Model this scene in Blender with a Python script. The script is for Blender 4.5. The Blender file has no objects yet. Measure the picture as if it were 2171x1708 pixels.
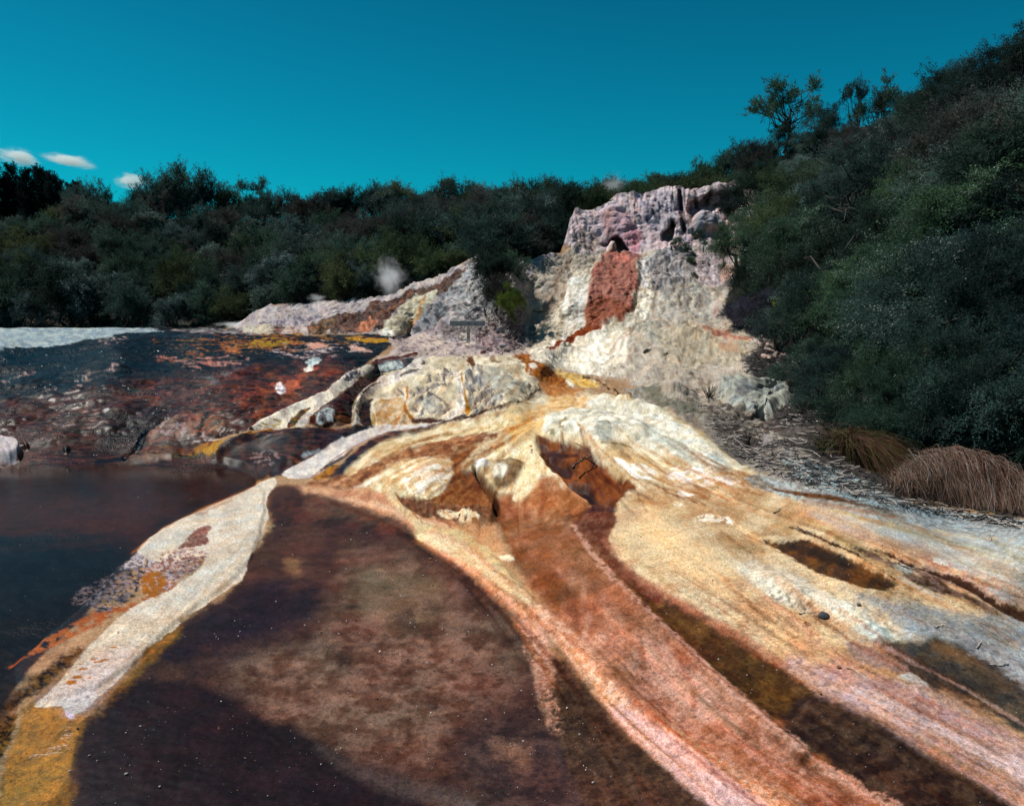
import bpy, math, random
import numpy as np
from mathutils import Vector, Matrix

# ------------------------------------------------------------------ camera, sky, sun
sc = bpy.context.scene
col = sc.collection
CAM_H = 2.2
FPX, CX, CY, HORIZ = 1600.0, 1085.5, 854.0, 640.0      # focal length and centre in units of a 2171 px wide frame
TH = math.atan((CY - HORIZ) / FPX)
SUN_EL, SUN_AZ = math.radians(56), math.radians(-70)    # azimuth measured from +Y towards +X (negative: left, ahead)

cam = bpy.data.cameras.new('camera')
cam.sensor_fit = 'HORIZONTAL'; cam.sensor_width = 36.0
cam.lens = FPX / 2171.0 * 36.0
cam.clip_start = 0.05; cam.clip_end = 6000
camo = bpy.data.objects.new('camera', cam); col.objects.link(camo)
camo.location = (0, 0, CAM_H)
camo.rotation_euler = (math.pi / 2 - TH, 0, 0)
sc.camera = camo

w = bpy.data.worlds.new('World'); sc.world = w; w.use_nodes = True
nt = w.node_tree; bg = nt.nodes['Background']
sky = nt.nodes.new('ShaderNodeTexSky'); sky.sky_type = 'NISHITA'; sky.sun_disc = False
sky.sun_elevation = SUN_EL; sky.sun_rotation = SUN_AZ
sky.air_density = 1.0; sky.dust_density = 0.6; sky.ozone_density = 2.0
tint = nt.nodes.new('ShaderNodeMix'); tint.data_type = 'RGBA'; tint.blend_type = 'MULTIPLY'
tint.inputs['Factor'].default_value = 1.0
nt.links.new(sky.outputs['Color'], tint.inputs['A'])
wtc = nt.nodes.new('ShaderNodeTexCoord'); wsx = nt.nodes.new('ShaderNodeSeparateXYZ'); wra = nt.nodes.new('ShaderNodeValToRGB')
nt.links.new(wtc.outputs['Generated'], wsx.inputs[0]); nt.links.new(wsx.outputs['Z'], wra.inputs[0]); nt.links.new(wra.outputs['Color'], tint.inputs['B'])
wra.color_ramp.elements[0].position = 0.0; wra.color_ramp.elements[0].color = (0.01, 0.90, 0.92, 1)
wra.color_ramp.elements[1].position = 0.62; wra.color_ramp.elements[1].color = (0.01, 0.27, 0.36, 1)
nt.links.new(tint.outputs['Result'], bg.inputs['Color'])
bg.inputs['Strength'].default_value = 0.09

sl = bpy.data.lights.new('sun', 'SUN'); sl.energy = 4.9; sl.angle = math.radians(0.53)
sl.color = (1.0, 0.96, 0.89)
so = bpy.data.objects.new('sun', sl); col.objects.link(so)
sd = Vector((math.sin(SUN_AZ) * math.cos(SUN_EL), math.cos(SUN_AZ) * math.cos(SUN_EL), math.sin(SUN_EL)))
so.rotation_euler = (-sd).to_track_quat('-Z', 'Y').to_euler(); so.location = sd * 80
sc.view_settings.view_transform = 'Standard'; sc.view_settings.look = 'None'
sc.view_settings.exposure = 0.0; sc.view_settings.gamma = 1.0
try: sc.view_settings.use_curve_mapping = False
except Exception: pass

sc.cycles.volume_bounces = 3
rng = np.random.default_rng(7)
random.seed(7)
SINT, COST = math.sin(TH), math.cos(TH)

def slope(y):                       # dz/dY of the sight line through image row y
    y = np.asarray(y, float)
    return (-FPX * SINT + (CY - y) * COST) / (FPX * COST + (CY - y) * SINT)
def world(x, y, Y):                 # point seen at (x, y) at forward distance Y
    x = np.asarray(x, float); y = np.asarray(y, float)
    dy = FPX * COST + (CY - y) * SINT
    return (x - CX) / dy * Y, Y, CAM_H + slope(y) * Y
def srgb(h):
    h = h.lstrip('#'); v = np.array([int(h[i:i + 2], 16) / 255 for i in (0, 2, 4)])
    return np.where(v <= 0.04045, v / 12.92, ((v + 0.055) / 1.055) ** 2.4)
def A(h, k=1.12):                   # mineral colour under full sun -> base colour
    c = srgb(h) / k; l_ = c.mean(); c = l_ + (c - l_) * 1.03; c = np.clip(c * np.array([1.0, .99, 1.05]), .002, 2)
    return np.clip(c * (max(l_, .004) / .36) ** .20, 0.003, 0.90)

# ------------------------------------------------------------------ noise
_pt = np.random.default_rng(3)
_perm = _pt.permutation(256).astype(np.int32); _perm = np.concatenate([_perm, _perm, _perm])
_gr = _pt.normal(size=(256, 3)).astype(np.float32); _gr /= np.linalg.norm(_gr, axis=1)[:, None]
def noise(P, seed=0):
    P = P.astype(np.float32) + np.float32(seed * 17.31)
    I = np.floor(P); F = P - I; I = I.astype(np.int32) & 255
    U = F * F * F * (F * (F * 6 - 15) + 10)
    out = np.zeros(len(P), np.float32)
    for dx in (0, 1):
        for dy in (0, 1):
            for dz in (0, 1):
                h = _perm[_perm[_perm[(I[:, 0] + dx) & 255] + ((I[:, 1] + dy) & 255)] + ((I[:, 2] + dz) & 255)]
                g = _gr[h]
                d = g[:, 0] * (F[:, 0] - dx) + g[:, 1] * (F[:, 1] - dy) + g[:, 2] * (F[:, 2] - dz)
                wx = U[:, 0] if dx else 1 - U[:, 0]
                wy = U[:, 1] if dy else 1 - U[:, 1]
                wz = U[:, 2] if dz else 1 - U[:, 2]
                out += d * wx * wy * wz
    return out * 1.7
def sm(a, b, v):
    t = np.clip((v - a) / (b - a), 0, 1); return t * t * (3 - 2 * t)

# ------------------------------------------------------------------ the lie of the land: surveyed points
# (column, row, forward distance) for high ground; (column, row, 'z', height) for low ground
CT = []
def zc(z, *pts):
    for x, y in pts: CT.append((x, y, (z - CAM_H) / float(slope(y))))
def yc(Y, *pts):
    for x, y in pts: CT.append((x, y, Y))
zc(-0.03, (-300, 1000), (0, 987), (250, 985), (-300, 1300), (0, 1200), (300, 1120), (-300, 1950), (0, 1500), (200, 1950), (480, 1000))
zc(0.03, (565, 1022), (500, 1150), (330, 1320), (150, 1500), (250, 1700), (600, 1950), (620, 1500), (900, 1950), (600, 1200))
zc(0.07, (640, 1050), (700, 1300), (900, 1600), (1200, 1950), (800, 1180), (1050, 1400))
zc(0.10, (1500, 1950), (2000, 1950), (2470, 1950), (1300, 1600))
zc(0.22, (1050, 1075), (1100, 1200), (850, 1065), (1300, 1350), (1700, 1600), (2100, 1600), (2470, 1600))
zc(0.16, (740, 1010), (680, 985))
zc(0.40, (900, 985), (1050, 950), (1250, 1100), (1400, 1200), (1150, 1010), (1750, 1300), (2171, 1300), (2470, 1300))
zc(0.55, (1300, 1000), (1500, 1060), (1700, 1100), (1950, 1110), (2171, 1120), (2470, 1130))
zc(0.64, (1450, 970), (1650, 1000), (1850, 1040))
zc(0.76, (1200, 885), (1100, 880), (1350, 885), (1500, 900), (1700, 940))
zc(0.60, (1000, 890),)
zc(0.80, (1250, 835), (1330, 842), (1450, 855))
zc(0.34, (800, 908), (700, 912), (900, 908), (600, 920))
zc(0.70, (920, 830), (1130, 850), (800, 800), (720, 850))
zc(1.05, (1000, 757), (1100, 757), (860, 765), (1150, 770))
zc(0.95, (780, 775), (650, 780))
zc(1.16, (850, 735), (950, 735), (1050, 742), (700, 735), (500, 735), (250, 740), (0, 740), (-300, 745))
zc(1.22, (0, 705), (250, 705), (450, 712), (700, 714), (860, 712), (-300, 710))
yc(19.0, (950, 722), (1040, 728))
zc(0.85, (0, 790), (300, 790), (-300, 800), (500, 800))
zc(0.45, (0, 880), (300, 880), (500, 900), (-300, 890))
zc(0.04, (120, 978), (350, 978), (560, 985), (-200, 985))
yc(29, (200, 693), (350, 693), (-300, 694), (0, 694), (480, 695))
yc(24, (600, 690), (700, 672)); yc(27, (580, 652), (700, 640)); yc(26, (800, 636)); yc(25.5, (850, 622)); yc(21.0, (850, 700), (780, 700))
yc(24.5, (950, 585), (1015, 540)); yc(22.5, (1000, 640), (930, 655)); yc(20.4, (950, 700), (1060, 702)); yc(23.5, (1080, 600)); yc(22, (1060, 655))
yc(19.5, (1110, 742), (1200, 742)); yc(20.0, (1300, 735)); yc(22.7, (1200, 650)); yc(22.8, (1300, 645)); yc(24.6, (1130, 600)); yc(26.5, (1205, 545)); yc(27.2, (1300, 538), (1390, 532))
yc(20.4, (1390, 700), (1500, 690)); yc(24.6, (1400, 600), (1500, 600)); yc(26.2, (1550, 560)); yc(27.8, (1480, 512), (1580, 500))
yc(17.6, (1600, 720)); yc(16.0, (1690, 760)); yc(15.0, (1500, 790)); yc(16.0, (1370, 780)); yc(13.4, (1330, 822)); yc(16.5, (1260, 780))
yc(11.4, (1620, 880)); yc(12.2, (1690, 850)); yc(12.6, (1480, 836)); yc(12.8, (1600, 815)); yc(14.5, (1170, 790))
yc(29.6, (1215, 442), (1300, 420)); yc(29.9, (1400, 402), (1500, 394), (1590, 380)); yc(28.6, (1300, 480), (1400, 470), (1500, 450), (1580, 440)); yc(28.1, (1220, 500))
# right-hand bank under the bushes
yc(13.4, (1740, 815)); yc(10.4, (1790, 910)); yc(8.2, (1860, 990)); yc(6.9, (2000, 1060)); yc(6.3, (2171, 1095)); yc(6.0, (2470, 1110))
yc(7.8, (2171, 960), (2470, 960)); yc(9.6, (2000, 850)); yc(10.5, (2171, 600), (2470, 600)); yc(14.6, (1900, 620)); yc(18.0, (1720, 640)); yc(23.5, (1680, 500))
yc(27.0, (1680, 380)); yc(19.0, (1900, 380)); yc(13.5, (2171, 320), (2470, 300)); yc(16.0, (2171, 120), (2470, 60)); yc(22.0, (1920, 250)); yc(30.0, (1660, 320))
CT = np.array(CT, float)
_cx, _cy, _cw = CT[:, 0] / 500, CT[:, 1] / 500, 1.0 / CT[:, 2]
def _tps(r2): return 0.5 * r2 * np.log(np.maximum(r2, 1e-12))
n = len(CT)
_K = _tps((_cx[:, None] - _cx) ** 2 + (_cy[:, None] - _cy) ** 2) + np.eye(n) * 2e-4
_P = np.stack([np.ones(n), _cx, _cy], 1)
_M = np.block([[_K, _P], [_P.T, np.zeros((3, 3))]])
_sol = np.linalg.solve(_M, np.concatenate([_cw, np.zeros(3)]))
def depth(x, y):                    # forward distance of the ground surface on the sight line (x, y)
    x = np.atleast_1d(np.asarray(x, float)); y = np.atleast_1d(np.asarray(y, float))
    sh = x.shape; x = x.ravel() / 500; y = y.ravel() / 500
    out = np.empty(len(x))
    for i in range(0, len(x), 60000):
        a, b = x[i:i + 60000], y[i:i + 60000]
        k = _tps((a[:, None] - _cx) ** 2 + (b[:, None] - _cy) ** 2)
        out[i:i + 60000] = k @ _sol[:n] + _sol[n] + _sol[n + 1] * a + _sol[n + 2] * b
    return (1 / np.clip(out, 1 / 60., 2.0)).reshape(sh)

# ------------------------------------------------------------------ the sinter sheet: one dense surface
def interp_line(pts, x):
    p = np.array(pts, float); return np.interp(x, p[:, 0], p[:, 1])
SKY_LINE = [(-300, 695), (480, 695), (530, 672), (560, 652), (600, 643), (680, 638), (760, 637), (800, 628), (860, 608), (950, 576), (1010, 540),
            (1060, 545), (1130, 543), (1188, 536), (1200, 500), (1208, 468), (1222, 442), (1262, 430), (1300, 413), (1350, 410), (1400, 400), (1460, 398), (1530, 388), (1585, 379),
            (1640, 340), (1700, 300), (1800, 275), (1900, 255), (1950, 225), (2050, 160), (2171, 110), (2470, 60)]
XS = np.concatenate([np.arange(-300, -8, 14.), np.arange(-8, 2182, 1.62), np.arange(2184, 2471, 14.)])
NX = len(XS)
S = interp_line(SKY_LINE, XS)
top = np.linspace(0, 1, 270, endpoint=False)[:, None] * (740 - S)[None, :] + S[None, :]
low = np.concatenate([np.arange(740, 1000, 1.3), np.arange(1000, 1716, 1.75), np.arange(1720, 1951, 16.)])
PY = np.concatenate([top, np.repeat(low[:, None], NX, 1)], 0)
NY = PY.shape[0]
PX = np.repeat(XS[None, :], NY, 0)
px, py = PX.ravel(), PY.ravel()
D0 = depth(px, py)
X, Y, Z = world(px, py, D0)
P0 = np.stack([X, Y, Z], 1)
print('sheet', NX, NY, len(px))
Q = np.stack([X / Y, Z / Y * 1.1, 1.7 * CAM_H / Y], 1)              # scale of markings follows their distance, as the flows' own size does
NN = {}
def N(k, seed=0):
    if (k, seed) not in NN: NN[(k, seed)] = noise(Q * (1600.0 / k), seed + int(k))
    return NN[(k, seed)]
def NW(s, seed=0):                                       # world-scale noise, s metres
    if ('w', s, seed) not in NN: NN[('w', s, seed)] = noise(P0 / s, seed + 5)
    return NN[('w', s, seed)]

FR = {'D': (0, 0, 1), 'Z1': (0, 689, .293), 'Z2': (477, 689, .293), 'Z3': (954, 689, .293), 'Z4': (1535, 583, .3414), 'B1': (0, 1166, .3175),
      'B2': (636, 1113, .3486), 'B3': (1431, 1060, .3795), 'U1': (0, 265, .3418), 'U2': (742, 318, .2483), 'U3': (1113, 318, .293),
      'U4': (1537, 0, .3103), 'S1': (927.5, 636, .09765), 'S2': (1049.4, 901, .15626), 'S3': (1749, 874.5, .1943), 'S4': (530, 609.5, .2197),
      'S5': (477, 715.5, .1953), 'F2': (424, 700, .5906), 'F3': (848, 848, 1.0738)}
def fr(f, pts):
    ox, oy, k = FR[f]; return [(ox + p[0] * k, oy + p[1] * k) + tuple(v * k for v in p[2:]) for p in pts]
_rlo, _rhi = PY.min(1), PY.max(1)
def box_idx(pts, m):
    a = np.array([p[:2] for p in pts]); x0, y0 = a.min(0) - m; x1, y1 = a.max(0) + m
    c0, c1 = np.searchsorted(XS, [x0, x1]); r = np.nonzero((_rhi > y0) & (_rlo < y1))[0]
    if c1 <= c0 or not len(r): return np.zeros(0, int)
    idx = (r[:, None] * NX + np.arange(c0, c1)[None, :]).ravel(); q = py[idx]
    return idx[(q > y0) & (q < y1)]
def sd_poly(idx, pts):
    x, y = px[idx], py[idx]; d = np.full(len(idx), 1e9); ins = np.zeros(len(idx), bool)
    for i in range(len(pts)):
        (x0, y0), (x1, y1) = pts[i][:2], pts[(i + 1) % len(pts)][:2]
        ex, ey = x1 - x0, y1 - y0; L = ex * ex + ey * ey + 1e-9
        t = np.clip(((x - x0) * ex + (y - y0) * ey) / L, 0, 1)
        d = np.minimum(d, (x - x0 - t * ex) ** 2 + (y - y0 - t * ey) ** 2)
        c = ((y0 > y) != (y1 > y)) & (x < (x1 - x0) * (y - y0) / (y1 - y0 + 1e-12) + x0)
        ins ^= c
    d = np.sqrt(d); return np.where(ins, -d, d)
def sd_line(idx, pts):                                    # points (x, y, half-width): distance minus half-width
    x, y = px[idx], py[idx]; d = np.full(len(idx), 1e9)
    for i in range(len(pts) - 1):
        x0, y0, w0 = pts[i]; x1, y1, w1 = pts[i + 1]
        ex, ey = x1 - x0, y1 - y0; L = ex * ex + ey * ey + 1e-9
        t = np.clip(((x - x0) * ex + (y - y0) * ey) / L, 0, 1)
        d = np.minimum(d, np.hypot(x - x0 - t * ex, y - y0 - t * ey) - (w0 + (w1 - w0) * t))
    return d
def smooth_pts(pts, n=3, closed=False):
    p = np.array(pts, float)
    for _ in range(n):
        q = np.roll(p, -1, 0) if closed else p[1:]
        a = p if closed else p[:-1]
        r = np.empty((2 * len(a), p.shape[1])); r[0::2] = .75 * a + .25 * q; r[1::2] = .25 * a + .75 * q
        p = r if closed else np.vstack([p[:1], r, p[-1:]])
    return [tuple(v) for v in p]
def warpf(idx, w, k):                 # ragged edges; calmer around the spring, where the marks run small
    if not w: return 0.0
    near = sm(1000, 1120, py[idx]); w = w * (1 - .45 * sm(900, 960, py[idx]) * sm(1110, 1060, py[idx]))
    return w * ((0.9 - .3 * near) * N(k)[idx] + 0.5 * N(k / 2.7)[idx] + 0.3 * N(k / 7)[idx] + near * sm(1.6, 3.4, _rad[idx]) * (1.0 * fan(11, .5, 5)[idx] + .7 * fan(28, 1.1, 6)[idx] + .4 * fan(60, 5, 7)[idx]))

COL = np.tile(A('#ab8a68'), (len(px), 1)); WET = np.zeros(len(px)); ROCK = np.full(len(px), 0.25)
def blend(idx, m, rgb, rgb2=None, vk=26, vs=1.0, wet=None, rock=None):
    c = A(rgb) if isinstance(rgb, str) else rgb
    c = np.tile(c, (len(idx), 1))
    if rgb2:
        t = sm(-.45, .45, (N(vk, 3)[idx] + .5 * N(vk / 3, 4)[idx]) * vs)[:, None]
        c = c * (1 - t) + A(rgb2) * t
    COL[idx] = COL[idx] * (1 - m[:, None]) + c * m[:, None]
    if wet is not None: WET[idx] = WET[idx] * (1 - m) + wet * m
    if rock is not None: ROCK[idx] = ROCK[idx] * (1 - m) + rock * m
def P(f, pts, rgb, soft=3, warp=5, k=30, a=1.0, rgb2=None, vk=26, wet=None, rock=None, pat=None, smo=1):
    pts = fr(f, pts)
    if smo: pts = smooth_pts(pts, smo, True)
    if min(p[1] for p in pts) > 1050 and soft > 5: soft *= 1.6; warp *= 1.3
    idx = box_idx(pts, soft + warp * 2.5 + 4)
    if not len(idx): return
    d = sd_poly(idx, pts) + warpf(idx, warp, k)
    m = (1 - sm(-soft, soft, d)) * a
    if pat: m = m * patm(idx, pat)
    blend(idx, m, rgb, rgb2, vk, 1.0, wet, rock)
def L(f, pts, rgb, soft=2, warp=2, k=18, a=1.0, rgb2=None, vk=20, wet=None, rock=None, pat=None, smo=2):
    pts = fr(f, pts); pts = smooth_pts(pts, smo)
    idx = box_idx(pts, max(p[2] for p in pts) + soft + warp * 2 + 4)
    if not len(idx): return
    d = sd_line(idx, pts) + warpf(idx, warp, k)
    m = (1 - sm(-soft, soft, d)) * a
    if pat: m = m * patm(idx, pat)
    blend(idx, m, rgb, rgb2, vk, 1.0, wet, rock)
# the fan of outflow: angle and distance from the spring above
_sx, _sy, _ = world(1180, 880, float(depth(1180, 880)[0]))
_ang = np.arctan2(X - _sx, -(Y - _sy)); _rad = np.hypot(X - _sx, Y - _sy)
def fan(kt, kr, seed=0):
    key = ('f', kt, kr, seed)
    if key not in NN:
        NN[key] = noise(np.stack([_ang * kt + .8 * N(120)[:], _rad * kr, np.full(len(px), seed * 3.7)], 1), seed)
    return NN[key]
def patm(idx, pat):
    kind, lo, hi = pat[:3]
    if kind == 'n': v = N(pat[3], 7)[idx] + .5 * N(pat[3] / 2.5, 8)[idx]
    elif kind == 'fan': v = fan(pat[3] * .6, pat[4], 2)[idx] + .4 * fan(pat[3] * 1.4, pat[4] * 3, 3)[idx]
    elif kind == 'w': v = NW(pat[3], 1)[idx]
    elif kind == 'h': v = noise(np.stack([px[idx] / pat[3], py[idx] / pat[4] * 1.35 + 1.5 * N(60)[idx], D0[idx] * .0], 1), 11) + .4 * N(9, 2)[idx]
    return sm(lo, hi, v)
T = 'tone'
# ================================================================== mineral colours, drawn on the ground, far to near
# -- soil under the bush on the right and behind
P('D', [(1200, 300), (1640, 250), (1900, 150), (2100, 40), (2300, -60), (2700, -120), (2700, 1115), (2480, 1105), (2171, 1085), (2000, 1050), (1870, 985), (1790, 900), (1740, 810), (1650, 730), (1530, 690), (1540, 560), (1560, 480), (1600, 380), (1500, 300)],
  '#2a2c2a', soft=6, warp=8, rgb2='#3b3a34', rock=.5)
P('D', [(1530, 690), (1640, 720), (1720, 770), (1790, 860), (1860, 950), (1960, 1020), (2171, 1065), (2480, 1080), (2480, 1120), (2171, 1098), (1980, 1068), (1860, 1035), (1760, 985), (1690, 900), (1690, 840), (1650, 760)],
  '#4b4642', soft=6, warp=8, rgb2='#2f2e2c', vk=10, rock=.8)
P('D', [(-320, 900), (560, 900), (620, 960), (590, 1010), (500, 1050), (300, 1080), (-320, 1100)], '#3a2622', soft=3, warp=2, rgb2='#2a2028', vk=30, wet=.8)
# -- left white flat and dark wet terrace
P('D', [(-320, 690), (500, 690), (600, 712), (850, 703), (845, 725), (770, 775), (700, 830), (650, 880), (560, 905), (430, 962), (500, 990), (300, 986), (-320, 1010)],
  '#14191e', soft=3, warp=3, rgb2='#261e1e', vk=60, wet=.8, rock=.34)
P('D', [(-320, 860), (60, 850), (200, 830), (330, 800), (500, 770), (700, 770), (760, 790), (700, 840), (560, 905), (430, 962), (480, 990), (300, 986), (-320, 1010)],
  '#4a2a26', soft=22, warp=22, k=90, rgb2='#5b3a2e', vk=60, wet=.8)
P('D', [(470, 850), (500, 800), (560, 770), (640, 765), (715, 760), (735, 785), (700, 820), (650, 850), (570, 890), (500, 900)], '#6e3a22', soft=16, warp=14, k=60, rgb2='#4b2a26', vk=40, wet=.75, a=.95)
P('Z1', [(1700, 480), (1850, 430), (1960, 480), (2150, 400), (2171, 480), (1960, 560), (1950, 640), (1880, 690), (1790, 640), (1700, 560)], '#84401f', soft=9, warp=10, rgb2='#5a3024', wet=.7)
P('D', [(-300, 700), (480, 700), (600, 716), (700, 740), (560, 775), (360, 800), (200, 800), (60, 830), (-300, 850)], '#10161b', soft=16, warp=20, k=110, a=.65, wet=.85)
P('D', [(200, 860), (330, 845), (350, 905), (290, 930), (230, 960), (180, 975), (220, 930)], '#11181e', soft=18, warp=14, k=70, a=.8)
# pale domes on the terrace face
P('Z1', [(1060, 800), (1120, 720), (1250, 650), (1400, 620), (1480, 640), (1450, 760), (1380, 820), (1200, 860), (1080, 860)], '#8d6a58', soft=5, warp=4, rgb2='#6b4438', vk=30, wet=.7)
P('Z1', [(1490, 660), (1580, 640), (1630, 690), (1600, 760), (1500, 790), (1450, 760)], '#8f6044', soft=6, warp=4, wet=.6)
P('Z1', [(1120, 740), (1260, 710), (1400, 740), (1340, 830), (1200, 840), (1090, 820)], '#b9a8a4', soft=5, warp=8, k=20, a=.6, pat=('n', -.1, .5, 14))
P('Z1', [(890, 990), (980, 920), (1120, 880), (1300, 880), (1400, 900), (1290, 960), (1100, 985)], '#7a5236', soft=6, warp=5, rgb2='#573628', wet=.7)
L('Z1', [(1240, 650, 10), (1130, 700, 18), (1040, 760, 26), (1010, 830, 28), (1010, 880, 30), (940, 940, 14), (860, 975, 14), (700, 995, 8)], '#101c28', soft=3, warp=3, wet=.9)
L('Z1', [(1500, 620, 6), (1460, 680, 12), (1460, 740, 10), (1440, 770, 6)], '#1a2028', soft=2, warp=2, wet=.9)
L('Z1', [(870, 560, 5), (740, 640, 8), (700, 760, 10), (690, 800, 5)], '#181c28', soft=4, warp=3, a=.8)
# white flat
P('Z1', [(-900, 165), (-900, 18), (250, 10), (600, 6), (900, 10), (1100, 28), (1228, 54), (1050, 58), (880, 66), (780, 96), (620, 100), (480, 150), (300, 166)], '#a3b0ad', soft=1.5, warp=2.5, k=16, rgb2='#8799a0', vk=14, wet=0, rock=.15)
P('Z1', [(1200, 26), (1500, 26), (1700, 36), (1830, 20), (2171, 8), (2171, 60), (1700, 66), (1500, 58), (1300, 46)], '#9d9590', soft=1.5, warp=2, k=14, rgb2='#6a5a58', vk=14)
P('Z1', [(1230, 44), (1450, 66), (1800, 68), (2171, 66), (2171, 84), (1300, 90), (900, 100), (900, 70)], '#1d2b38', soft=2, warp=3, wet=.9)
for pts in ([(700, 118), (780, 92), (940, 96), (860, 112), (760, 130)], [(100, 400), (180, 350), (290, 320), (250, 350), (150, 390)], [(560, 370), (640, 335), (640, 390), (600, 410), (540, 395)],
            [(740, 320), (820, 280), (880, 275), (850, 310), (790, 335)], [(290, 480), (370, 440), (420, 455), (340, 500)], [(0, 420), (60, 410), (120, 420), (40, 432)],
            [(560, 420), (600, 430), (550, 445)], [(680, 640), (715, 630), (700, 655)], [(370, 710), (410, 710), (490, 740), (420, 730)], [(1525, 545), (1560, 548), (1545, 562), (1525, 556)]):
    P('Z1', pts, '#a8968e', soft=3, warp=8, k=16, rgb2='#5c5054', vk=8, wet=.3, pat=('n', -.5, .1, 9))
for pts in ([(1985, 420), (2050, 410), (2075, 470), (2060, 510), (2020, 500), (1985, 450)],):
    P('Z1', pts, '#e6e2de', soft=2, warp=3, k=10, rgb2='#9a8f98', vk=8, wet=.3)
P('S5', [(640, 480), (760, 470), (830, 520), (770, 590), (680, 600), (650, 560)], '#a8583a', soft=4, warp=6, k=12, wet=.6)
P('S5', [(860, 250), (930, 228), (1060, 228), (1020, 270), (950, 290), (970, 340), (930, 380), (860, 385), (850, 330), (910, 290)], '#b4c0bb', soft=1.5, warp=3, k=12, rgb2='#95a8a8', vk=9, wet=.2)
# orange and pink bands across the back of the terrace
P('Z1', [(1060, 140), (1280, 110), (1450, 85), (1700, 80), (2000, 70), (2171, 68), (2171, 200), (1950, 150), (1700, 190), (1500, 230), (1300, 250), (1100, 260), (1300, 190), (1500, 150)],
  '#a4642e', soft=4, warp=9, k=22, rgb2='#70432a', vk=9, pat=('h', -.1, .35, 46, 3.4), wet=.6)
P('Z2', [(0, 70), (500, 60), (900, 66), (1150, 100), (1280, 132), (1180, 136), (900, 120), (600, 190), (300, 180), (0, 230)], '#ac7230', soft=3, warp=8, k=18, rgb2='#7a4a2c', vk=8, pat=('h', -.05, .35, 38, 3.2), wet=.6)
P('Z2', [(150, 130), (300, 100), (500, 110), (420, 150), (250, 165)], '#a88420', soft=4, warp=5, k=14, wet=.6, pat=('n', -.3, .2, 12))
P('Z2', [(850, 90), (1000, 90), (1250, 125), (1150, 135), (950, 115)], '#b5851f', soft=2, warp=3, k=14, wet=.6)
P('Z1', [(1100, 240), (1250, 215), (1450, 250), (1700, 220), (1850, 240), (1650, 290), (1450, 330), (1200, 260)], '#b08072', soft=3, warp=9, k=16, rgb2='#7c5650', vk=8, pat=('h', -.05, .35, 34, 3.6), wet=.4)
P('Z2', [(300, 190), (550, 120), (900, 130), (1050, 170), (900, 210), (650, 240), (350, 235)], '#b0a09e', soft=3, warp=8, k=16, rgb2='#6c5c5e', vk=8, pat=('h', 0, .35, 32, 3.4), wet=.4)
P('Z2', [(560, 140), (700, 130), (760, 155), (640, 170)], '#d09a82', soft=2, warp=3, k=12)
P('Z2', [(880, 145), (1020, 165), (1080, 190), (930, 175)], '#cda28c', soft=2, warp=3, k=12)
P('Z1', [(1420, 400), (1560, 350), (1700, 320), (1850, 270), (1750, 340), (1550, 420), (1400, 440)], '#6d7070', soft=5, warp=6, pat=('n', -.1, .4, 20), a=.7)

# -- pinkish flat in front of the sign
P('D', [(838, 742), (820, 722), (850, 708), (900, 704), (1010, 700), (1090, 705), (1115, 745), (1300, 742), (1300, 765), (1000, 765), (880, 765), (800, 790), (770, 790), (790, 765)],
  '#b3a29a', soft=3, warp=4, rgb2='#c3b2a2', vk=30, wet=0, rock=.5)
P('D', [(838, 742), (820, 722), (850, 708), (1090, 705), (1110, 745), (880, 760)], '#6f6068', soft=3, warp=4, pat=('h', .25, .5, 14, 3), a=.7)
# -- mound of cascades
P('D', [(740, 905), (745, 850), (780, 800), (850, 765), (1000, 752), (1110, 752), (1135, 800), (1150, 850), (1000, 885), (890, 905)], '#dacdb0', soft=3, warp=3, rgb2='#bfb294', vk=30, rock=.5, wet=0)
P('S5', [(880, 990), (940, 840), (1120, 690), (1280, 600), (1400, 480), (1500, 420), (1800, 400), (1640, 480), (1440, 620), (1380, 780), (1370, 980)], '#46241f', soft=2, warp=3, rgb2='#6a3c22', vk=30, wet=.8, rock=.4)
P('S5', [(1500, 400), (1560, 300), (1700, 250), (1900, 220), (2100, 200), (2080, 260), (1950, 320), (1800, 390), (1560, 420)], '#3a4448', soft=2, warp=2, rgb2='#5a4038', vk=20, wet=.7)
P('S5', [(1650, 330), (1750, 260), (1900, 240), (1940, 290), (1850, 350), (1700, 390)], '#b9c2bc', soft=2, warp=3, k=10, rgb2='#7a8a8c', vk=7, rock=.8)
L('S5', [(1560, 300, 10), (1700, 240, 12), (1880, 205, 12), (2080, 185, 12)], '#5a2a28', soft=1.2, warp=1)
# left pale ribbon
P('S5', [(270, 990), (330, 930), (420, 880), (560, 830), (700, 770), (860, 690), (1000, 640), (1130, 580), (1230, 490), (1290, 410), (1380, 350), (1480, 310), (1560, 290), (1620, 330), (1520, 400), (1420, 470), (1380, 530), (1290, 560), (1200, 640), (1060, 740), (950, 830), (890, 930), (850, 970), (760, 985), (500, 1000)],
  '#e6dbc2', soft=1.4, warp=2.2, k=14, rgb2='#b8ab9e', vk=16, wet=.35, rock=.2)
P('S5', [(1290, 440), (1340, 380), (1430, 340), (1510, 380), (1420, 440), (1340, 470)], '#c7bcb4', soft=2, warp=3, k=9, rgb2='#5d5864', vk=8, rock=.9)
L('S5', [(250, 1010, 5), (330, 915, 6), (430, 865, 6), (620, 790, 6), (850, 685, 6), (1010, 625, 6), (1130, 560, 7), (1230, 470, 8)], '#8a3a26', soft=1.2, warp=1, a=.8, wet=.7)
L('S5', [(920, 765, 12), (850, 800, 26), (780, 870, 30), (730, 930, 42), (700, 960, 30)], '#5a3020', soft=1.3, warp=2, rgb2='#8a6a10', vk=14, wet=.8)
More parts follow.
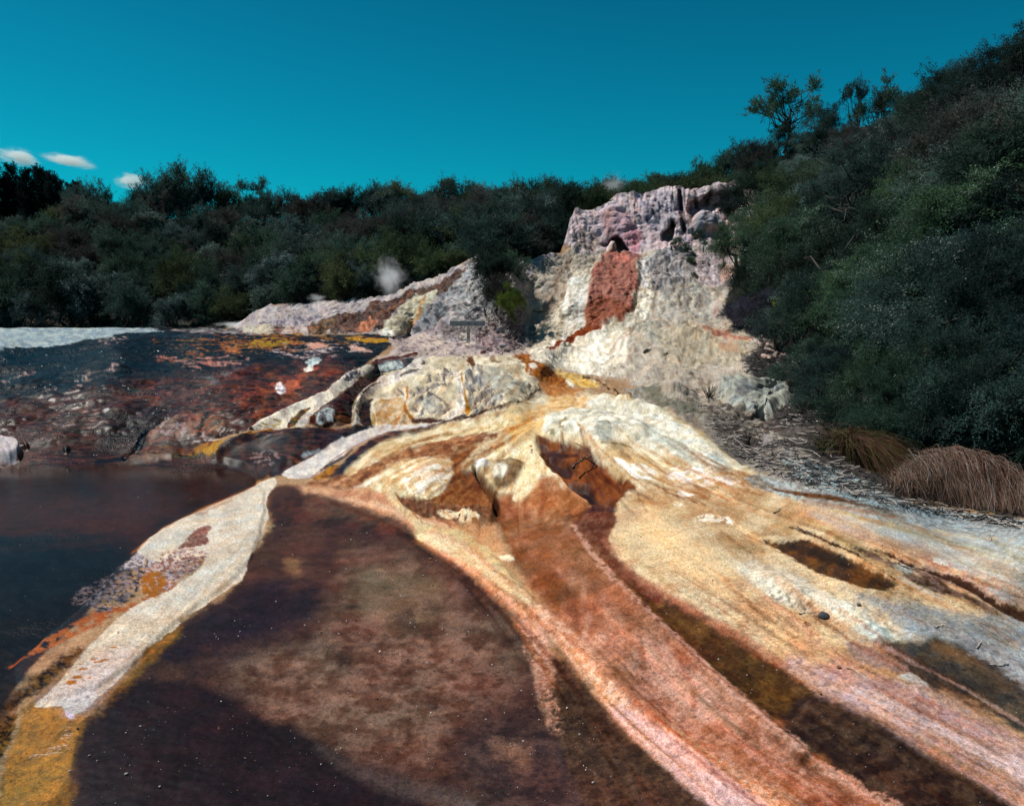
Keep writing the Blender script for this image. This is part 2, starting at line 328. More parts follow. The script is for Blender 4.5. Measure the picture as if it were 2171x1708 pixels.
P('S5', [(350, 975), (450, 900), (560, 880), (620, 900), (600, 950), (500, 985)], '#8f7a20', soft=3, warp=5, k=12, pat=('fan', -.1, .3, 120, 1), wet=.7)
P('S5', [(500, 960), (540, 915), (620, 910), (590, 960)], '#a08410', soft=2.5, warp=3, k=10, a=.8)
# white patch between ribbons
P('S5', [(1010, 960), (1000, 880), (1060, 800), (1130, 780), (1200, 830), (1180, 880), (1180, 960)], '#b9c0bd', soft=2, warp=4, k=14, rgb2='#4a4048', vk=16, wet=.5)
# second and third ribbon
P('S5', [(1370, 985), (1385, 800), (1420, 640), (1560, 540), (1700, 450), (1850, 390), (1990, 290), (2100, 200), (2171, 190), (2171, 330), (2000, 420), (1800, 500), (1680, 560), (1560, 620), (1460, 660), (1440, 760), (1450, 850), (1480, 940), (1440, 980)],
  '#e2d8c6', soft=1.3, warp=2, k=14, rgb2='#b5aaa0', vk=18, wet=.35)
L('S5', [(1380, 980, 6), (1395, 830, 5), (1425, 650, 7), (1440, 630, 8)], '#a8842a', soft=1.2, warp=1, a=.9)
L('S5', [(1460, 640, 8), (1600, 540, 12), (1680, 500, 8)], '#5a3024', soft=1.2, warp=1.5, a=.9)
P('S5', [(1470, 950), (1450, 800), (1460, 680), (1530, 640), (1640, 640), (1580, 700), (1570, 800), (1600, 900), (1610, 960), (1530, 975)], '#50301e', soft=1.5, warp=2, rgb2='#3c2420', vk=14, wet=.8)
L('S5', [(1900, 420, 8), (2000, 370, 12), (2100, 330, 10)], '#55483e', soft=1.2, warp=2, a=.9)
# cream lobe
P('Z2', [(1090, 730), (1060, 620), (1050, 570), (1110, 520), (1230, 505), (1300, 540), (1320, 640), (1400, 700), (1380, 730)], '#cdbb9c', soft=1.5, warp=2, rgb2='#c7a06a', vk=14, rock=.5, wet=.3)
L('Z2', [(1095, 735, 14), (1075, 640, 10), (1060, 580, 10), (1100, 525, 8), (1240, 505, 6)], '#d9cfb8', soft=1.2, warp=1)
L('Z2', [(1080, 700, 14), (1070, 650, 10)], '#b08a20', soft=1.5, warp=2, a=.8)
L('Z2', [(1310, 440, 5), (1310, 520, 6), (1300, 590, 8), (1310, 640, 14), (1370, 690, 10)], '#b5731c', soft=1.5, warp=2, wet=.5)
P('Z2', [(1100, 640), (1200, 640), (1290, 680), (1350, 715), (1120, 715)], '#b98a56', soft=2, warp=4, pat=('n', -.1, .3, 10), a=.8)
# dark crusty patches on the mound
for pts in ([(1510, 370), (1570, 310), (1650, 330), (1660, 380), (1620, 420), (1540, 410)], [(1450, 380), (1490, 360), (1500, 400), (1470, 410)], [(1330, 470), (1400, 440), (1560, 430), (1660, 430), (1600, 470), (1400, 490), (1340, 500)],
            [(1225, 480), (1260, 455), (1280, 490), (1240, 505)], [(1670, 430), (1700, 420), (1720, 460), (1690, 470)], [(1350, 640), (1340, 560), (1400, 520), (1500, 500), (1620, 560), (1600, 620), (1480, 640), (1400, 680)],
            [(1400, 290), (1420, 240), (1470, 250), (1460, 290)], [(870, 390), (900, 380), (920, 400), (880, 410)]):
    P('Z2', pts, '#57525a', soft=2, warp=5, k=12, rgb2='#a39a94', vk=7, rock=1.0, a=.9, pat=('n', -.45, .15, 12))
P('Z2', [(1440, 530), (1530, 530), (1560, 600), (1480, 620), (1420, 600)], '#b7b2a2', soft=3, warp=4, a=.8)
P('Z2', [(1740, 620), (1735, 500), (1730, 380), (1760, 300), (1850, 300), (1920, 400), (2000, 480), (2010, 560), (1900, 620)], '#66646a', soft=4, warp=8, k=20, rgb2='#b6b0a2', vk=9, rock=1.0, a=.95, pat=('n', -.6, .1, 14))
P('Z2', [(1850, 300), (2000, 330), (2150, 420), (2171, 470), (2000, 500), (1900, 400)], '#c3c0ac', soft=5, warp=6, rgb2='#aaa695', vk=10, rock=.7)
P('Z2', [(1640, 330), (1700, 320), (1725, 400), (1730, 560), (1740, 620), (1660, 680), (1500, 680), (1600, 640), (1650, 560), (1690, 480), (1670, 400)], '#e6decc', soft=2, warp=3, k=12, rgb2='#bdb4a6', vk=10)
L('Z2', [(1715, 360, 5), (1725, 450, 6), (1730, 540, 10), (1742, 600, 16), (1740, 625, 10)], '#b27d1e', soft=1.5, warp=2, wet=.5)
# brown stains near the plateau edge
L('Z2', [(1770, 240, 26), (1800, 275, 16)], '#6e4428', soft=3, warp=5, k=10)
L('Z2', [(1930, 240, 20), (1990, 280, 10)], '#7a5434', soft=3, warp=5, k=10, a=.8)

# -- stream from the plateau down to the pool
P('Z2', [(-60, 800), (200, 760), (440, 740), (600, 745), (800, 750), (1050, 730), (1100, 740), (900, 830), (740, 920), (560, 1010), (430, 1090), (330, 1080), (160, 990), (0, 1010)], '#2c2432', soft=3, warp=4, rgb2='#4a2a24', vk=40, wet=.7, rock=.12)
P('D', [(400, 965), (430, 955), (500, 925), (560, 920), (640, 915), (700, 930), (640, 965), (590, 995), (560, 1008), (500, 990)], '#2a222a', soft=4, warp=5, rgb2='#533028', vk=24, wet=.7)
P('Z2', [(160, 990), (240, 930), (330, 930), (400, 960), (380, 1010), (300, 1060)], '#a08c88', soft=6, warp=8, k=14, a=.55, pat=('n', -.2, .4, 10), wet=.5)
P('Z2', [(540, 945), (620, 920), (700, 905), (640, 930), (560, 960)], '#9fb0b4', soft=2, warp=3, k=10, a=.8)
P('Z2', [(400, 1060), (520, 970), (650, 930), (760, 900), (640, 1000), (460, 1090)], '#8a4a2c', soft=4, warp=4, pat=('fan', -.1, .3, 120, 1), wet=.8)
# gold fall on the left
P('Z1', [(1330, 960), (1400, 880), (1560, 810), (1800, 760), (2000, 755), (1980, 770), (1800, 810), (1660, 860), (1590, 920), (1570, 970), (1500, 985), (1440, 950)], '#a8722a', soft=2, warp=3, rgb2='#7a4a20', vk=20, wet=.85)
P('Z1', [(1460, 930), (1560, 850), (1700, 810), (1640, 870), (1580, 940), (1560, 970), (1490, 965)], '#c08a14', soft=3, warp=4, k=16, a=.9, wet=.85)
L('Z1', [(1540, 830, 5), (1700, 785, 5), (1950, 750, 5), (2130, 740, 5)], '#d8b088', soft=1.5, warp=1.5, a=.6)
# bright channel feeding the pool
P('Z2', [(430, 1100), (400, 1075), (520, 1000), (660, 930), (780, 870), (880, 820), (1000, 765), (1090, 735), (1100, 715), (1400, 715), (1560, 690), (1700, 630), (1735, 630), (1700, 670), (1560, 720), (1380, 745), (1250, 755), (1130, 795), (1020, 850), (900, 900), (840, 950), (760, 1010), (700, 1050), (640, 1090), (560, 1115)],
  '#d6cec0', soft=1.5, warp=2, k=14, rgb2='#c2b8b0', vk=20, wet=.4, rock=.12)
P('Z2', [(620, 1110), (690, 1070), (760, 1010), (830, 1000), (820, 1050), (780, 1090), (700, 1120)], '#b87a1e', soft=2.5, warp=4, k=12, rgb2='#7a4a1c', vk=14, wet=.7)
L('Z2', [(690, 1050, 5), (760, 1000, 10), (850, 960, 8), (920, 910, 8)], '#3a3038', soft=1.5, warp=2, wet=.7, a=.9)
L('Z2', [(620, 1105, 4), (740, 1000, 4), (880, 905, 4), (1000, 850, 4), (1130, 790, 5), (1260, 755, 4), (1500, 730, 4)], '#8a4228', soft=1.2, warp=1, a=.8)
# dark hollow right of the channel
P('Z2', [(730, 1125), (830, 1060), (850, 990), (960, 900), (1050, 840), (1180, 770), (1400, 755), (1600, 740), (1750, 730), (1880, 740), (1700, 810), (1450, 880), (1250, 930), (1100, 980), (950, 1060), (800, 1120)],
  '#3a2026', soft=3, warp=4, rgb2='#5a3022', vk=30, wet=.8)
P('Z2', [(830, 1000), (950, 930), (1100, 900), (1300, 905), (1200, 940), (1050, 980), (900, 1060), (780, 1120), (740, 1120)], '#241c2c', soft=6, warp=5, k=30, a=.9, wet=.85)
P('Z2', [(1180, 790), (1240, 780), (1210, 850), (1190, 880)], '#8a5038', soft=3, warp=4, a=.6)
P('Z2', [(1310, 800), (1420, 770), (1600, 745), (1780, 735), (1700, 780), (1600, 850), (1480, 880), (1390, 880), (1360, 840)], '#b4a98c', soft=2, warp=4, k=12, rgb2='#9c9484', vk=8, rock=.5, wet=0)
P('Z2', [(1580, 815), (1700, 800), (1650, 860), (1520, 875), (1450, 880)], '#6a4628', soft=3, warp=4, k=14, wet=.4)
# parallel brown lines from the orange cascade
L('Z2', [(1360, 690, 12), (1500, 680, 16), (1590, 670, 6)], '#50302a', soft=2, warp=2)
L('Z3', [(-300, 760, 8), (-100, 720, 10), (100, 650, 14), (300, 620, 12), (480, 575, 12), (570, 540, 10), (590, 500, 10), (650, 487, 5)], '#4e2c1e', soft=2, warp=3, k=14, wet=.5)
L('Z3', [(-200, 790, 5), (80, 760, 8), (250, 700, 10), (400, 640, 12), (560, 600, 10), (700, 590, 5)], '#5e3a26', soft=2, warp=3, k=14, wet=.4)
P('Z3', [(560, 540), (600, 500), (700, 500), (760, 520), (660, 560), (560, 600), (420, 620)], '#b5ab92', soft=3, warp=4)

# -- the star-shaped apron: cream and white
P('D', [(830, 925), (950, 895), (1060, 875), (1130, 850), (1200, 830), (1330, 840), (1420, 860), (1480, 895), (1560, 960), (1620, 1010), (1700, 1050), (1500, 1060), (1330, 1040), (1150, 1040), (1080, 1050), (1000, 1000), (900, 1040), (760, 1050), (720, 1000)],
  '#dccfae', soft=8, warp=8, k=40, rgb2='#c9b083', vk=60, rock=.4, wet=.1)
P('Z3', [(900, 480), (1250, 560), (1450, 580), (1700, 700), (1900, 880), (2050, 1010), (1900, 1080), (1500, 900), (1200, 850), (950, 820), (700, 790), (640, 760), (800, 640), (900, 600)],
  '#e6e0cc', soft=8, warp=9, k=36, rgb2='#cfc8ae', vk=16, rock=.8)
P('Z3', [(680, 560), (760, 500), (860, 480), (1000, 520), (980, 600), (800, 640), (600, 720), (450, 760), (300, 760), (500, 660)], '#cf9c5c', soft=9, warp=9, k=30, rgb2='#d9b680', vk=18, a=.85)
P('Z3', [(380, 720), (600, 680), (700, 720), (640, 780), (500, 830), (420, 790)], '#e0b672', soft=12, warp=8, a=.8)
P('Z3', [(1420, 700), (1600, 800), (1750, 900), (1700, 960), (1500, 860), (1380, 780)], '#b9bfae', soft=10, warp=9, k=30, a=.6, rock=.9)
P('Z3', [(1040, 740), (1110, 725), (1170, 760), (1190, 830), (1120, 860), (1060, 830)], '#b4b6a4', soft=4, warp=5, k=18, a=.8, rock=.9)
P('Z3', [(1850, 930), (1920, 930), (2000, 1000), (2060, 1040), (1950, 1030), (1870, 990)], '#aeb6ac', soft=4, warp=5, a=.8)
L('Z3', [(1250, 660, 2), (1400, 690, 3), (1500, 740, 2)], '#b08a66', soft=3, warp=3, a=.6)
P('Z3', [(800, 700), (840, 695), (860, 720), (820, 790), (850, 820), (790, 780)], '#9a8a5c', soft=3, warp=5, k=12, pat=('n', -.2, .2, 10), a=.8)
P('Z3', [(680, 775), (740, 770), (780, 820), (700, 800)], '#7c7440', soft=3, warp=4, k=10, pat=('n', -.3, .2, 8), a=.8)
L('Z3', [(1095, 858, 3), (1200, 866, 5), (1290, 882, 6), (1325, 890, 3)], '#8a7350', soft=2, warp=2, a=.85)
L('Z3', [(1040, 745, 3), (1100, 735, 5), (1145, 736, 3)], '#6f7468', soft=2, warp=2, a=.8)
P('Z3', [(1100, 880), (1300, 920), (1500, 1000), (1700, 1100), (1500, 1080), (1300, 1010), (1130, 960)], '#cdaa78', soft=9, warp=10, a=.85, k=30)
P('Z3', [(1130, 940), (1300, 990), (1450, 1020), (1560, 1100), (1620, 1150), (1450, 1180), (1380, 1160), (1250, 1060)], '#eee8da', soft=3, warp=8, k=24, pat=('fan', -.2, .15, 40, 1.6), a=.95)
P('Z3', [(1550, 1050), (1700, 1010), (1900, 1050), (2100, 1130), (2171, 1170), (2100, 1210), (1950, 1180), (1750, 1220), (1640, 1200)], '#efeae0', soft=3, warp=9, k=26, pat=('n', -.35, .05, 26), a=.95, rock=.2)

# -- tan floor right of the outflow
P('D', [(1270, 1090), (1330, 1040), (1450, 1030), (1560, 1030), (1660, 1040), (1900, 1090), (2200, 1110), (2480, 1120), (2480, 1500), (2171, 1480), (1950, 1400), (1850, 1340), (1750, 1400), (1600, 1330), (1450, 1230), (1330, 1150)],
  '#cfb68f', soft=10, warp=10, k=50, rgb2='#ba966c', vk=60, rock=.15, wet=.15)
P('Z3', [(1540, 1060), (1640, 1160), (1680, 1250), (1560, 1160), (1500, 1100)], '#c8a070', soft=4, warp=4, a=.7)
P('Z3', [(1640, 1200), (1750, 1210), (1780, 1240), (1660, 1240)], '#efe9dc', soft=2, warp=5, k=14)
P('Z3', [(1720, 1410), (1860, 1350), (2000, 1380), (2060, 1430), (1980, 1450), (1800, 1420)], '#e6ddca', soft=2, warp=6, k=14, pat=('n', -.3, 0, 14))
P('Z3', [(1600, 1295), (1680, 1290), (1700, 1310), (1620, 1310)], '#e6ddca', soft=2, warp=5, k=12)
P('Z3', [(1080, 1450), (1200, 1400), (1300, 1330), (1500, 1300), (1700, 1330), (1600, 1430), (1500, 1550), (1300, 1630), (1150, 1600)], '#d3b889', soft=18, warp=12, k=60, a=.8)
P('D', [(1620, 1000), (1760, 1040), (1900, 1075), (2200, 1105), (2480, 1120), (2480, 1160), (2171, 1150), (1900, 1110), (1700, 1065), (1560, 1020)], '#aeb5ae', soft=5, warp=6, rgb2='#8e8d88', vk=12, rock=.6)
# cool grey sheet on the right
P('D', [(1700, 1080), (1850, 1105), (2000, 1135), (2480, 1150), (2480, 1300), (2171, 1260), (2000, 1190), (1830, 1130)], '#b3b7ae', soft=12, warp=8, rgb2='#a5a9a4', vk=50, rock=.15, wet=.2)
P('B3', [(680, 20), (850, 60), (1000, 130), (1200, 200), (1400, 280), (1550, 360), (1500, 400), (1350, 320), (1150, 240), (950, 140), (750, 60)], '#b07e62', soft=8, warp=6, k=30, a=.8)
P('B3', [(1350, 350), (1600, 420), (1800, 500), (1950, 560), (1950, 610), (1700, 520), (1500, 440)], '#ab9a92', soft=10, warp=8, k=30, a=.8)
L('B3', [(700, 20, 10), (900, 100, 12), (1150, 200, 12), (1350, 300, 10)], '#cfb48c', soft=5, warp=4, a=.5)
L('D', [(1640, 1035, 2), (1700, 1048, 5), (1760, 1055, 6), (1830, 1065, 7), (1900, 1080, 5), (1960, 1085, 2)], '#5b3a22', soft=3, warp=4, k=14, rgb2='#7a5230', vk=12)
L('D', [(1700, 1060, 3), (1800, 1078, 5), (1900, 1096, 3)], '#a06a44', soft=4, warp=4, a=.7)
L('B3', [(1480, 95, 5), (1560, 100, 7), (1610, 104, 3)], '#7a5236', soft=2, warp=3, a=.8)
P('D', [(1880, 1340), (1950, 1290), (2100, 1300), (2480, 1340), (2480, 1520), (2171, 1470), (2020, 1400)], '#8f979a', soft=16, warp=12, k=50, rgb2='#a3acad', vk=40, wet=.3)
P('B3', [(850, 450), (1100, 520), (1350, 560), (1600, 640), (1950, 700), (1950, 900), (1700, 800), (1400, 740), (1200, 660), (1000, 560)], '#8c8f90', soft=12, warp=10, k=50, rgb2='#9a9488', vk=30, wet=.25, a=.9)
# dark stains on the right
P('B3', [(480, 215), (560, 240), (620, 225), (750, 230), (900, 290), (1050, 350), (1150, 400), (1250, 460), (1240, 500), (1120, 510), (980, 480), (800, 400), (700, 350), (580, 280)], '#6a4420', soft=4, warp=6, k=24, rgb2='#4a3424', vk=30, wet=.5)
P('B3', [(620, 235), (760, 250), (950, 320), (1060, 380), (980, 380), (820, 330), (680, 280)], '#33271f', soft=5, warp=5, k=20, a=.85)
L('B3', [(640, 150, 4), (720, 175, 7), (850, 230, 8), (1000, 290, 8), (1120, 370, 5), (1230, 440, 6)], '#5a3d28', soft=2, warp=4, k=14)
P('B3', [(940, 260), (1050, 250), (1200, 330), (1400, 400), (1560, 440), (1750, 540), (1950, 610), (1950, 690), (1800, 650), (1600, 560), (1400, 490), (1280, 410), (1100, 330)], '#8a6a5c', soft=5, warp=7, k=24, rgb2='#5a402c', vk=24, pat=('fan', -.35, .1, 60, 1.2), wet=.3)
L('B3', [(1050, 258, 5), (1160, 280, 9), (1300, 350, 12), (1450, 400, 16), (1580, 440, 22), (1700, 520, 22), (1820, 600, 24), (1950, 650, 28), (2200, 740, 30)], '#4e3526', soft=3, warp=5, k=20, wet=.4)
L('B3', [(1250, 430, 4), (1380, 500, 8), (1500, 550, 5)], '#c4b7aa', soft=3, warp=4, k=12, a=.8)
P('B3', [(1190, 350), (1280, 350), (1340, 400), (1270, 400)], '#b9bdb6', soft=3, warp=5, k=12, a=.8)
P('B3', [(1430, 320), (1480, 320), (1540, 350), (1480, 365)], '#c9c8ba', soft=3, warp=5, k=12, a=.8)
P('B3', [(1740, 480), (1830, 500), (1900, 550), (1840, 560), (1780, 520)], '#a7b4b4', soft=3, warp=5, k=12, a=.8)
# white tongue
P('B3', [(300, 380), (370, 330), (500, 360), (650, 430), (780, 470), (880, 530), (1000, 620), (1150, 700), (1260, 780), (1240, 790), (1090, 800), (950, 760), (860, 640), (700, 590), (500, 560), (400, 480)],
  '#cfc8b2', soft=13, warp=11, k=28, rgb2='#dcd6c0', vk=16, rock=.45)
P('B3', [(440, 500), (560, 520), (700, 560), (820, 620), (860, 680), (700, 610), (520, 570)], '#8f8474', soft=4, warp=6, k=16, pat=('n', -.1, .3, 10), a=.8)
P('B3', [(940, 740), (1050, 700), (1150, 720), (1240, 780), (1100, 800)], '#b4c0ba', soft=4, warp=5, k=16, a=.8)
P('B3', [(480, 540), (600, 600), (700, 660), (780, 720), (860, 780), (800, 770), (700, 700), (560, 600)], '#7b4a34', soft=2, warp=6, k=14, pat=('n', .05, .3, 12), a=.9)
L('B3', [(780, 650, 8), (830, 690, 12), (900, 720, 8), (960, 770, 5)], '#6a5a48', soft=3, warp=4, a=.7)
# olive-grey wedge at far right
P('B3', [(1340, 790), (1450, 760), (1600, 800), (1750, 880), (1950, 1040), (2200, 1180), (2200, 1420), (1950, 1320), (1700, 1150), (1550, 1080), (1400, 1050), (1150, 820), (1250, 800)], '#5d5040', soft=7, warp=9, k=40, rgb2='#4a4642', vk=50, wet=.5)
P('B3', [(1400, 780), (1520, 780), (1650, 860), (1750, 940), (1600, 900), (1450, 850)], '#7b5a3c', soft=8, warp=6, a=.8)
P('B3', [(860, 800), (930, 870), (1050, 930), (1150, 980), (1300, 1040), (1450, 1055), (1300, 1050), (1170, 1010), (1050, 950), (930, 900)], '#4d3a2c', soft=3, warp=4, k=16)
L('B3', [(1120, 800, 8), (1250, 860, 10), (1400, 940, 10), (1600, 1040, 8), (1900, 1220, 8), (2150, 1360, 8)], '#a38a80', soft=4, warp=5, k=20, a=.9)
P('B3', [(1220, 980), (1330, 960), (1440, 1050), (1380, 1040), (1280, 1000)], '#b9b5ac', soft=2, warp=3, k=10)
P('B3', [(950, 780), (1100, 830), (1250, 900), (1320, 960), (1150, 950), (980, 870)], '#a08a80', soft=5, warp=5, rgb2='#8a7a70', vk=16)

# -- right-hand pink/lilac flow
P('B3', [(150, 350), (350, 450), (550, 560), (700, 680), (830, 790), (1000, 920), (1200, 1010), (1400, 1060), (1600, 1180), (1950, 1320), (2300, 1480), (2300, 1900), (1950, 1640), (1700, 1480), (1500, 1380), (1250, 1230), (1000, 1120), (800, 1050), (700, 950), (500, 820), (300, 660), (100, 500), (0, 400)],
  '#cba27a', soft=10, warp=8, k=50, rgb2='#c79b80', vk=60, rock=.12, wet=.35)
P('B3', [(750, 900), (950, 950), (1200, 1020), (1450, 1100), (1700, 1230), (2300, 1500), (2300, 1850), (1900, 1600), (1600, 1420), (1300, 1240), (1000, 1110), (820, 1050)], '#b59c9c', soft=14, warp=8, k=60, rgb2='#a9979e', vk=50, wet=.4, rock=.1)
L('B3', [(1000, 980, 8), (1300, 1140, 16), (1600, 1290, 22), (1950, 1450, 30)], '#bdb3b6', soft=10, warp=5, a=.8)
L('B3', [(20, 490, 10), (200, 640, 20), (400, 780, 30), (560, 880, 40), (720, 1000, 30)], '#b0714e', soft=14, warp=8, k=30, a=.6)
# -- main outflow: brown-orange centre with pink borders
P('D', [(1040, 1060), (1060, 1110), (1120, 1220), (1200, 1330), (1300, 1440), (1420, 1560), (1560, 1720), (1700, 1960), (2300, 1960), (2171, 1760), (1950, 1620), (1820, 1500), (1720, 1440), (1560, 1330), (1440, 1230), (1330, 1130), (1290, 1080), (1180, 1040), (1100, 1050)],
  '#9a5a34', soft=8, warp=8, k=50, rgb2='#aa6c48', vk=70, rock=.12, wet=.5)
P('B2', [(1150, 130), (1300, 180), (1400, 280), (1500, 380), (1560, 470), (1700, 580), (1850, 720), (2050, 900), (2300, 1150), (2600, 1450), (2900, 1760), (2400, 1760), (2129, 1380), (1950, 1250), (1800, 1130), (1750, 950), (1650, 800), (1500, 620), (1350, 450), (1250, 320)],
  '#c28e70', soft=16, warp=9, k=60, rgb2='#ae7654', vk=60, rock=.1, wet=.4)
P('B2', [(1640, 240), (1800, 260), (1850, 380), (2000, 480), (2200, 640), (2500, 900), (2900, 1250), (3200, 1600), (3000, 1760), (2600, 1350), (2300, 1050), (2000, 800), (1750, 600), (1600, 430)],
  '#a87260', soft=18, warp=9, k=50, rgb2='#bd8e7e', vk=34, pat=('fan', -.6, .2, 60, 1.4), rock=.15)
P('B2', [(1950, 640), (2129, 700), (2400, 950), (2700, 1250), (3000, 1600), (2800, 1700), (2400, 1300), (2129, 1000)], '#a45c44', soft=18, warp=10, k=40, a=.5)
# pink ridge lines
L('B2', [(1640, 110, 3), (1740, 190, 5), (1850, 290, 6), (2000, 440, 8), (2129, 560, 10), (2330, 760, 12), (2560, 980, 14), (2800, 1200, 14), (3050, 1400, 10)], '#d9a184', soft=6, warp=4, k=24, a=.85)
L('B2', [(1300, 460, 14), (1500, 600, 22), (1620, 700, 26), (1800, 880, 30), (2000, 1050, 34), (2200, 1250, 36), (2500, 1520, 40), (2800, 1800, 40)], '#dba98c', soft=12, warp=6, k=30, a=.8)
L('B2', [(1900, 1120, 30), (2129, 1260, 44), (2350, 1420, 40), (2700, 1700, 40)], '#c9a6a6', soft=12, warp=6, k=30, a=.8)
P('F2', [(1070, 650), (1120, 690), (1170, 800), (1260, 920), (1320, 1000), (1260, 1000), (1160, 900), (1100, 790)], '#74431f', soft=9, warp=6, k=30, a=.9)
P('F2', [(1310, 690), (1380, 740), (1440, 850), (1560, 960), (1700, 1090), (1795, 1180), (1795, 1240), (1650, 1140), (1500, 1020), (1380, 880), (1320, 780)], '#8a5640', soft=9, warp=7, k=30, a=.7)
L('F2', [(1230, 950, 8), (1350, 1070, 16), (1500, 1190, 20), (1650, 1310, 22), (1850, 1480, 26), (2100, 1700, 30)], '#935c38', soft=14, warp=7, k=30, a=.7)
L('F2', [(1460, 1010, 10), (1620, 1150, 16), (1800, 1290, 20), (2050, 1480, 24), (2300, 1700, 24)], '#8c5a48', soft=16, warp=8, k=30, a=.6)
L('F2', [(1000, 860, 8), (1090, 960, 12), (1200, 1050, 16), (1330, 1130, 22), (1450, 1280, 26), (1560, 1400, 30), (1760, 1560, 34), (2050, 1780, 36)], '#e3b294', soft=9, warp=6, k=30, a=.85)
P('F2', [(1560, 1420), (1700, 1470), (1900, 1620), (2000, 1750), (1850, 1700), (1700, 1600)], '#c8aab4', soft=16, warp=8, a=.7)
L('F2', [(1405, 780, 3), (1480, 870, 4), (1600, 990, 5), (1720, 1100, 6), (1850, 1220, 7), (2000, 1350, 9)], '#e2b096', soft=3, warp=4, k=20, a=.9)
# brown lane right of the pink ridge
P('B2', [(1640, 60), (1780, 100), (1900, 200), (2050, 320), (2129, 350), (2400, 560), (2600, 760), (2680, 860), (2760, 1000), (2620, 960), (2400, 780), (2129, 540), (1900, 340), (1700, 170)], '#5a3620', soft=7, warp=7, k=34, rgb2='#6b4a20', vk=50, wet=.5, rock=.2)
P('D', [(1330, 1210), (1420, 1260), (1560, 1350), (1620, 1400), (1700, 1440), (1720, 1500), (1700, 1530), (1620, 1490), (1500, 1400), (1400, 1310)], '#4c3218', soft=10, warp=8, k=50, rgb2='#5e4220', vk=50, wet=.45, rock=.4)
P('D', [(1710, 1450), (1760, 1470), (1850, 1510), (1950, 1560), (2050, 1630), (2171, 1700), (2300, 1800), (2400, 1960), (2050, 1960), (1900, 1720), (1800, 1640), (1700, 1570), (1640, 1510)], '#3e2c28', soft=12, warp=9, k=60, rgb2='#5a4034', vk=50, wet=.35, rock=.3)
P('D', [(1720, 1460), (1800, 1500), (1860, 1560), (1820, 1590), (1740, 1530)], '#6a4c3c', soft=12, warp=8, a=.6)
# -- star arms, brown wet hollows
P('D', [(600, 1045), (640, 1030), (740, 1015), (800, 990), (900, 950), (980, 920), (1040, 905), (1040, 930), (960, 960), (900, 985), (820, 1010), (760, 1040), (700, 1050), (640, 1060)], '#7e4a30', soft=6, warp=6, k=30, rgb2='#9a6440', vk=24, wet=.5, pat=('fan', -.8, .1, 60, 1.5))
P('Z2', [(560, 1290), (600, 1180), (760, 1130), (900, 1120), (1050, 1160), (1180, 1200), (1250, 1280), (1400, 1380), (1700, 1420), (1950, 1420), (1990, 1500), (2050, 1640), (1700, 1600), (1400, 1560), (1250, 1400), (1050, 1310), (800, 1280), (650, 1310)], '#c99874', soft=10, warp=7, k=40, rgb2='#b8805c', vk=50, wet=.3, rock=.12)
P('Z2', [(960, 1100), (1100, 1000), (1300, 960), (1500, 960), (1680, 960), (1720, 1080), (1620, 1180), (1540, 1290), (1400, 1290), (1250, 1200), (1100, 1190), (980, 1190)], '#d8c49c', soft=9, warp=8, k=30, rgb2='#b98a60', vk=26, rock=.25)
for pts in ([(1400, 1000), (1560, 970), (1680, 1030), (1560, 1130), (1420, 1060)], [(990, 1180), (1050, 1110), (1150, 1090), (1080, 1160)], [(1280, 1110), (1450, 1080), (1620, 1130), (1560, 1230), (1350, 1210)], [(1390, 1240), (1530, 1270), (1440, 1290)], [(920, 1165), (990, 1150), (980, 1170)]):
    P('Z2', pts, '#eee6d0', soft=6, warp=7, k=22, a=.9, pat=('n', -.6, .0, 20))
P('Z2', [(1200, 1190), (1260, 1190), (1300, 1220), (1400, 1270), (1380, 1290), (1480, 1340), (1500, 1380), (1400, 1360), (1290, 1270)], '#5a3020', soft=3, warp=5, k=14, wet=.5, rock=.5)
P('Z2', [(1620, 1090), (1700, 1040), (1720, 1080), (1800, 1070), (1880, 1150), (1960, 1210), (1980, 1300), (1950, 1390), (1830, 1320), (1700, 1300), (1560, 1290), (1540, 1230), (1620, 1180)], '#90582e', soft=6, warp=7, k=26, rgb2='#7a4424', vk=20, wet=.5)
P('Z2', [(1520, 1340), (1640, 1350), (1780, 1400), (1830, 1430), (1700, 1440), (1560, 1400)], '#cfc0a6', soft=3, warp=6, k=14, pat=('h', -.3, .1, 22, 4), a=.9)
P('Z2', [(1730, 1295), (1800, 1270), (1900, 1290), (1890, 1320), (1820, 1310)], '#33221c', soft=2, warp=4, k=9, rock=.8)
P('Z2', [(1760, 1340), (1850, 1340), (1950, 1390), (1920, 1420), (1840, 1380)], '#6e5450', soft=3, warp=4, k=12, pat=('h', -.3, .2, 16, 3))
# -- rusty arms of the star, the cream island between them, and the tan belt below
P('F2', [(380, 545), (520, 520), (640, 470), (760, 425), (900, 385), (1060, 368), (1080, 388), (960, 420), (905, 455), (800, 450), (700, 470), (620, 520), (560, 565), (480, 585), (400, 565)], '#84502e', soft=5, warp=7, k=26, rgb2='#b07a50', vk=16, wet=.5, pat=('n', -.9, -.1, 30))
P('F2', [(640, 440), (760, 400), (880, 370), (980, 345), (1100, 325), (1150, 335), (1060, 362), (900, 378), (760, 415), (650, 465)], '#d8c49a', soft=4, warp=6, k=20, rgb2='#c2a878', vk=14)
P('F2', [(880, 460), (960, 425), (1000, 420), (945, 480), (925, 530), (960, 575), (1040, 600), (1065, 650), (1000, 645), (880, 625), (780, 625), (700, 600), (660, 570), (760, 590), (860, 595), (905, 540)], '#8a5028', soft=6, warp=6, k=22, rgb2='#a06838', vk=14, wet=.5)
P('F2', [(600, 560), (650, 520), (710, 475), (800, 452), (885, 460), (915, 490), (900, 540), (850, 600), (780, 612), (700, 585), (640, 580)], '#e4d6b0', soft=5, warp=12, k=36, rgb2='#cdb080', vk=16, rock=.3)
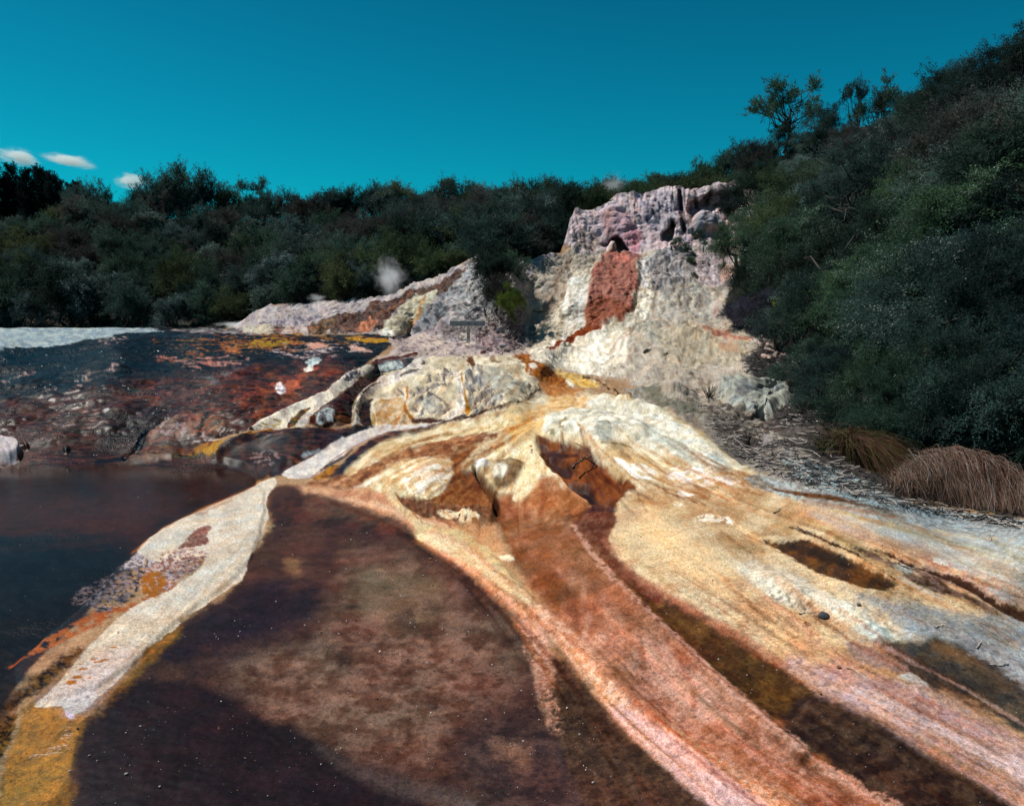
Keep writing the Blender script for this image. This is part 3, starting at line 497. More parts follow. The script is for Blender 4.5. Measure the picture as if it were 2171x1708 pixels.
P('F2', [(730, 500), (850, 465), (900, 500), (870, 560), (780, 590), (720, 550)], '#f2ebd8', soft=6, warp=16, k=34, pat=('n', -.3, .2, 20))
P('F2', [(280, 560), (400, 560), (560, 572), (690, 592), (760, 645), (900, 695), (1000, 725), (1080, 765), (1110, 830), (960, 770), (800, 705), (640, 655), (480, 650), (340, 650), (240, 620), (230, 590)], '#bd8464', soft=9, warp=6, k=34, rgb2='#d0a27c', vk=24, wet=.3, rock=.1)
P('F2', [(225, 570), (300, 560), (360, 590), (360, 640), (300, 650), (240, 660)], '#5c3022', soft=9, warp=6, k=30, a=.9, wet=.6)
L('F2', [(420, 600, 5), (560, 610, 6), (680, 640, 7), (800, 700, 8), (900, 740, 8)], '#dbb290', soft=5, warp=5, k=20, a=.7)
P('F2', [(688, 575), (760, 592), (820, 622), (950, 632), (1050, 660), (1050, 695), (960, 700), (850, 672), (760, 635)], '#6e4026', soft=4, warp=6, k=20, rgb2='#8e5c3c', vk=12, wet=.5, rock=.4)
P('F2', [(835, 650), (900, 642), (1005, 682), (985, 697), (900, 684)], '#dccfae', soft=3, warp=5, k=14, pat=('n', -.5, 0, 12))
P('F2', [(900, 700), (1050, 700), (1090, 780), (1150, 880), (1240, 990), (1190, 975), (1080, 860), (980, 770)], '#c49062', soft=8, warp=6, k=26, a=.9)
P('F2', [(765, 735), (830, 700), (900, 730), (980, 760), (1060, 830), (1110, 920), (1180, 980), (1260, 1060), (1200, 1060), (1100, 990), (1010, 905), (900, 825), (790, 765)], '#dcc290', soft=7, warp=6, k=26, rgb2='#cfa878', vk=18)
L('F2', [(760, 750, 4), (820, 785, 5), (900, 830, 6), (1000, 910, 6), (1080, 990, 8), (1160, 1080, 10), (1200, 1150, 9)], '#b8704e', soft=5, warp=5, k=20, a=.85)
L('F2', [(1050, 580, 6), (1062, 630, 8), (1068, 680, 9)], '#2e1a12', soft=3, warp=3, k=12, a=.9, wet=.6)
# white/grey bulbs
P('Z2', [(1780, 960), (1900, 900), (2060, 900), (2171, 880), (2171, 1000), (2090, 1060), (2120, 1160), (2010, 1220), (1930, 1190), (1850, 1120), (1790, 1040)], '#e2d5b4', soft=6, warp=5, rgb2='#cbb88c', vk=16)
P('Z2', [(1800, 990), (1860, 975), (1910, 1010), (1900, 1060), (1840, 1060), (1805, 1030)], '#dfe3dc', soft=4, warp=3, a=.95)
P('Z3', [(330, 1000), (400, 970), (540, 990), (550, 1040), (500, 1080), (480, 1140), (420, 1180), (360, 1190), (300, 1150), (300, 1090)], '#8f7044', soft=5, warp=6, k=18, rgb2='#5a3c24', vk=12, a=.85, rock=.6)
P('Z3', [(330, 1030), (420, 1040), (420, 1110), (370, 1140), (300, 1120)], '#dfdcc8', soft=5, warp=4, a=.9)
L('Z3', [(180, 1060, 14), (210, 1110, 26), (260, 1170, 22), (310, 1230, 16), (340, 1290, 20), (345, 1350, 22)], '#452416', soft=4, warp=4, k=14, wet=.6)
P('Z3', [(160, 1060), (220, 1060), (250, 1110), (330, 1190), (360, 1230), (280, 1220), (200, 1150)], '#6a4424', soft=4, warp=4, k=14, a=.8)
# cream spit between the hollows
P('Z3', [(600, 830), (660, 880), (660, 960), (690, 1010), (760, 1060), (700, 1080), (660, 1060), (630, 1090), (600, 1200), (540, 1260), (480, 1280), (440, 1250), (470, 1200), (380, 1210), (480, 1140), (520, 1060), (550, 1000), (500, 930), (540, 860)], '#e4d6b0', soft=5, warp=5, k=20, rgb2='#dcc596', vk=22, wet=.1)
# right hollow
P('Z3', [(612, 815), (640, 808), (760, 830), (900, 835), (1010, 860), (1030, 900), (1060, 940), (1100, 970), (1150, 1000), (1200, 1060), (1290, 1110), (1370, 1190), (1270, 1200), (1260, 1240), (1200, 1270), (1220, 1320), (1180, 1370), (1120, 1420), (1000, 1440), (900, 1400), (800, 1390), (780, 1290), (820, 1230), (870, 1180), (790, 1090), (760, 1040), (700, 980), (650, 930), (665, 870)],
  '#8f4e22', soft=4, warp=5, k=22, rgb2='#6e3818', vk=26, wet=.6, rock=.4)
P('S2', [(560, 190), (700, 250), (900, 260), (1180, 290), (1050, 320), (900, 330), (850, 400), (830, 480), (1000, 530), (1060, 600), (900, 570), (760, 420), (700, 330), (600, 230)], '#5c2e1c', soft=3, warp=4, k=16, rgb2='#3e2420', vk=14, wet=.6)
P('S2', [(700, 340), (820, 330), (870, 400), (1050, 430), (1070, 500), (1040, 570), (900, 530), (800, 440)], '#4a2c26', soft=4, warp=4, k=14, a=.9)
P('S2', [(890, 680), (1000, 640), (1200, 660), (1330, 720), (1380, 800), (1480, 860), (1700, 940), (1780, 960), (1650, 1000), (1500, 1030), (1300, 1050), (1200, 1040), (1080, 930), (980, 820), (900, 720)], '#46281c', soft=4, warp=4, k=18, rgb2='#5a3018', vk=20, wet=.7)
P('S2', [(1150, 680), (1300, 700), (1370, 800), (1330, 880), (1200, 860)], '#2e1c1e', soft=5, warp=4, a=.8)
P('S2', [(1310, 1070), (1600, 1060), (1660, 1130), (1600, 1220), (1300, 1290), (1150, 1310), (1250, 1150)], '#43272a', soft=5, warp=5, k=18, rgb2='#6a3a2a', vk=20, wet=.7)
P('S2', [(1000, 1370), (1150, 1300), (1300, 1340), (1450, 1400), (1500, 1500), (1500, 1700), (1300, 1700), (1150, 1600), (1020, 1450)], '#5c3430', soft=8, warp=6, k=24, rgb2='#7a4630', vk=24, wet=.6, a=.85)
L('S2', [(850, 660, 12), (920, 780, 20), (1000, 900, 22), (1120, 990, 30), (1280, 1080, 26)], '#c78a5e', soft=3, warp=3, k=14, a=.85)
P('S2', [(600, 700), (800, 660), (880, 780), (980, 900), (1100, 1000), (1280, 1100), (1100, 1180), (900, 1240), (500, 1150), (380, 1080), (420, 980), (520, 860)], '#9c5a2c', soft=8, warp=7, k=30, rgb2='#b8764a', vk=20, wet=.5, a=.9)
P('S2', [(200, 1000), (400, 1000), (700, 1200), (1000, 1330), (950, 1420), (700, 1400), (300, 1200)], '#cf9c70', soft=12, warp=8, k=26, a=.7, pat=('n', -.4, .2, 22))
P('S2', [(40, 1230), (150, 1200), (300, 1400), (500, 1550), (700, 1680), (300, 1696), (120, 1500)], '#84471f', soft=9, warp=6, k=26, a=.9)
P('Z3', [(350, 1350), (420, 1420), (560, 1530), (700, 1628), (600, 1700), (430, 1628), (360, 1500)], '#7e4520', soft=10, warp=6, k=26, a=.85, rgb2='#94562c')
# small marks
for x, y in ((480, 285), (490, 340), (490, 370), (880, 545), (1170, 560)): L('S2', [(x, y, 6), (x + 20, y + 10, 8)], '#7a5230', soft=1, warp=2, k=6)
# -- cream ribbon left of the outflow
P('Z2', [(1160, 1240), (1220, 1200), (1290, 1300), (1400, 1400), (1550, 1480), (1750, 1560), (1950, 1640), (2060, 1700), (1700, 1640), (1500, 1600), (1370, 1500), (1350, 1400), (1250, 1340)], '#d6bd90', soft=7, warp=6, k=30, a=.9)
P('B2', [(690, 30), (850, 0), (1000, 40), (1080, 110), (1200, 200), (1280, 300), (1380, 420), (1480, 520), (1420, 560), (1300, 520), (1180, 420), (1090, 340), (1000, 260), (880, 180), (720, 100)], '#d3b884', soft=7, warp=5, k=30, rgb2='#c9a472', vk=30, wet=.2, rock=.15)
P('B2', [(1200, 180), (1270, 160), (1310, 200), (1270, 220), (1210, 215)], '#efe2bc', soft=4, warp=4)
L('B2', [(700, 90, 6), (800, 140, 8), (950, 240, 9), (1080, 330, 8), (1200, 440, 14), (1330, 540, 18), (1400, 620, 16)], '#c8805c', soft=6, warp=4, k=20, a=.85)
L('B2', [(1080, 170, 12), (1180, 280, 14), (1290, 420, 10), (1450, 500, 12)], '#9a6a34', soft=5, warp=6, k=20, a=.6, pat=('n', -.2, .3, 10))
# pinkish strand
P('B2', [(1330, 560), (1440, 580), (1520, 680), (1560, 820), (1540, 900), (1560, 970), (1500, 1010), (1540, 1180), (1500, 1150), (1430, 1000), (1400, 900), (1420, 780), (1380, 660)], '#c89878', soft=9, warp=8, k=26, rgb2='#d8a890', vk=18, a=.9)
P('B2', [(1520, 700), (1600, 760), (1700, 900), (1800, 1000), (1850, 1150), (1700, 1180), (1560, 1050), (1580, 950)], '#5c4220', soft=12, warp=9, k=30, a=.7)

# -- big brown lobe in the foreground
P('D', [(575, 1100), (570, 1050), (590, 1025), (640, 1030), (640, 1060), (640, 1080), (700, 1100), (800, 1110), (870, 1130), (890, 1155), (960, 1190), (1010, 1225), (1040, 1260), (1080, 1310), (1110, 1350), (1125, 1400), (1130, 1440), (1140, 1500), (1180, 1530), (1280, 1560), (1380, 1600), (1440, 1660), (1500, 1800), (1600, 1960),
        (-100, 1960), (130, 1720), (160, 1500), (240, 1440), (330, 1390), (380, 1320), (420, 1290), (500, 1250), (520, 1190), (560, 1140)],
  '#4a2e2a', soft=8, warp=7, k=40, rgb2='#5a3a2e', vk=90, wet=.6, rock=.1)
P('D', [(590, 1060), (640, 1040), (700, 1050), (780, 1080), (850, 1100), (900, 1150), (800, 1130), (700, 1110), (600, 1130), (575, 1100)], '#5a3024', soft=8, warp=6, k=30, rgb2='#3c2420', vk=40, wet=.7, a=.9)
P('D', [(750, 1190), (850, 1180), (960, 1230), (1040, 1300), (1090, 1380), (1100, 1450), (1000, 1500), (950, 1580), (850, 1620), (700, 1580), (560, 1510), (480, 1420), (560, 1380), (680, 1340), (720, 1260)], '#8c6a58', soft=34, warp=20, k=110, rgb2='#694433', vk=60, a=.85)
P('D', [(740, 1210), (900, 1200), (960, 1280), (900, 1330), (800, 1320), (740, 1270)], '#75624a', soft=18, warp=14, k=60, a=.6)
P('D', [(600, 1180), (640, 1190), (640, 1215), (600, 1210)], '#9a6a48', soft=8, warp=5, a=.8)
P('D', [(560, 1220), (700, 1260), (640, 1330), (500, 1400), (380, 1420), (300, 1400), (400, 1320), (500, 1260)], '#241a2a', soft=24, warp=16, k=90, a=.85)
P('D', [(180, 1480), (330, 1420), (480, 1470), (560, 1530), (650, 1550), (700, 1590), (800, 1640), (900, 1670), (1000, 1960), (-100, 1960), (160, 1700), (160, 1560)], '#221620', soft=9, warp=7, k=60, rgb2='#2c1a22', vk=90, a=.95, wet=.5)  # darkest lower part of the lobe, ending in a curved edge
P('D', [(640, 1555), (760, 1625), (900, 1655), (1000, 1680), (1060, 1750), (900, 1700), (760, 1660)], '#60504a', soft=10, warp=6, a=.7)
P('D', [(1050, 1500), (1150, 1540), (1250, 1580), (1350, 1640), (1500, 1800), (1550, 1960), (1100, 1960), (1020, 1700), (960, 1600)], '#5a423c', soft=26, warp=16, k=80, rgb2='#3c2e30', vk=50, a=.8, rock=.35)
P('D', [(1040, 1560), (1100, 1570), (1140, 1600), (1100, 1640), (1040, 1600)], '#84604c', soft=12, warp=9, k=30, a=.7)
P('D', [(1150, 1430), (1250, 1500), (1300, 1560), (1380, 1600), (1300, 1580), (1180, 1540), (1130, 1480)], '#4a3024', soft=12, warp=9, a=.8)
for x, y, r in ((745, 1285, 16), (915, 1290, 15), (860, 1312, 22), (910, 1500, 9), (730, 1400, 8), (1075, 1620, 20)):
    P('D', [(x - r, y - r * .3), (x, y - r * .6), (x + r, y - r * .4), (x + r * .8, y + r * .4), (x - r * .4, y + r * .5)], '#2c1d20', soft=9, warp=13, k=20, a=.6)
P('D', [(950, 1330), (1080, 1380), (1110, 1440), (1040, 1470), (960, 1440)], '#8a6250', soft=16, warp=9, pat=('n', 0, .5, 26), a=.5)

# -- second pass over the outflow and its neighbours
P('F3', [(400, 282), (440, 340), (520, 382), (600, 424), (690, 482), (760, 522), (830, 562), (860, 520), (760, 420), (640, 320), (540, 240), (440, 200), (415, 240)], '#d4b88f', soft=7, warp=6, k=40, rgb2='#c49c76', vk=50, rock=.1, wet=.2)
P('F3', [(420, 230), (520, 235), (640, 300), (680, 360), (600, 370), (500, 330), (430, 290)], '#dcc296', soft=16, warp=8, k=40, a=.8)
P('F3', [(740, 505), (860, 530), (960, 570), (1050, 592), (1232, 674), (1400, 745), (1400, 900), (1232, 815), (1100, 735), (1000, 675), (900, 615), (815, 572)], '#c29e8e', soft=10, warp=7, k=50, rgb2='#b69a98', vk=60, rock=.1, wet=.35)
L('F3', [(900, 572, 8), (1050, 640, 14), (1232, 735, 18), (1400, 820, 20)], '#cbbab8', soft=12, warp=5, a=.8)
P('F3', [(352, 232), (400, 285), (440, 345), (520, 388), (600, 430), (690, 488), (760, 530), (815, 572), (822, 612), (760, 640), (700, 600), (620, 520), (540, 445), (460, 370), (400, 310), (360, 265)], '#55381e', soft=5, warp=6, k=34, rgb2='#6a4a24', vk=40, wet=.45, rock=.3)
P('F3', [(340, 230), (420, 215), (430, 240), (405, 285), (460, 345), (530, 390), (500, 402), (420, 335), (370, 280)], '#6c3622', soft=5, warp=6, k=26, rgb2='#84503a', vk=20, wet=.5)
P('F3', [(740, 640), (800, 575), (900, 612), (1000, 672), (1100, 735), (1200, 795), (1300, 870), (1000, 870), (960, 792), (850, 722)], '#3a2824', soft=9, warp=8, k=44, rgb2='#574032', vk=40, wet=.35, rock=.25)
P('F3', [(200, 200), (330, 240), (345, 262), (390, 320), (450, 388), (540, 470), (640, 570), (740, 660), (850, 740), (970, 801), (1010, 880), (800, 880), (700, 800), (560, 690), (450, 600), (400, 545), (330, 455), (290, 400), (240, 330), (205, 260)], '#98582f', soft=8, warp=6, k=44, rgb2='#b67a5a', vk=40, a=.85, rock=.12, wet=.45)
P('F3', [(330, 330), (450, 400), (600, 560), (800, 730), (960, 805), (900, 880), (700, 780), (500, 620), (380, 470)], '#a8694e', soft=16, warp=10, k=44, rgb2='#bd8670', vk=30, a=.75)
P('F3', [(300, 300), (500, 440), (700, 640), (940, 830), (700, 830), (450, 600), (330, 440)], '#74412a', soft=10, warp=8, k=30, pat=('fan', -.15, .5, 40, .8), a=.8)
P('F3', [(280, 300), (480, 430), (700, 630), (960, 830), (700, 830), (450, 600), (330, 440)], '#d6a890', soft=10, warp=8, k=30, pat=('fan', .05, .6, 70, 1.3), a=.55)
P('F3', [(205, 210), (330, 245), (420, 350), (520, 460), (430, 470), (340, 400), (260, 330)], '#8a5230', soft=14, warp=10, k=40, a=.6)
P('F3', [(215, 240), (290, 330), (330, 400), (300, 410), (240, 330)], '#7a431e', soft=9, warp=6, a=.8)
P('F3', [(310, 500), (360, 560), (420, 622), (500, 692), (620, 772), (700, 880), (400, 880), (330, 720), (312, 620), (300, 560)], '#473026', soft=7, warp=8, k=34, rgb2='#5e4232', vk=30, rock=.25)
L('F3', [(60, 275, 14), (140, 318, 18), (200, 372, 18), (262, 415, 14), (320, 462, 16), (370, 520, 18), (420, 585, 20), (470, 640, 26), (560, 705, 36), (700, 800, 46), (820, 890, 50)], '#e0b498', soft=14, warp=4, k=34, rgb2='#d0946e', vk=18, a=.95)
L('F3', [(40, 268, 8), (120, 305, 12), (200, 368, 10), (250, 405, 8)], '#e6cfa2', soft=7, warp=5, a=.85)
L('F3', [(430, 612, 10), (520, 690, 20), (620, 765, 30), (720, 850, 40)], '#d9b0ac', soft=12, warp=7, a=.8)
L('F3', [(300, 440, 3), (360, 495, 5), (430, 570, 7), (520, 650, 8)], '#a8684a', soft=6, warp=6, k=20, a=.7)
L('F3', [(232, 430, 7), (262, 480, 12), (285, 540, 14), (292, 600, 10), (312, 650, 4)], '#c08a72', soft=9, warp=14, k=24, rgb2='#94604a', vk=12, a=.9, pat=('n', -.6, .1, 14))
L('F3', [(342, 250, 3), (385, 312, 4), (450, 382, 5), (540, 462, 6), (640, 562, 7), (740, 652, 8), (850, 732, 9), (980, 805, 10)], '#d4a088', soft=5, warp=7, k=22, a=.7, pat=('n', -.7, .0, 22))
L('F3', [(405, 278, 3), (445, 335, 4), (520, 380, 5), (600, 422, 6), (690, 480, 7), (760, 522, 7)], '#ad6a50', soft=7, warp=5, k=24, a=.75)
# -- pool bed and the white flow through it
P('D', [(-320, 1010), (-100, 990), (300, 986), (480, 992), (575, 1010), (500, 1048), (400, 1090), (330, 1130), (270, 1190), (200, 1280), (60, 1420), (0, 1500), (-320, 1960)], '#3c221b', soft=3, warp=3, rgb2='#4a2a20', vk=70, wet=.7, rock=.1)
P('D', [(-320, 1060), (200, 1040), (430, 1050), (300, 1110), (100, 1180), (-320, 1200)], '#552e1e', soft=20, warp=16, k=90, a=.7)
P('D', [(-320, 1130), (60, 1120), (250, 1130), (290, 1160), (260, 1220), (150, 1330), (40, 1420), (-20, 1700), (-320, 1960)], '#101e2a', soft=22, warp=14, k=90, rgb2='#182834', vk=60, a=.95)
P('Z1', [(-100, 870), (40, 870), (130, 880), (155, 920), (130, 980), (100, 1015), (-100, 1020)], '#c9bcb6', soft=2, warp=3, k=14, rgb2='#a8a0a4', vk=12, wet=.2)
L('D', [(570, 1012, 3), (500, 1044, 4), (410, 1083, 5), (340, 1124, 5), (280, 1160, 4)], '#a0682c', soft=3, warp=3, k=16, wet=.6)
P('B1', [(20, 720), (200, 640), (450, 500), (700, 400), (900, 350), (1000, 250), (1100, 200), (1200, 230), (1100, 320), (950, 380), (850, 400), (680, 480), (400, 620), (250, 700), (100, 740)], '#a5592a', soft=4, warp=6, k=24, pat=('n', -.45, .05, 22), wet=.6)
P('B1', [(450, 270), (560, 210), (800, 100), (900, 20), (1100, -60), (1400, -150), (1400, 60), (1250, 200), (1100, 180), (950, 200), (900, 300), (780, 380), (620, 400), (550, 300)], '#7e7478', soft=5, warp=8, k=26, rgb2='#2a2c38', vk=12, pat=('n', -.4, .1, 12), wet=.5)
P('B1', [(800, 120), (950, 0), (1150, -60), (1250, 60), (1150, 150), (950, 100)], '#b5a8a8', soft=4, warp=6, k=20, pat=('n', -.3, .1, 9), a=.9)
# orange delta at bottom left
P('B1', [(250, 960), (400, 840), (560, 700), (700, 560), (900, 400), (1100, 320), (1220, 480), (1180, 560), (1050, 700), (950, 850), (850, 950), (700, 1050), (560, 1150), (500, 1300), (490, 1500), (480, 1720), (460, 2200), (-100, 2200), (0, 1720), (20, 1380), (100, 1250), (120, 1120)],
  '#7c5a28', soft=8, warp=8, k=30, rgb2='#8a5c22', vk=26, wet=.35, rock=.2)
P('B1', [(330, 980), (430, 850), (560, 840), (520, 920), (440, 1000), (460, 1060), (560, 1100), (640, 1060), (740, 940), (860, 800), (1060, 640), (1190, 530), (1180, 560), (1050, 640), (950, 770), (850, 860), (740, 960), (560, 1120), (500, 1200), (495, 1400), (430, 1560), (300, 1720), (200, 2100), (-50, 2100), (10, 1720), (30, 1380), (110, 1230), (130, 1130), (230, 1040)],
  '#ac7230', soft=5, warp=6, k=26, rgb2='#966a34', vk=24, wet=.4)
P('D', [(580, 1008), (560, 1018), (498, 1049), (430, 1078), (380, 1100), (320, 1132), (285, 1160), (300, 1180), (340, 1200), (390, 1190), (440, 1180), (425, 1215), (360, 1250), (330, 1262), (290, 1280), (250, 1310), (215, 1345), (180, 1375), (137, 1432), (105, 1470), (73, 1490), (76, 1504), (135, 1495), (140, 1518), (165, 1515), (235, 1460), (273, 1417), (337, 1352), (380, 1330), (386, 1310), (440, 1280), (495, 1240), (520, 1225), (521, 1205), (535, 1170), (560, 1130), (572, 1098), (560, 1060), (590, 1022)],
  '#cfc3ae', soft=1.8, warp=2.6, k=16, rgb2='#c2b4a0', vk=50, wet=.3, rock=.08, smo=2)
P('B1', [(230, 1000), (330, 960), (560, 760), (760, 660), (950, 700), (760, 900), (640, 1060), (430, 1100), (440, 1040)], '#c6b0b0', soft=14, warp=5, a=.5)
P('Z1', [(1380, 1540), (1440, 1490), (1530, 1460), (1500, 1540), (1540, 1590), (1460, 1610), (1380, 1628), (1280, 1640), (1330, 1580)], '#7d4f42', soft=2, warp=5, k=12, rgb2='#9a7264', vk=10)
P('B1', [(1050, 60), (1250, -20), (1390, 20), (1390, 60), (1250, 190), (1100, 300), (1000, 240), (960, 140)], '#8a5a48', soft=4, warp=6, k=16, rgb2='#b39a94', vk=10, pat=('n', -.4, .1, 10), wet=.4)
P('B1', [(960, 160), (1080, 150), (1120, 220), (1080, 300), (1000, 320), (940, 260)], '#a8641c', soft=4, warp=6, k=16, pat=('n', -.5, 0, 12), wet=.5)
for x, y, wd, h in ((550, 815, 50, 7), (760, 668, 22, 6), (790, 568, 12, 4), (600, 876, 16, 4), (660, 765, 40, 6), (705, 750, 30, 4), (620, 747, 18, 4), (520, 870, 36, 12), (480, 905, 40, 16), (1460, 1180, 1, 1)):
    P('B1', [(x - wd, y + 3), (x - wd * .4, y - h), (x + wd, y - h * .7), (x + wd * .6, y + h * .6), (x - wd * .5, y + h)], '#ad6a22', soft=.8, warp=1.4, k=8)
P('B1', [(430, 1050), (520, 1110), (440, 1130)], '#d6bcc4', soft=3, warp=5, k=12)
P('B1', [(180, 1380), (260, 1330), (420, 1290), (480, 1300), (400, 1350), (250, 1370)], '#caa080', soft=2, warp=5, k=12, pat=('h', .1, .3, 26, 3), a=.8)
P('B1', [(380, 1200), (480, 1150), (480, 1250), (420, 1280)], '#caa080', soft=2, warp=5, k=12, pat=('h', .15, .3, 22, 3), a=.8)
L('B1', [(500, 1250, 6), (505, 1400, 10), (470, 1600, 12)], '#4a3420', soft=5, warp=5, k=18, a=.6)
P('B1', [(0, 1150), (130, 1080), (110, 1230), (60, 1340), (20, 1390), (-200, 1500), (-200, 1200)], '#2c241f', soft=5, warp=8, k=20, rgb2='#7a5626', vk=16)
P('B1', [(60, 1060), (250, 950), (400, 820), (560, 680), (580, 640), (500, 650), (300, 800), (150, 950), (20, 1050)], '#221f22', soft=6, warp=9, k=26, rgb2='#6a4a26', vk=20)

# -- left back slope (behind the terrace)
P('D', [(480, 700), (530, 670), (560, 650), (620, 641), (760, 636), (860, 606), (960, 570), (1020, 535), (1210, 525), (1200, 700), (1100, 745), (1040, 735), (880, 708), (600, 706)], '#a79c9c', soft=2, warp=3, rgb2='#bdb1a8', vk=16, rock=1.0)
P('S4', [(-50, 370), (150, 330), (400, 300), (700, 280), (840, 280), (600, 330), (400, 370), (250, 360), (0, 400)], '#b5aaa8', soft=2, warp=4, k=14, rgb2='#77707c', vk=10, rock=.6)
P('S4', [(-60, 370), (80, 375), (250, 360), (240, 440), (0, 440), (-60, 440)], '#c4b8a0', soft=2, warp=3, k=12)
P('S4', [(240, 360), (320, 380), (300, 440), (230, 445)], '#7a4e3a', soft=2, warp=3, k=10, a=.9)
P('S4', [(300, 400), (360, 360), (520, 370), (520, 400), (420, 440), (320, 445)], '#94705c', soft=2, warp=4, k=10, rgb2='#c8b4a8', vk=9, a=.9)
P('S4', [(500, 380), (700, 320), (900, 270), (1050, 240), (1180, 160), (1300, 100), (1450, 60), (1560, 30), (1650, 0), (1780, -50), (2030, -170), (2080, -220), (2070, -120), (1960, 0), (1850, 60), (1700, 100), (1560, 100), (1440, 200), (1330, 300), (1260, 420), (900, 440), (600, 440)],
  '#4a342e', soft=2, warp=4, k=16, rgb2='#6e4a38', vk=10, rock=.9, wet=.5)
P('S4', [(580, 400), (700, 340), (850, 300), (780, 380), (740, 440), (600, 440)], '#8a5f34', soft=4, warp=5, k=12, rgb2='#5a4a38', vk=8, wet=.5)
P('S4', [(1020, 420), (1100, 340), (1190, 290), (1260, 330), (1200, 400), (1100, 430)], '#c07c58', soft=2, warp=5, k=10, rgb2='#8a4c34', vk=8)
L('S4', [(1200, 300, 20), (1300, 230, 24), (1420, 130, 18), (1520, 60, 14), (1580, 20, 10)], '#a05a34', soft=2, warp=4, k=10, rgb2='#5a3a30', vk=7)
P('S4', [(1255, 440), (1280, 370), (1400, 260), (1450, 180), (1560, 90), (1700, 40), (1830, 0), (1780, 90), (1680, 220), (1580, 350), (1490, 450), (1380, 455)], '#c6bfa4', soft=2, warp=4, k=12, rgb2='#a89c82', vk=9, rock=.8)
P('S4', [(1258, 442), (1285, 385), (1340, 380), (1400, 430), (1380, 455)], '#dcdcce', soft=3, warp=4, k=12)
L('S4', [(1680, 90, 14), (1640, 220, 14), (1580, 330, 20), (1520, 430, 26)], '#a87848', soft=3, warp=4, k=10, rgb2='#c8a070', vk=8)
P('S4', [(1560, 450), (1640, 300), (1760, 120), (1850, 60), (1960, 0), (1940, 160), (1880, 330), (1750, 380), (1680, 460)], '#4c4e52', soft=3, warp=5, k=14, rgb2='#8f9092', vk=9, rock=1, wet=.3)
P('S4', [(1640, 440), (1740, 370), (1900, 340), (2100, 380), (2171, 420), (2000, 450), (1800, 460)], '#7c6e70', soft=3, warp=5, k=12, rgb2='#a39290', vk=8, rock=.9)
P('S4', [(1920, 100), (1980, 20), (2150, -60), (2300, -80), (2400, 100), (2380, 300), (2200, 330), (2000, 280), (1930, 180)], '#b4b0aa', soft=2, warp=4, k=14, rgb2='#807c7c', vk=8, rock=1)
P('D', [(930, 640), (960, 600), (1000, 555), (1030, 540), (1040, 600), (1000, 640), (960, 660)], '#b7b3ad', soft=2, warp=4, k=12, rgb2='#9a9694', vk=8, rock=1)
# rubble bank by the sign
P('D', [(1010, 740), (1000, 700), (1060, 660), (1110, 650), (1125, 690), (1100, 745)], '#75646a', soft=3, warp=5, k=14, rgb2='#a8948e', vk=9, rock=1.0)
P('S1', [(850, 980), (1040, 800), (1180, 700), (1160, 900), (1100, 1150), (1000, 1000)], '#a08686', soft=1.5, warp=3, k=10)

# -- sinter slope under the cliff
P('D', [(1115, 748), (1105, 640), (1130, 565), (1160, 545), (1250, 525), (1400, 520), (1560, 470), (1570, 560), (1530, 660), (1560, 690), (1650, 730), (1700, 790), (1690, 860), (1620, 890), (1480, 850), (1400, 840), (1300, 800), (1180, 760)],
  '#b9ae9b', soft=3, warp=4, rgb2='#a89c8c', vk=16, rock=.9)
P('U3', [(0, 1500), (100, 1300), (200, 1150), (300, 1000), (350, 900), (480, 860), (560, 760), (820, 750), (900, 900), (930, 1010), (930, 1130), (850, 1220), (750, 1290), (740, 1628), (300, 1628)], '#d8cfb8', soft=9, warp=11, k=26, rgb2='#c0b69e', vk=10)
P('U3', [(300, 960), (360, 900), (420, 920), (480, 980), (460, 1100), (430, 1200), (450, 1250), (420, 1310), (340, 1340), (200, 1450), (60, 1480), (200, 1380), (320, 1290), (260, 1180), (280, 1060)], '#eee9dc', soft=3, warp=6, k=16, rgb2='#cfc9b4', vk=9, rock=.5)
P('U3', [(120, 1500), (300, 1440), (420, 1360), (560, 1300), (720, 1290), (760, 1400), (730, 1560), (700, 1640), (450, 1628), (250, 1560)], '#efe9d8', soft=11, warp=12, k=26, rgb2='#dbd3ba', vk=10, rock=.6)
P('U3', [(790, 1200), (800, 1060), (850, 1010), (930, 1010), (920, 1100), (880, 1200), (820, 1230)], '#e9e2ce', soft=3, warp=5, k=14, rgb2='#c4bda8', vk=8)
P('U3', [(800, 830), (880, 780), (980, 740), (1010, 760), (900, 830), (880, 940), (900, 1000), (830, 1000), (840, 900)], '#dfdad0', soft=2, warp=4, k=12, rgb2='#b8b0a8', vk=8)
P('U3', [(880, 800), (1000, 740), (1020, 680), (1150, 650), (1250, 700), (1230, 850), (1180, 980), (1060, 1010), (940, 1000), (880, 930)], '#aca6a2', soft=8, warp=10, k=22, rgb2='#7c7876', vk=6, rock=1.3)
P('U3', [(1230, 640), (1440, 600), (1500, 820), (1520, 900), (1440, 1000), (1240, 960), (1200, 850)], '#bfb1ae', soft=9, warp=9, rgb2='#ac9a98', vk=9, rock=1.1)
P('U3', [(1420, 830), (1530, 830), (1480, 960), (1420, 940)], '#c89c84', soft=4, warp=5, k=14, a=.8)
P('U3', [(1320, 1120), (1400, 1060), (1400, 1180), (1340, 1210)], '#c89484', soft=4, warp=5, k=14, a=.7)
P('U3', [(930, 1020), (1150, 980), (1380, 1000), (1380, 1200), (1200, 1240), (960, 1230)], '#b9b3a2', soft=9, warp=10, rgb2='#a49e94', vk=9)
P('U3', [(780, 1250), (900, 1230), (1000, 1300), (980, 1420), (850, 1330), (790, 1310)], '#8f8e84', soft=3, warp=6, k=14, rgb2='#b3ad98', vk=6, a=.8)
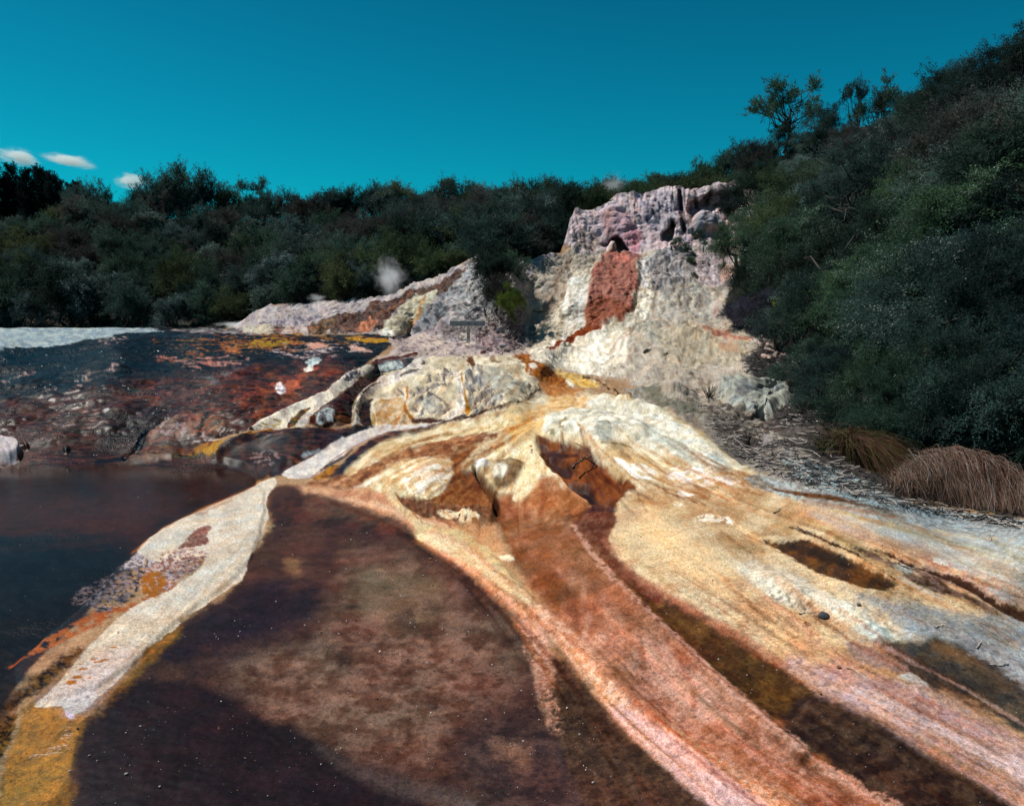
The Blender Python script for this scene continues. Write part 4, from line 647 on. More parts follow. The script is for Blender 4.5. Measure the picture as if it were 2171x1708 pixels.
P('U3', [(1000, 1300), (1250, 1260), (1500, 1310), (1650, 1370), (1600, 1500), (1400, 1560), (1100, 1600), (960, 1500)], '#bcae94', soft=12, warp=12, rgb2='#a49a84', vk=12)
P('U3', [(1250, 1260), (1350, 1300), (1560, 1320), (1680, 1370), (1600, 1400), (1450, 1380), (1300, 1330)], '#c08266', soft=4, warp=6, k=16, a=.85, rgb2='#a86a54', vk=9)
P('U3', [(1400, 1400), (1550, 1420), (1560, 1460), (1400, 1440)], '#b5805c', soft=4, warp=6, k=14, a=.6)
L('U3', [(940, 1000, 6), (940, 1100, 10), (910, 1200, 10)], '#77766f', soft=3, warp=6, k=10, a=.7)
# red-brown fall
P('U3', [(550, 745), (620, 745), (700, 740), (760, 720), (830, 740), (850, 760), (810, 800), (810, 880), (830, 960), (830, 1010), (780, 1060), (785, 1120), (765, 1220), (600, 1250), (560, 1290), (500, 1320), (440, 1310), (450, 1240), (430, 1190), (440, 1100), (460, 1040), (440, 990), (480, 920), (500, 850), (540, 780)],
  '#a4685a', soft=4, warp=8, k=16, rgb2='#b07866', vk=12, rock=.7, wet=.3)
P('U3', [(440, 1230), (460, 1100), (600, 1080), (700, 1130), (770, 1150), (760, 1220), (600, 1240), (500, 1300), (440, 1320)], '#9a5a38', soft=6, warp=6, k=16, rgb2='#a25c48', vk=9, a=.85)
P('U3', [(600, 770), (660, 740), (760, 780), (740, 830), (640, 820)], '#c07868', soft=3, warp=5, k=12, pat=('n', -.4, .1, 10))
P('U3', [(760, 730), (840, 740), (830, 790), (740, 790)], '#a07070', soft=3, warp=5, k=12, a=.7)
P('U3', [(540, 1310), (460, 1340), (380, 1360), (320, 1400), (200, 1440), (90, 1475), (150, 1440), (250, 1390), (330, 1350), (400, 1300), (450, 1270), (500, 1290), (560, 1270)], '#964c24', soft=1.6, warp=3, k=12, rgb2='#8a3c22', vk=8, rock=.7)
# orange cascade
P('Z3', [(450, 210), (560, 212), (600, 250), (680, 290), (760, 330), (830, 370), (870, 430), (800, 460), (720, 450), (650, 400), (620, 370), (560, 350), (540, 290), (500, 250)], '#ad6a2c', soft=2, warp=6, k=12, rgb2='#8a4a20', vk=8, rock=.45, wet=.3)
P('Z3', [(570, 290), (610, 280), (640, 310), (610, 340), (580, 330)], '#cfc5b2', soft=2, warp=3, k=8)
P('Z3', [(760, 330), (850, 350), (980, 360), (1060, 400), (1090, 440), (980, 450), (860, 420), (820, 370)], '#cf9f48', soft=4, warp=6, k=14, rgb2='#e0c078', vk=9, rock=.6)
P('Z3', [(640, 400), (760, 450), (900, 460), (1000, 470), (900, 500), (820, 490), (740, 520), (680, 490)], '#b88048', soft=5, warp=6, k=14, rgb2='#a5683a', vk=8)
P('Z3', [(840, 400), (880, 410), (900, 450), (860, 440)], '#e9e2cc', soft=3, warp=4, k=10)
L('Z3', [(970, 358, 4), (1030, 365, 6), (1080, 390, 6), (1130, 420, 10), (1170, 465, 9), (1220, 500, 6), (1300, 540, 4)], '#6b4726', soft=1.6, warp=3, k=10, rock=.8)
L('Z3', [(1000, 370, 3), (1050, 380, 5), (1100, 405, 3)], '#8f9080', soft=1.6, warp=2, k=10)
# right side of the slope, grey base and litter soil
P('D', [(1310, 830), (1330, 815), (1480, 845), (1560, 860), (1620, 890), (1680, 920), (1760, 985), (1820, 1030), (1700, 1030), (1600, 1000), (1530, 950), (1490, 900), (1420, 860)], '#857a6c', soft=6, warp=6, rgb2='#a09a8c', vk=10, rock=.7)
P('D', [(1600, 868), (1660, 835), (1740, 830), (1800, 900), (1880, 985), (1810, 1015), (1700, 960), (1620, 900)], '#4f4844', soft=6, warp=7, k=18, rgb2='#6a625a', vk=10, rock=.6)
P('D', [(1480, 850), (1560, 870), (1640, 900), (1700, 950), (1700, 1000), (1620, 980), (1550, 930)], '#5a4c46', soft=6, warp=9, k=20, pat=('h', -.2, .3, 26, 4))
P('D', [(1350, 820), (1420, 830), (1500, 870), (1480, 880), (1400, 850)], '#6f6f5c', soft=6, warp=5, a=.7)
P('Z4', [(190, 410), (350, 410), (480, 480), (560, 560), (620, 640), (540, 760), (430, 700), (330, 690), (190, 670), (180, 600), (90, 500), (200, 480)], '#4f4844', soft=4, warp=7, k=16, rgb2='#373434', vk=10, rock=.9)
P('Z4', [(180, 420), (290, 440), (340, 480), (200, 460)], '#c8b0a2', soft=2, warp=5, k=10, pat=('n', -.3, .1, 10))
P('Z4', [(200, 505), (370, 500), (400, 515), (300, 525)], '#c8b0a2', soft=1.5, warp=4, k=10, pat=('n', -.3, .1, 10))
L('Z4', [(0, 650, 4), (60, 640, 6), (150, 640, 8), (300, 680, 6), (460, 690, 4)], '#4a4038', soft=2, warp=3, k=10)
P('Z4', [(-40, 710), (40, 670), (180, 665), (330, 680), (400, 700), (460, 740), (420, 800), (340, 830), (310, 890), (150, 890), (100, 830), (30, 790), (-40, 760)], '#aaac9c', soft=2, warp=4, k=14, rgb2='#8f9088', vk=8, rock=1.0)
P('Z4', [(60, 760), (170, 720), (120, 800), (60, 790)], '#77777a', soft=3, warp=5, k=10, a=.7)
P('Z4', [(260, 700), (330, 720), (350, 800), (300, 790), (250, 740)], '#6f7476', soft=3, warp=6, k=9, pat=('n', -.2, .2, 8))
P('D', [(1480, 900), (1640, 920), (1760, 990), (1850, 1035), (1900, 1070), (1800, 1060), (1640, 1010), (1560, 970)], '#8f8780', soft=5, warp=8, k=16, pat=('h', -.2, .2, 30, 3.5))
P('D', [(1650, 960), (1800, 1000), (1880, 1040), (1950, 1075), (2171, 1100), (2480, 1120), (2480, 1130), (2100, 1112), (1900, 1085), (1760, 1050), (1680, 1010)], '#a3b3b2', soft=4, warp=6, k=14, rgb2='#5f6a6c', vk=7, rock=.8, pat=('n', -.8, -.1, 12))

# -- cliff
P('D', [(1190, 540), (1206, 440), (1260, 430), (1300, 410), (1400, 398), (1590, 376), (1610, 380), (1600, 480), (1560, 510), (1480, 520), (1400, 530), (1300, 534)], '#c4b2b4', soft=2, warp=3, rgb2='#cdbcb8', vk=14, rock=1.0)
P('U3', [(540, 400), (700, 400), (800, 500), (800, 600), (840, 700), (700, 680), (560, 600)], '#b48e94', soft=6, warp=7, k=22, a=.7)
P('U3', [(760, 560), (860, 560), (860, 640), (830, 690), (770, 700), (740, 640)], '#c48c94', soft=4, warp=6, k=14, a=.8)
P('U3', [(330, 560), (560, 600), (560, 740), (320, 745)], '#c4b6a8', soft=4, warp=5, rgb2='#8d8586', vk=8, rock=1.2)
P('U3', [(560, 430), (640, 440), (620, 520), (560, 500)], '#c08c68', soft=5, warp=5, a=.4)
P('U3', [(850, 340), (1090, 290), (1100, 400), (1050, 560), (960, 600), (880, 560), (840, 440)], '#c2b8ba', soft=4, warp=6, rgb2='#8a828e', vk=8, rock=1.4)
# dark drapes on the cliff: shade of overhang and hollows painted into the colour
for pts in ([(1110, 285, 14), (1130, 380, 18), (1140, 480, 14), (1150, 580, 16)], [(1230, 300, 10), (1240, 380, 16), (1260, 450, 8)], [(1340, 270, 12), (1330, 350, 14), (1320, 430, 10)],
            [(1420, 300, 40), (1450, 360, 30), (1400, 380, 20)], [(1540, 240, 30), (1560, 300, 26), (1600, 260, 20)], [(1200, 400, 10), (1190, 520, 8), (1160, 600, 10)],
            [(900, 400, 8), (920, 450, 9), (940, 490, 6)], [(480, 470, 14), (510, 440, 10), (560, 430, 6)], [(1060, 520, 8), (1080, 600, 8)]):
    L('U3', pts, '#44424c', soft=3, warp=5, k=12, a=.85, rgb2='#2c2b33', vk=6)
P('U3', [(1440, 250), (1530, 210), (1600, 200), (1600, 260), (1560, 320), (1460, 330)], '#42414b', soft=4, warp=4, k=12, pat=('h', -.5, .0, 7, 40), a=.95)
P('U3', [(1220, 500), (1300, 460), (1400, 480), (1420, 560), (1300, 600), (1220, 580)], '#a5a2a8', soft=3, warp=5, rgb2='#bdb6b6', vk=9)
P('U3', [(1480, 450), (1560, 400), (1620, 400), (1620, 520), (1500, 530)], '#c6b6b4', soft=3, warp=5, rgb2='#9a9498', vk=8)
P('U3', [(1180, 600), (1300, 590), (1440, 590), (1430, 650), (1300, 640), (1180, 630)], '#bf9c98', soft=3, warp=5, k=14, a=.7)
# green moss specks on the slope
for x, y in ((1100, 690), (1150, 730), (1205, 820), (1215, 905), (1300, 690), (1180, 745), (860, 1450), (1230, 630), (1250, 710)):
    P('U3', [(x - 16, y), (x, y - 16), (x + 16, y - 3), (x + 8, y + 18), (x - 8, y + 12)], '#4c5a2c', soft=2, warp=4, k=8, a=.6)

# -- thin braided runs left by the water, following the way it flows
def resample(g, n=14):
    g = np.array(smooth_pts(g, 2)); t = np.concatenate([[0], np.cumsum(np.hypot(*np.diff(g, axis=0).T))]); q = np.linspace(0, t[-1], n)
    return np.stack([np.interp(q, t, g[:, 0]), np.interp(q, t, g[:, 1])], 1)
def runs(guides, n, wmin, wmax, seed, tones, amin=.25, amax=.65, lmin=.15, lmax=.7, wob=6, grow=1.0):
    rr = np.random.default_rng(seed); G_ = np.array([resample(g) for g in guides])
    for _ in range(n):
        u = rr.uniform(0, len(G_) - 1.001); i = int(u); f = u - i; t0 = rr.uniform(0, .85); t1 = min(1, t0 + rr.uniform(lmin, lmax)); drift = rr.normal() * .10
        q = np.linspace(t0, t1, 8) * 13; ff = np.clip(f + drift * np.linspace(0, 1, 8), 0, 1)
        c = [np.array([np.interp(q, range(14), G_[j][:, k]) for k in (0, 1)]).T for j in (i, i + 1)]
        pts = c[0] * (1 - ff[:, None]) + c[1] * ff[:, None] + np.cumsum(rr.normal(size=(8, 2)), 0) * wob * .35
        w0 = rr.uniform(wmin, wmax); w_ = w0 * (1 + grow * np.linspace(0, 1, 8)) * np.sin(np.linspace(.25, 2.95, 8)) ** .6
        idx = box_idx([tuple(p) for p in pts], w0 * 3 + 8)
        if not len(idx): continue
        soft = w0 * rr.uniform(.5, 1.3) + .8
        d = sd_line(idx, [(p[0], p[1], v_) for p, v_ in zip(pts, w_)]) + w0 * (.7 * N(16, 81)[idx] + .6 * N(6, 82)[idx])
        m = (1 - sm(-soft, soft, d)) * rr.uniform(amin, amax); tone = np.array(tones[rr.integers(len(tones))])
        COL[idx] *= 1 + m[:, None] * (tone - 1)
RUST, CREAM, ROSE, DARK, OLIVE = (.80, .58, .42), (1.22, 1.22, 1.20), (1.18, .96, .92), (.55, .48, .46), (.78, .72, .50)
GF = [[(640, 1045), (790, 1085), (930, 1190), (1040, 1310), (1110, 1440), (1180, 1620), (1230, 1800)], [(912, 1143), (1063, 1247), (1191, 1344), (1245, 1406), (1353, 1535), (1600, 1707), (1730, 1800)],
      [(1215, 1116), (1262, 1183), (1331, 1258), (1428, 1344), (1535, 1451), (1760, 1634), (1960, 1780)], [(1277, 1142), (1325, 1208), (1406, 1258), (1492, 1304), (1724, 1451), (1900, 1540), (2171, 1720)],
      [(1380, 1080), (1500, 1160), (1640, 1270), (1800, 1390), (1990, 1490), (2180, 1580)], [(1500, 1040), (1700, 1120), (1850, 1190), (2000, 1270), (2200, 1370)], [(1620, 1010), (1760, 1050), (1900, 1085), (2050, 1120), (2250, 1170)]]
runs(GF, 400, .9, 4.5, 91, [RUST, CREAM, ROSE, DARK, OLIVE, CREAM, RUST], .25, .7); runs(GF, 46, 6, 16, 92, [RUST, CREAM, ROSE, CREAM], .25, .5, .3, .8)
GS = [[(1150, 878), (1000, 902), (850, 940), (740, 990), (640, 1030)], [(1150, 890), (1040, 960), (960, 1020), (880, 1060), (960, 1120)], [(1170, 900), (1140, 980), (1120, 1050), (1130, 1120)], [(1220, 900), (1300, 960), (1380, 1020), (1500, 1070)], [(1300, 870), (1420, 920), (1540, 985), (1660, 1035)]]
runs(GS, 260, .8, 3.4, 93, [RUST, CREAM, RUST, (.70, .50, .36), CREAM, DARK], .3, .85, wob=8)
GM = [[(860, 762), (790, 800), (740, 850), (700, 905)], [(930, 757), (850, 820), (810, 905)], [(1010, 755), (950, 830), (890, 900)], [(1110, 757), (1100, 830), (1010, 880)], [(1160, 770), (1170, 830), (1080, 860)]]
runs(GM, 90, .8, 3.0, 94, [CREAM, CREAM, DARK, RUST], .3, .75, .2, .9, 5)
GC = [[(1195, 550), (1160, 620), (1130, 700), (1115, 745)], [(1240, 545), (1215, 640), (1190, 720), (1160, 745)], [(1370, 535), (1360, 640), (1310, 730), (1230, 790)], [(1440, 530), (1430, 650), (1390, 760), (1330, 815)], [(1520, 540), (1510, 650), (1530, 760), (1470, 835)]]
runs(GC, 130, .8, 3.4, 95, [CREAM, CREAM, DARK, (.80, .76, .72), (.95, .82, .74)], .3, .7, .15, .6, 6)
GT = [[(250, 742), (140, 800), (60, 880), (0, 960)], [(500, 722), (330, 800), (220, 880), (160, 965)], [(680, 722), (520, 800), (400, 880), (330, 965)], [(820, 730), (690, 790), (560, 860), (430, 940)]]
runs(GT, 150, .8, 3.2, 96, [(1.7, 1.55, 1.5), (1.35, 1.05, .9), (.4, .42, .48), (.5, .5, .55), (2.0, 1.85, 1.8), (.6, .5, .5)], .3, .8, .1, .5, 5)
GK = [[(1215, 445), (1212, 490), (1205, 530)], [(1300, 420), (1300, 480), (1290, 532)], [(1400, 402), (1400, 460), (1400, 528)], [(1500, 396), (1500, 450), (1490, 515)], [(1590, 380), (1590, 440), (1580, 500)]]
runs(GK, 80, .7, 2.4, 97, [CREAM, DARK, (.7, .66, .7), ROSE, (1.15, .9, .75)], .3, .75, .2, .8, 2)
GP = [[(575, 1015), (440, 1080), (320, 1160), (240, 1300), (90, 1480)], [(590, 1025), (520, 1120), (440, 1200), (330, 1330), (170, 1480)], [(600, 1060), (560, 1180), (480, 1270), (370, 1370), (240, 1480)]]
runs(GP, 60, .8, 3.5, 98, [(.85, .8, .74), (1.12, 1.12, 1.12), (.9, .78, .62)], .25, .6, .1, .5, 5)
ROCK *= 1 - .85 * sm(930, 960, py) * sm(640, 600, px)
# overall fine mottling of the minerals
ROCK += .04 * sm(.16, .06, COL.mean(1)) * sm(950, 930, py) * sm(800, 700, px)
_tm = sm(.16, .06, COL.mean(1)) * sm(1000, 985, py) * sm(860, 780, px) * sm(690, 700, py)
_tv = .75 * noise(np.stack([px / 46, py / 5 + .8 * N(70), px * 0], 1), 61) + .55 * noise(np.stack([px / 17, py / 2.8 + .5 * N(30), px * 0], 1), 62) + .4 * noise(np.stack([px / 6, py / 2.6, px * 0], 1), 63)
COL *= (1 + _tm * np.clip(1.35 * _tv, -.8, 2.2))[:, None]; COL[:, 0] *= 1 + _tm * .6 * noise(np.stack([px / 60, py / 9, px * 0], 1), 64)
nearm = sm(1010, 1120, py); farm = 1 - nearm
v = 1 + .18 * N(14, 1) * (1 - .5 * nearm) + .16 * N(6, 1) + .20 * N(3.0, 1)
_lb = nearm * sm(.30, .12, COL.mean(1)) * sm(1240, 1150, px - .5 * (py - 1300))
v += nearm * ((1 - _lb) * (.12 * fan(9, .45, 11) + .12 * fan(24, .9, 12)) + .12 * fan(26, 14, 13) + .10 * fan(60, 30, 14) * sm(5.5, 4.5, Y) + .10 * NW(.03, 15) * sm(5.5, 4.5, Y))
rockm = sm(.3, .9, ROCK) * farm
v += rockm * (.16 * NW(.5, 16) + .18 * NW(.17, 17) + .14 * NW(.10, 18))
v += nearm * (1 - _lb) * .22 * sm(.09, .0, np.abs(fan(15, 8, 70))) * sm(-.1, .4, N(50, 71)) - nearm * .30 * sm(.035, .0, np.abs(NW(.5, 72) + .25 * NW(.12, 73))) * sm(.0, .4, NW(.8, 74))
COL *= np.clip(v, .35, 1.7)[:, None]
hue = .06 * N(20, 9) + .04 * NW(.11, 2) + nearm * (1 - _lb) * (.10 * fan(13, .6, 21) + .06 * fan(35, 1.6, 22)) + rockm * .07 * NW(.3, 19)
COL[:, 0] *= 1 + hue; COL[:, 2] *= 1 - hue
_br = nearm * sm(.35, .12, COL.mean(1))                     # blotches of the algal mats on the brown floor
COL *= (1 + _br * (.15 * NW(.55, 23) + .25 * noise(np.stack([X / .5, Y / .12, Z * 0], 1), 24) + .22 * NW(.07, 25)))[:, None]; COL[:, 0] *= 1 + _br * .22 * NW(.4, 26)
_sp = sm(.30, .46, NW(.03, 6)) * sm(5.2, 4.2, Y) * .5          # grains and specks close by
COL *= (1 - _sp * .6)[:, None]
_cr = sm(.12, .0, np.abs(NW(.16, 27))) * rockm * sm(-.1, .4, N(60, 28)) ; COL *= (1 - .45 * _cr)[:, None]      # thin dark seams in the old crust
COL = np.clip(COL, .003, .9)
# ================================================================== relief
g = np.stack([X, Y, Z], 1).reshape(NY, NX, 3)
def grid_normals(g):
    du = np.gradient(g, axis=1); dv = np.gradient(g, axis=0)
    nrm = np.cross(du, -dv); l = np.linalg.norm(nrm, axis=2, keepdims=True) + 1e-9
    return nrm / l
NRM = grid_normals(g).reshape(-1, 3)
RAY = P0 - np.array([0, 0, CAM_H]); RAY /= np.linalg.norm(RAY, axis=1)[:, None]
PXM = Y / 1600.0
dn = np.zeros(len(px)); dr = np.zeros(len(px)); dz = np.zeros(len(px))
def RP(arr, f, pts, amt, soft=6, warp=4, k=24):
    pts = smooth_pts(fr(f, pts), 1, True); idx = box_idx(pts, soft + warp * 2 + 4)
    d = sd_poly(idx, pts) + warp * .9 * N(max(k, 24))[idx]; arr[idx] += (1 - sm(-soft, soft, d)) * amt
def RL(arr, f, pts, amt, soft=6, warp=3, k=24):
    pts = smooth_pts(fr(f, pts), 2); idx = box_idx(pts, max(p[2] for p in pts) + soft + warp * 2 + 4)
    d = sd_line(idx, pts) + warp * .9 * N(max(k, 24))[idx]; arr[idx] += (1 - sm(-soft, soft, d)) * amt
up = sm(760, 700, py)
def billow(s, seed): return np.abs(NW(s, seed)) - .25
far_ = sm(7.5, 10.5, Y)
cliffm = sm(548, 530, py) * sm(1190, 1215, px) * sm(1625, 1590, px)
dn += ROCK * (far_ * (1 - .75 * cliffm) * (.16 * NW(1.1, 31) + .13 * billow(.42, 32) + .055 * billow(.17, 33) + .018 * NW(.10, 34)) + (1 - far_) * (.012 * NW(.4, 35) + .010 * billow(.13, 36) + .003 * NW(.05, 37) * sm(6, 5, Y)))
dn += (1 - far_) * (sm(6, 5, Y) * .0012 * NW(.035, 38) + .0025 * NW(.10, 39))
# fine draped fluting of the cliff
fl = noise(np.stack([px / 7 + .5 * N(50), py / 60, px * 0], 1), 21) + .6 * noise(np.stack([px / 3.6 + .4 * N(30), py / 30, px * 0], 1), 22)
dn += cliffm * (.022 * fl * (.3 + 1.5 * sm(-.3, .6, N(60, 44))) + .02 * np.abs(noise(np.stack([px / 13, py / 30, px * 0 + 3], 1), 23)) + .26 * NW(1.3, 40) + .16 * billow(.5, 41) + .05 * billow(.2, 42))
RP(dr, 'U3', [(622, 690), (600, 650), (650, 618), (695, 628), (712, 665), (762, 705), (690, 748), (650, 742), (668, 712)], 1.7, soft=3, warp=2, k=12)
RP(dr, 'U3', [(545, 650), (600, 640), (610, 690), (570, 700)], .5, soft=2, warp=2, k=12)
RP(dr, 'U3', [(985, 590), (1030, 575), (1090, 520), (1075, 640), (1000, 668)], 1.2, soft=3, warp=3, k=12)
RP(dr, 'U3', [(1200, 350), (1340, 320), (1500, 320), (1590, 290), (1610, 390), (1480, 440), (1420, 400), (1320, 450), (1230, 480), (1200, 520), (1180, 430)], .9, soft=5, warp=8, k=20)
RL(dr, 'U3', [(1120, 320, 10), (1140, 450, 12), (1150, 590, 14)], .4, soft=4, warp=4)
RP(dn, 'U3', [(1220, 500), (1300, 460), (1400, 480), (1430, 570), (1300, 600), (1220, 580)], .25, soft=6)
RP(dn, 'U3', [(600, 705), (640, 700), (660, 735), (610, 745)], .25, soft=3, warp=1)
# cascade of steps down the red fall
rf = sm(-4, 4, -sd_poly(np.arange(len(px)), fr('U3', [(550, 745), (700, 740), (850, 750), (830, 960), (785, 1060), (765, 1220), (560, 1290), (440, 1310), (440, 1000), (500, 850)]))) if False else 0
_i = box_idx([(1220, 530), (1370, 700)], 10); _fm = np.zeros(len(px)); _fm[_i] = 1 - sm(-5, 5, sd_poly(_i, fr('U3', [(550, 745), (700, 740), (850, 750), (830, 960), (785, 1060), (765, 1220), (560, 1290), (440, 1310), (440, 1000), (500, 850)])))
dn += _fm * (.08 * np.abs(noise(np.stack([px / 22, py / 6.5 + .7 * N(40), px * 0], 1), 51)) + .035 * np.abs(noise(np.stack([px / 9, py / 3.6 + .5 * N(30), px * 0], 1), 52)))
RP(dn, 'U3', [(550, 760), (830, 750), (820, 1000), (770, 1200), (560, 1270), (450, 1290), (450, 1000), (500, 860)], .10, soft=6)
# the mound, its ribs, the channels cut by the flows
RP(dz, 'Z2', [(1740, 620), (1735, 400), (1800, 300), (2000, 330), (2150, 420), (2050, 560), (1900, 620)], .03, soft=14)
RP(dz, 'Z2', [(1340, 660), (1330, 560), (1400, 500), (1500, 480), (1640, 560), (1600, 640), (1480, 670)], .03, soft=12)
RP(dz, 'Z2', [(1070, 720), (1060, 600), (1110, 520), (1240, 510), (1300, 560), (1330, 700)], .03, soft=10)
RL(dz, 'S5', [(270, 990, 10), (560, 850, 30), (1000, 640, 40), (1280, 480, 40)], .05, soft=8)
RL(dz, 'S5', [(1420, 980, 26), (1440, 650, 20), (1700, 480, 40), (2000, 320, 40)], .05, soft=7)
RP(dz, 'S5', [(1010, 960), (1000, 880), (1060, 800), (1130, 780), (1200, 830), (1180, 960)], .06, soft=7)
RP(dz, 'Z1', [(1060, 800), (1120, 720), (1250, 650), (1400, 620), (1450, 760), (1200, 860)], .06, soft=16)
RP(dz, 'Z1', [(890, 990), (980, 920), (1300, 880), (1290, 960), (1100, 985)], .05, soft=8)
RP(dz, 'Z1', [(1490, 660), (1580, 640), (1630, 690), (1600, 760), (1480, 780)], .04, soft=12)
RP(dz, 'Z1', [(1700, 520), (1850, 470), (1900, 520), (1800, 560)], .04, soft=10)
RL(dz, 'Z1', [(1240, 650, 8), (1040, 760, 18), (1010, 880, 22), (900, 965, 10)], -.06, soft=5)
RP(dz, 'Z1', [(-100, 865), (40, 865), (135, 885), (155, 930), (130, 1000), (-100, 1020)], .16, soft=5, warp=3)
RP(dz, 'Z1', [(150, 870), (190, 850), (215, 890), (180, 910)], .07, soft=3, warp=2)
RP(dz, 'Z1', [(452, 900), (490, 890), (508, 905), (475, 935)], .06, soft=3, warp=2)
RL(dz, 'Z1', [(1560, 960, 40), (1680, 840, 40), (1950, 765, 16)], .04, soft=10)
RP(dz, 'D', [(400, 965), (440, 950), (520, 925), (640, 912), (760, 925), (640, 965), (590, 995), (560, 1005), (480, 985)], .06, soft=8)
# the hollows of the star and the spits between them
RP(dz, 'Z3', [(640, 830), (900, 840), (1030, 900), (1150, 1000), (1280, 1110), (1250, 1200), (1180, 1280), (1080, 1300), (900, 1180), (800, 1090), (700, 980), (650, 900)], -.10, soft=9, warp=5)
RP(dz, 'S2', [(880, 680), (1200, 660), (1370, 760), (1650, 930), (1600, 1020), (1250, 1040), (1050, 900)], -.07, soft=7)
RP(dz, 'S2', [(700, 340), (870, 340), (1050, 430), (1060, 570), (900, 540), (780, 430)], -.05, soft=6)
RL(dz, 'S2', [(850, 660, 10), (920, 780, 18), (1020, 920, 20), (1250, 1080, 22)], .04, soft=4, warp=2)
RL(dz, 'Z3', [(180, 1060, 14), (260, 1170, 22), (310, 1230, 14), (345, 1350, 22)], -.10, soft=5)
RP(dz, 'Z3', [(60, 1010), (150, 960), (190, 1040), (150, 1090), (80, 1080)], .04, soft=8)
RP(dz, 'Z3', [(180, 990), (260, 980), (280, 1040), (230, 1070)], .05, soft=6)
RP(dz, 'Z3', [(330, 1000), (540, 990), (500, 1090), (400, 1180), (310, 1130)], .05, soft=8)
RP(dz, 'D', [(990, 1000), (1060, 990), (1060, 1040), (1000, 1030)], .03, soft=6)
RP(dz, 'Z2', [(1230, 1180), (1420, 1270), (1520, 1380), (1420, 1390), (1260, 1260)], -.04, soft=6)
RP(dz, 'Z2', [(1700, 1340), (1850, 1320), (1970, 1400), (1900, 1450), (1700, 1420)], .06, soft=7)
RP(dz, 'Z3', [(800, 640), (1300, 660), (1450, 760), (1300, 860), (1000, 830), (780, 790), (640, 760)], .07, soft=14, warp=10, k=40)
RL(dz, 'Z3', [(612, 810, 3), (680, 830, 8), (800, 842, 5)], .03, soft=2, warp=1)
RP(dz, 'D', [(1310, 830), (1480, 850), (1620, 890), (1600, 1000), (1500, 920), (1420, 870)], -.06, soft=10)
RP(dn, 'Z4', [(-20, 710), (60, 680), (180, 675), (330, 690), (440, 740), (400, 800), (320, 840), (300, 885), (160, 885), (100, 830), (0, 770)], .20, soft=7)
# outflow ridges in the foreground
RL(dz, 'B2', [(1640, 110, 6), (1850, 290, 9), (2129, 560, 16), (2560, 980, 30), (3050, 1400, 40)], .022, soft=10, warp=4)
RL(dz, 'B2', [(1300, 460, 20), (1620, 700, 34), (2000, 1050, 44), (2800, 1800, 60)], .025, soft=16, warp=6)
RP(dz, 'D', [(1330, 1210), (1560, 1350), (1700, 1440), (1700, 1530), (1620, 1490), (1400, 1310)], -.02, soft=14)
RP(dz, 'B2', [(690, 30), (1000, 40), (1200, 200), (1480, 520), (1300, 520), (1000, 260)], .02, soft=8)
RL(dz, 'B3', [(480, 420, 30), (800, 560, 50), (1150, 750, 20)], .035, soft=20, warp=8)
RL(dz, 'B3', [(1050, 258, 5), (1300, 350, 12), (1580, 440, 20), (1950, 650, 26)], -.015, soft=8)
RP(dz, 'B3', [(480, 215), (900, 290), (1250, 460), (1120, 510), (800, 400), (580, 280)], -.015, soft=8)
# pool bed
RP(dz, 'D', [(-320, 1006), (-100, 996), (300, 998), (480, 1006), (555, 1018), (490, 1046), (395, 1085), (325, 1122), (262, 1185), (180, 1270), (60, 1370), (0, 1430), (-320, 1700)], -.06, soft=12, warp=2)
RP(dz, 'D', [(560, 1022), (498, 1052), (380, 1105), (300, 1150), (300, 1200), (400, 1200), (360, 1270), (250, 1330), (140, 1450), (80, 1495), (240, 1450), (386, 1305), (520, 1215), (560, 1110)], .022, soft=5, warp=3)
ripple = .004 * fan(8, 1.0, 8) + .0012 * fan(26, 14, 13) + .0007 * fan(60, 30, 14) * sm(5.5, 4.5, Y)
dz += ripple * sm(960, 1060, py) + .02 * NW(.9, 5) * sm(980, 900, py) * sm(700, 760, py) + .006 * NW(.25, 6) * sm(900, 1100, py)
PF = P0 + NRM * dn[:, None] + RAY * dr[:, None]; PF[:, 2] += dz
G = PF.reshape(NY, NX, 3)

# ------------------------------------------------------------------ mesh helpers
def link(o, parent=None):
    col.objects.link(o)
    if parent: o.parent = parent
    return o
def tag(o, label=None, cat=None, group=None, kind=None):
    if label: o['label'] = label
    if cat: o['category'] = cat
    if group: o['group'] = group
    if kind: o['kind'] = kind
    return o
def np_mesh(name, V, F, mat=None, smooth=False):
    V = np.ascontiguousarray(V, np.float32); F = np.ascontiguousarray(F, np.int32); k = F.shape[1]
    me = bpy.data.meshes.new(name); me.vertices.add(len(V)); me.vertices.foreach_set('co', V.ravel())
    me.loops.add(F.size); me.loops.foreach_set('vertex_index', F.ravel())
    me.polygons.add(len(F)); me.polygons.foreach_set('loop_start', np.arange(0, F.size, k, dtype=np.int32))
    me.polygons.foreach_set('loop_total', np.full(len(F), k, np.int32))
    me.polygons.foreach_set('use_smooth', np.full(len(F), smooth, bool))
    me.update(calc_edges=True)
    if mat: me.materials.append(mat)
    return me
def attr_col(me, rgb, a=None):
    at = me.color_attributes.new('mineral', 'FLOAT_COLOR', 'POINT')
    c = np.ones((len(rgb), 4), np.float32); c[:, :3] = rgb
    if a is not None: c[:, 3] = a
    at.data.foreach_set('color', c.ravel())

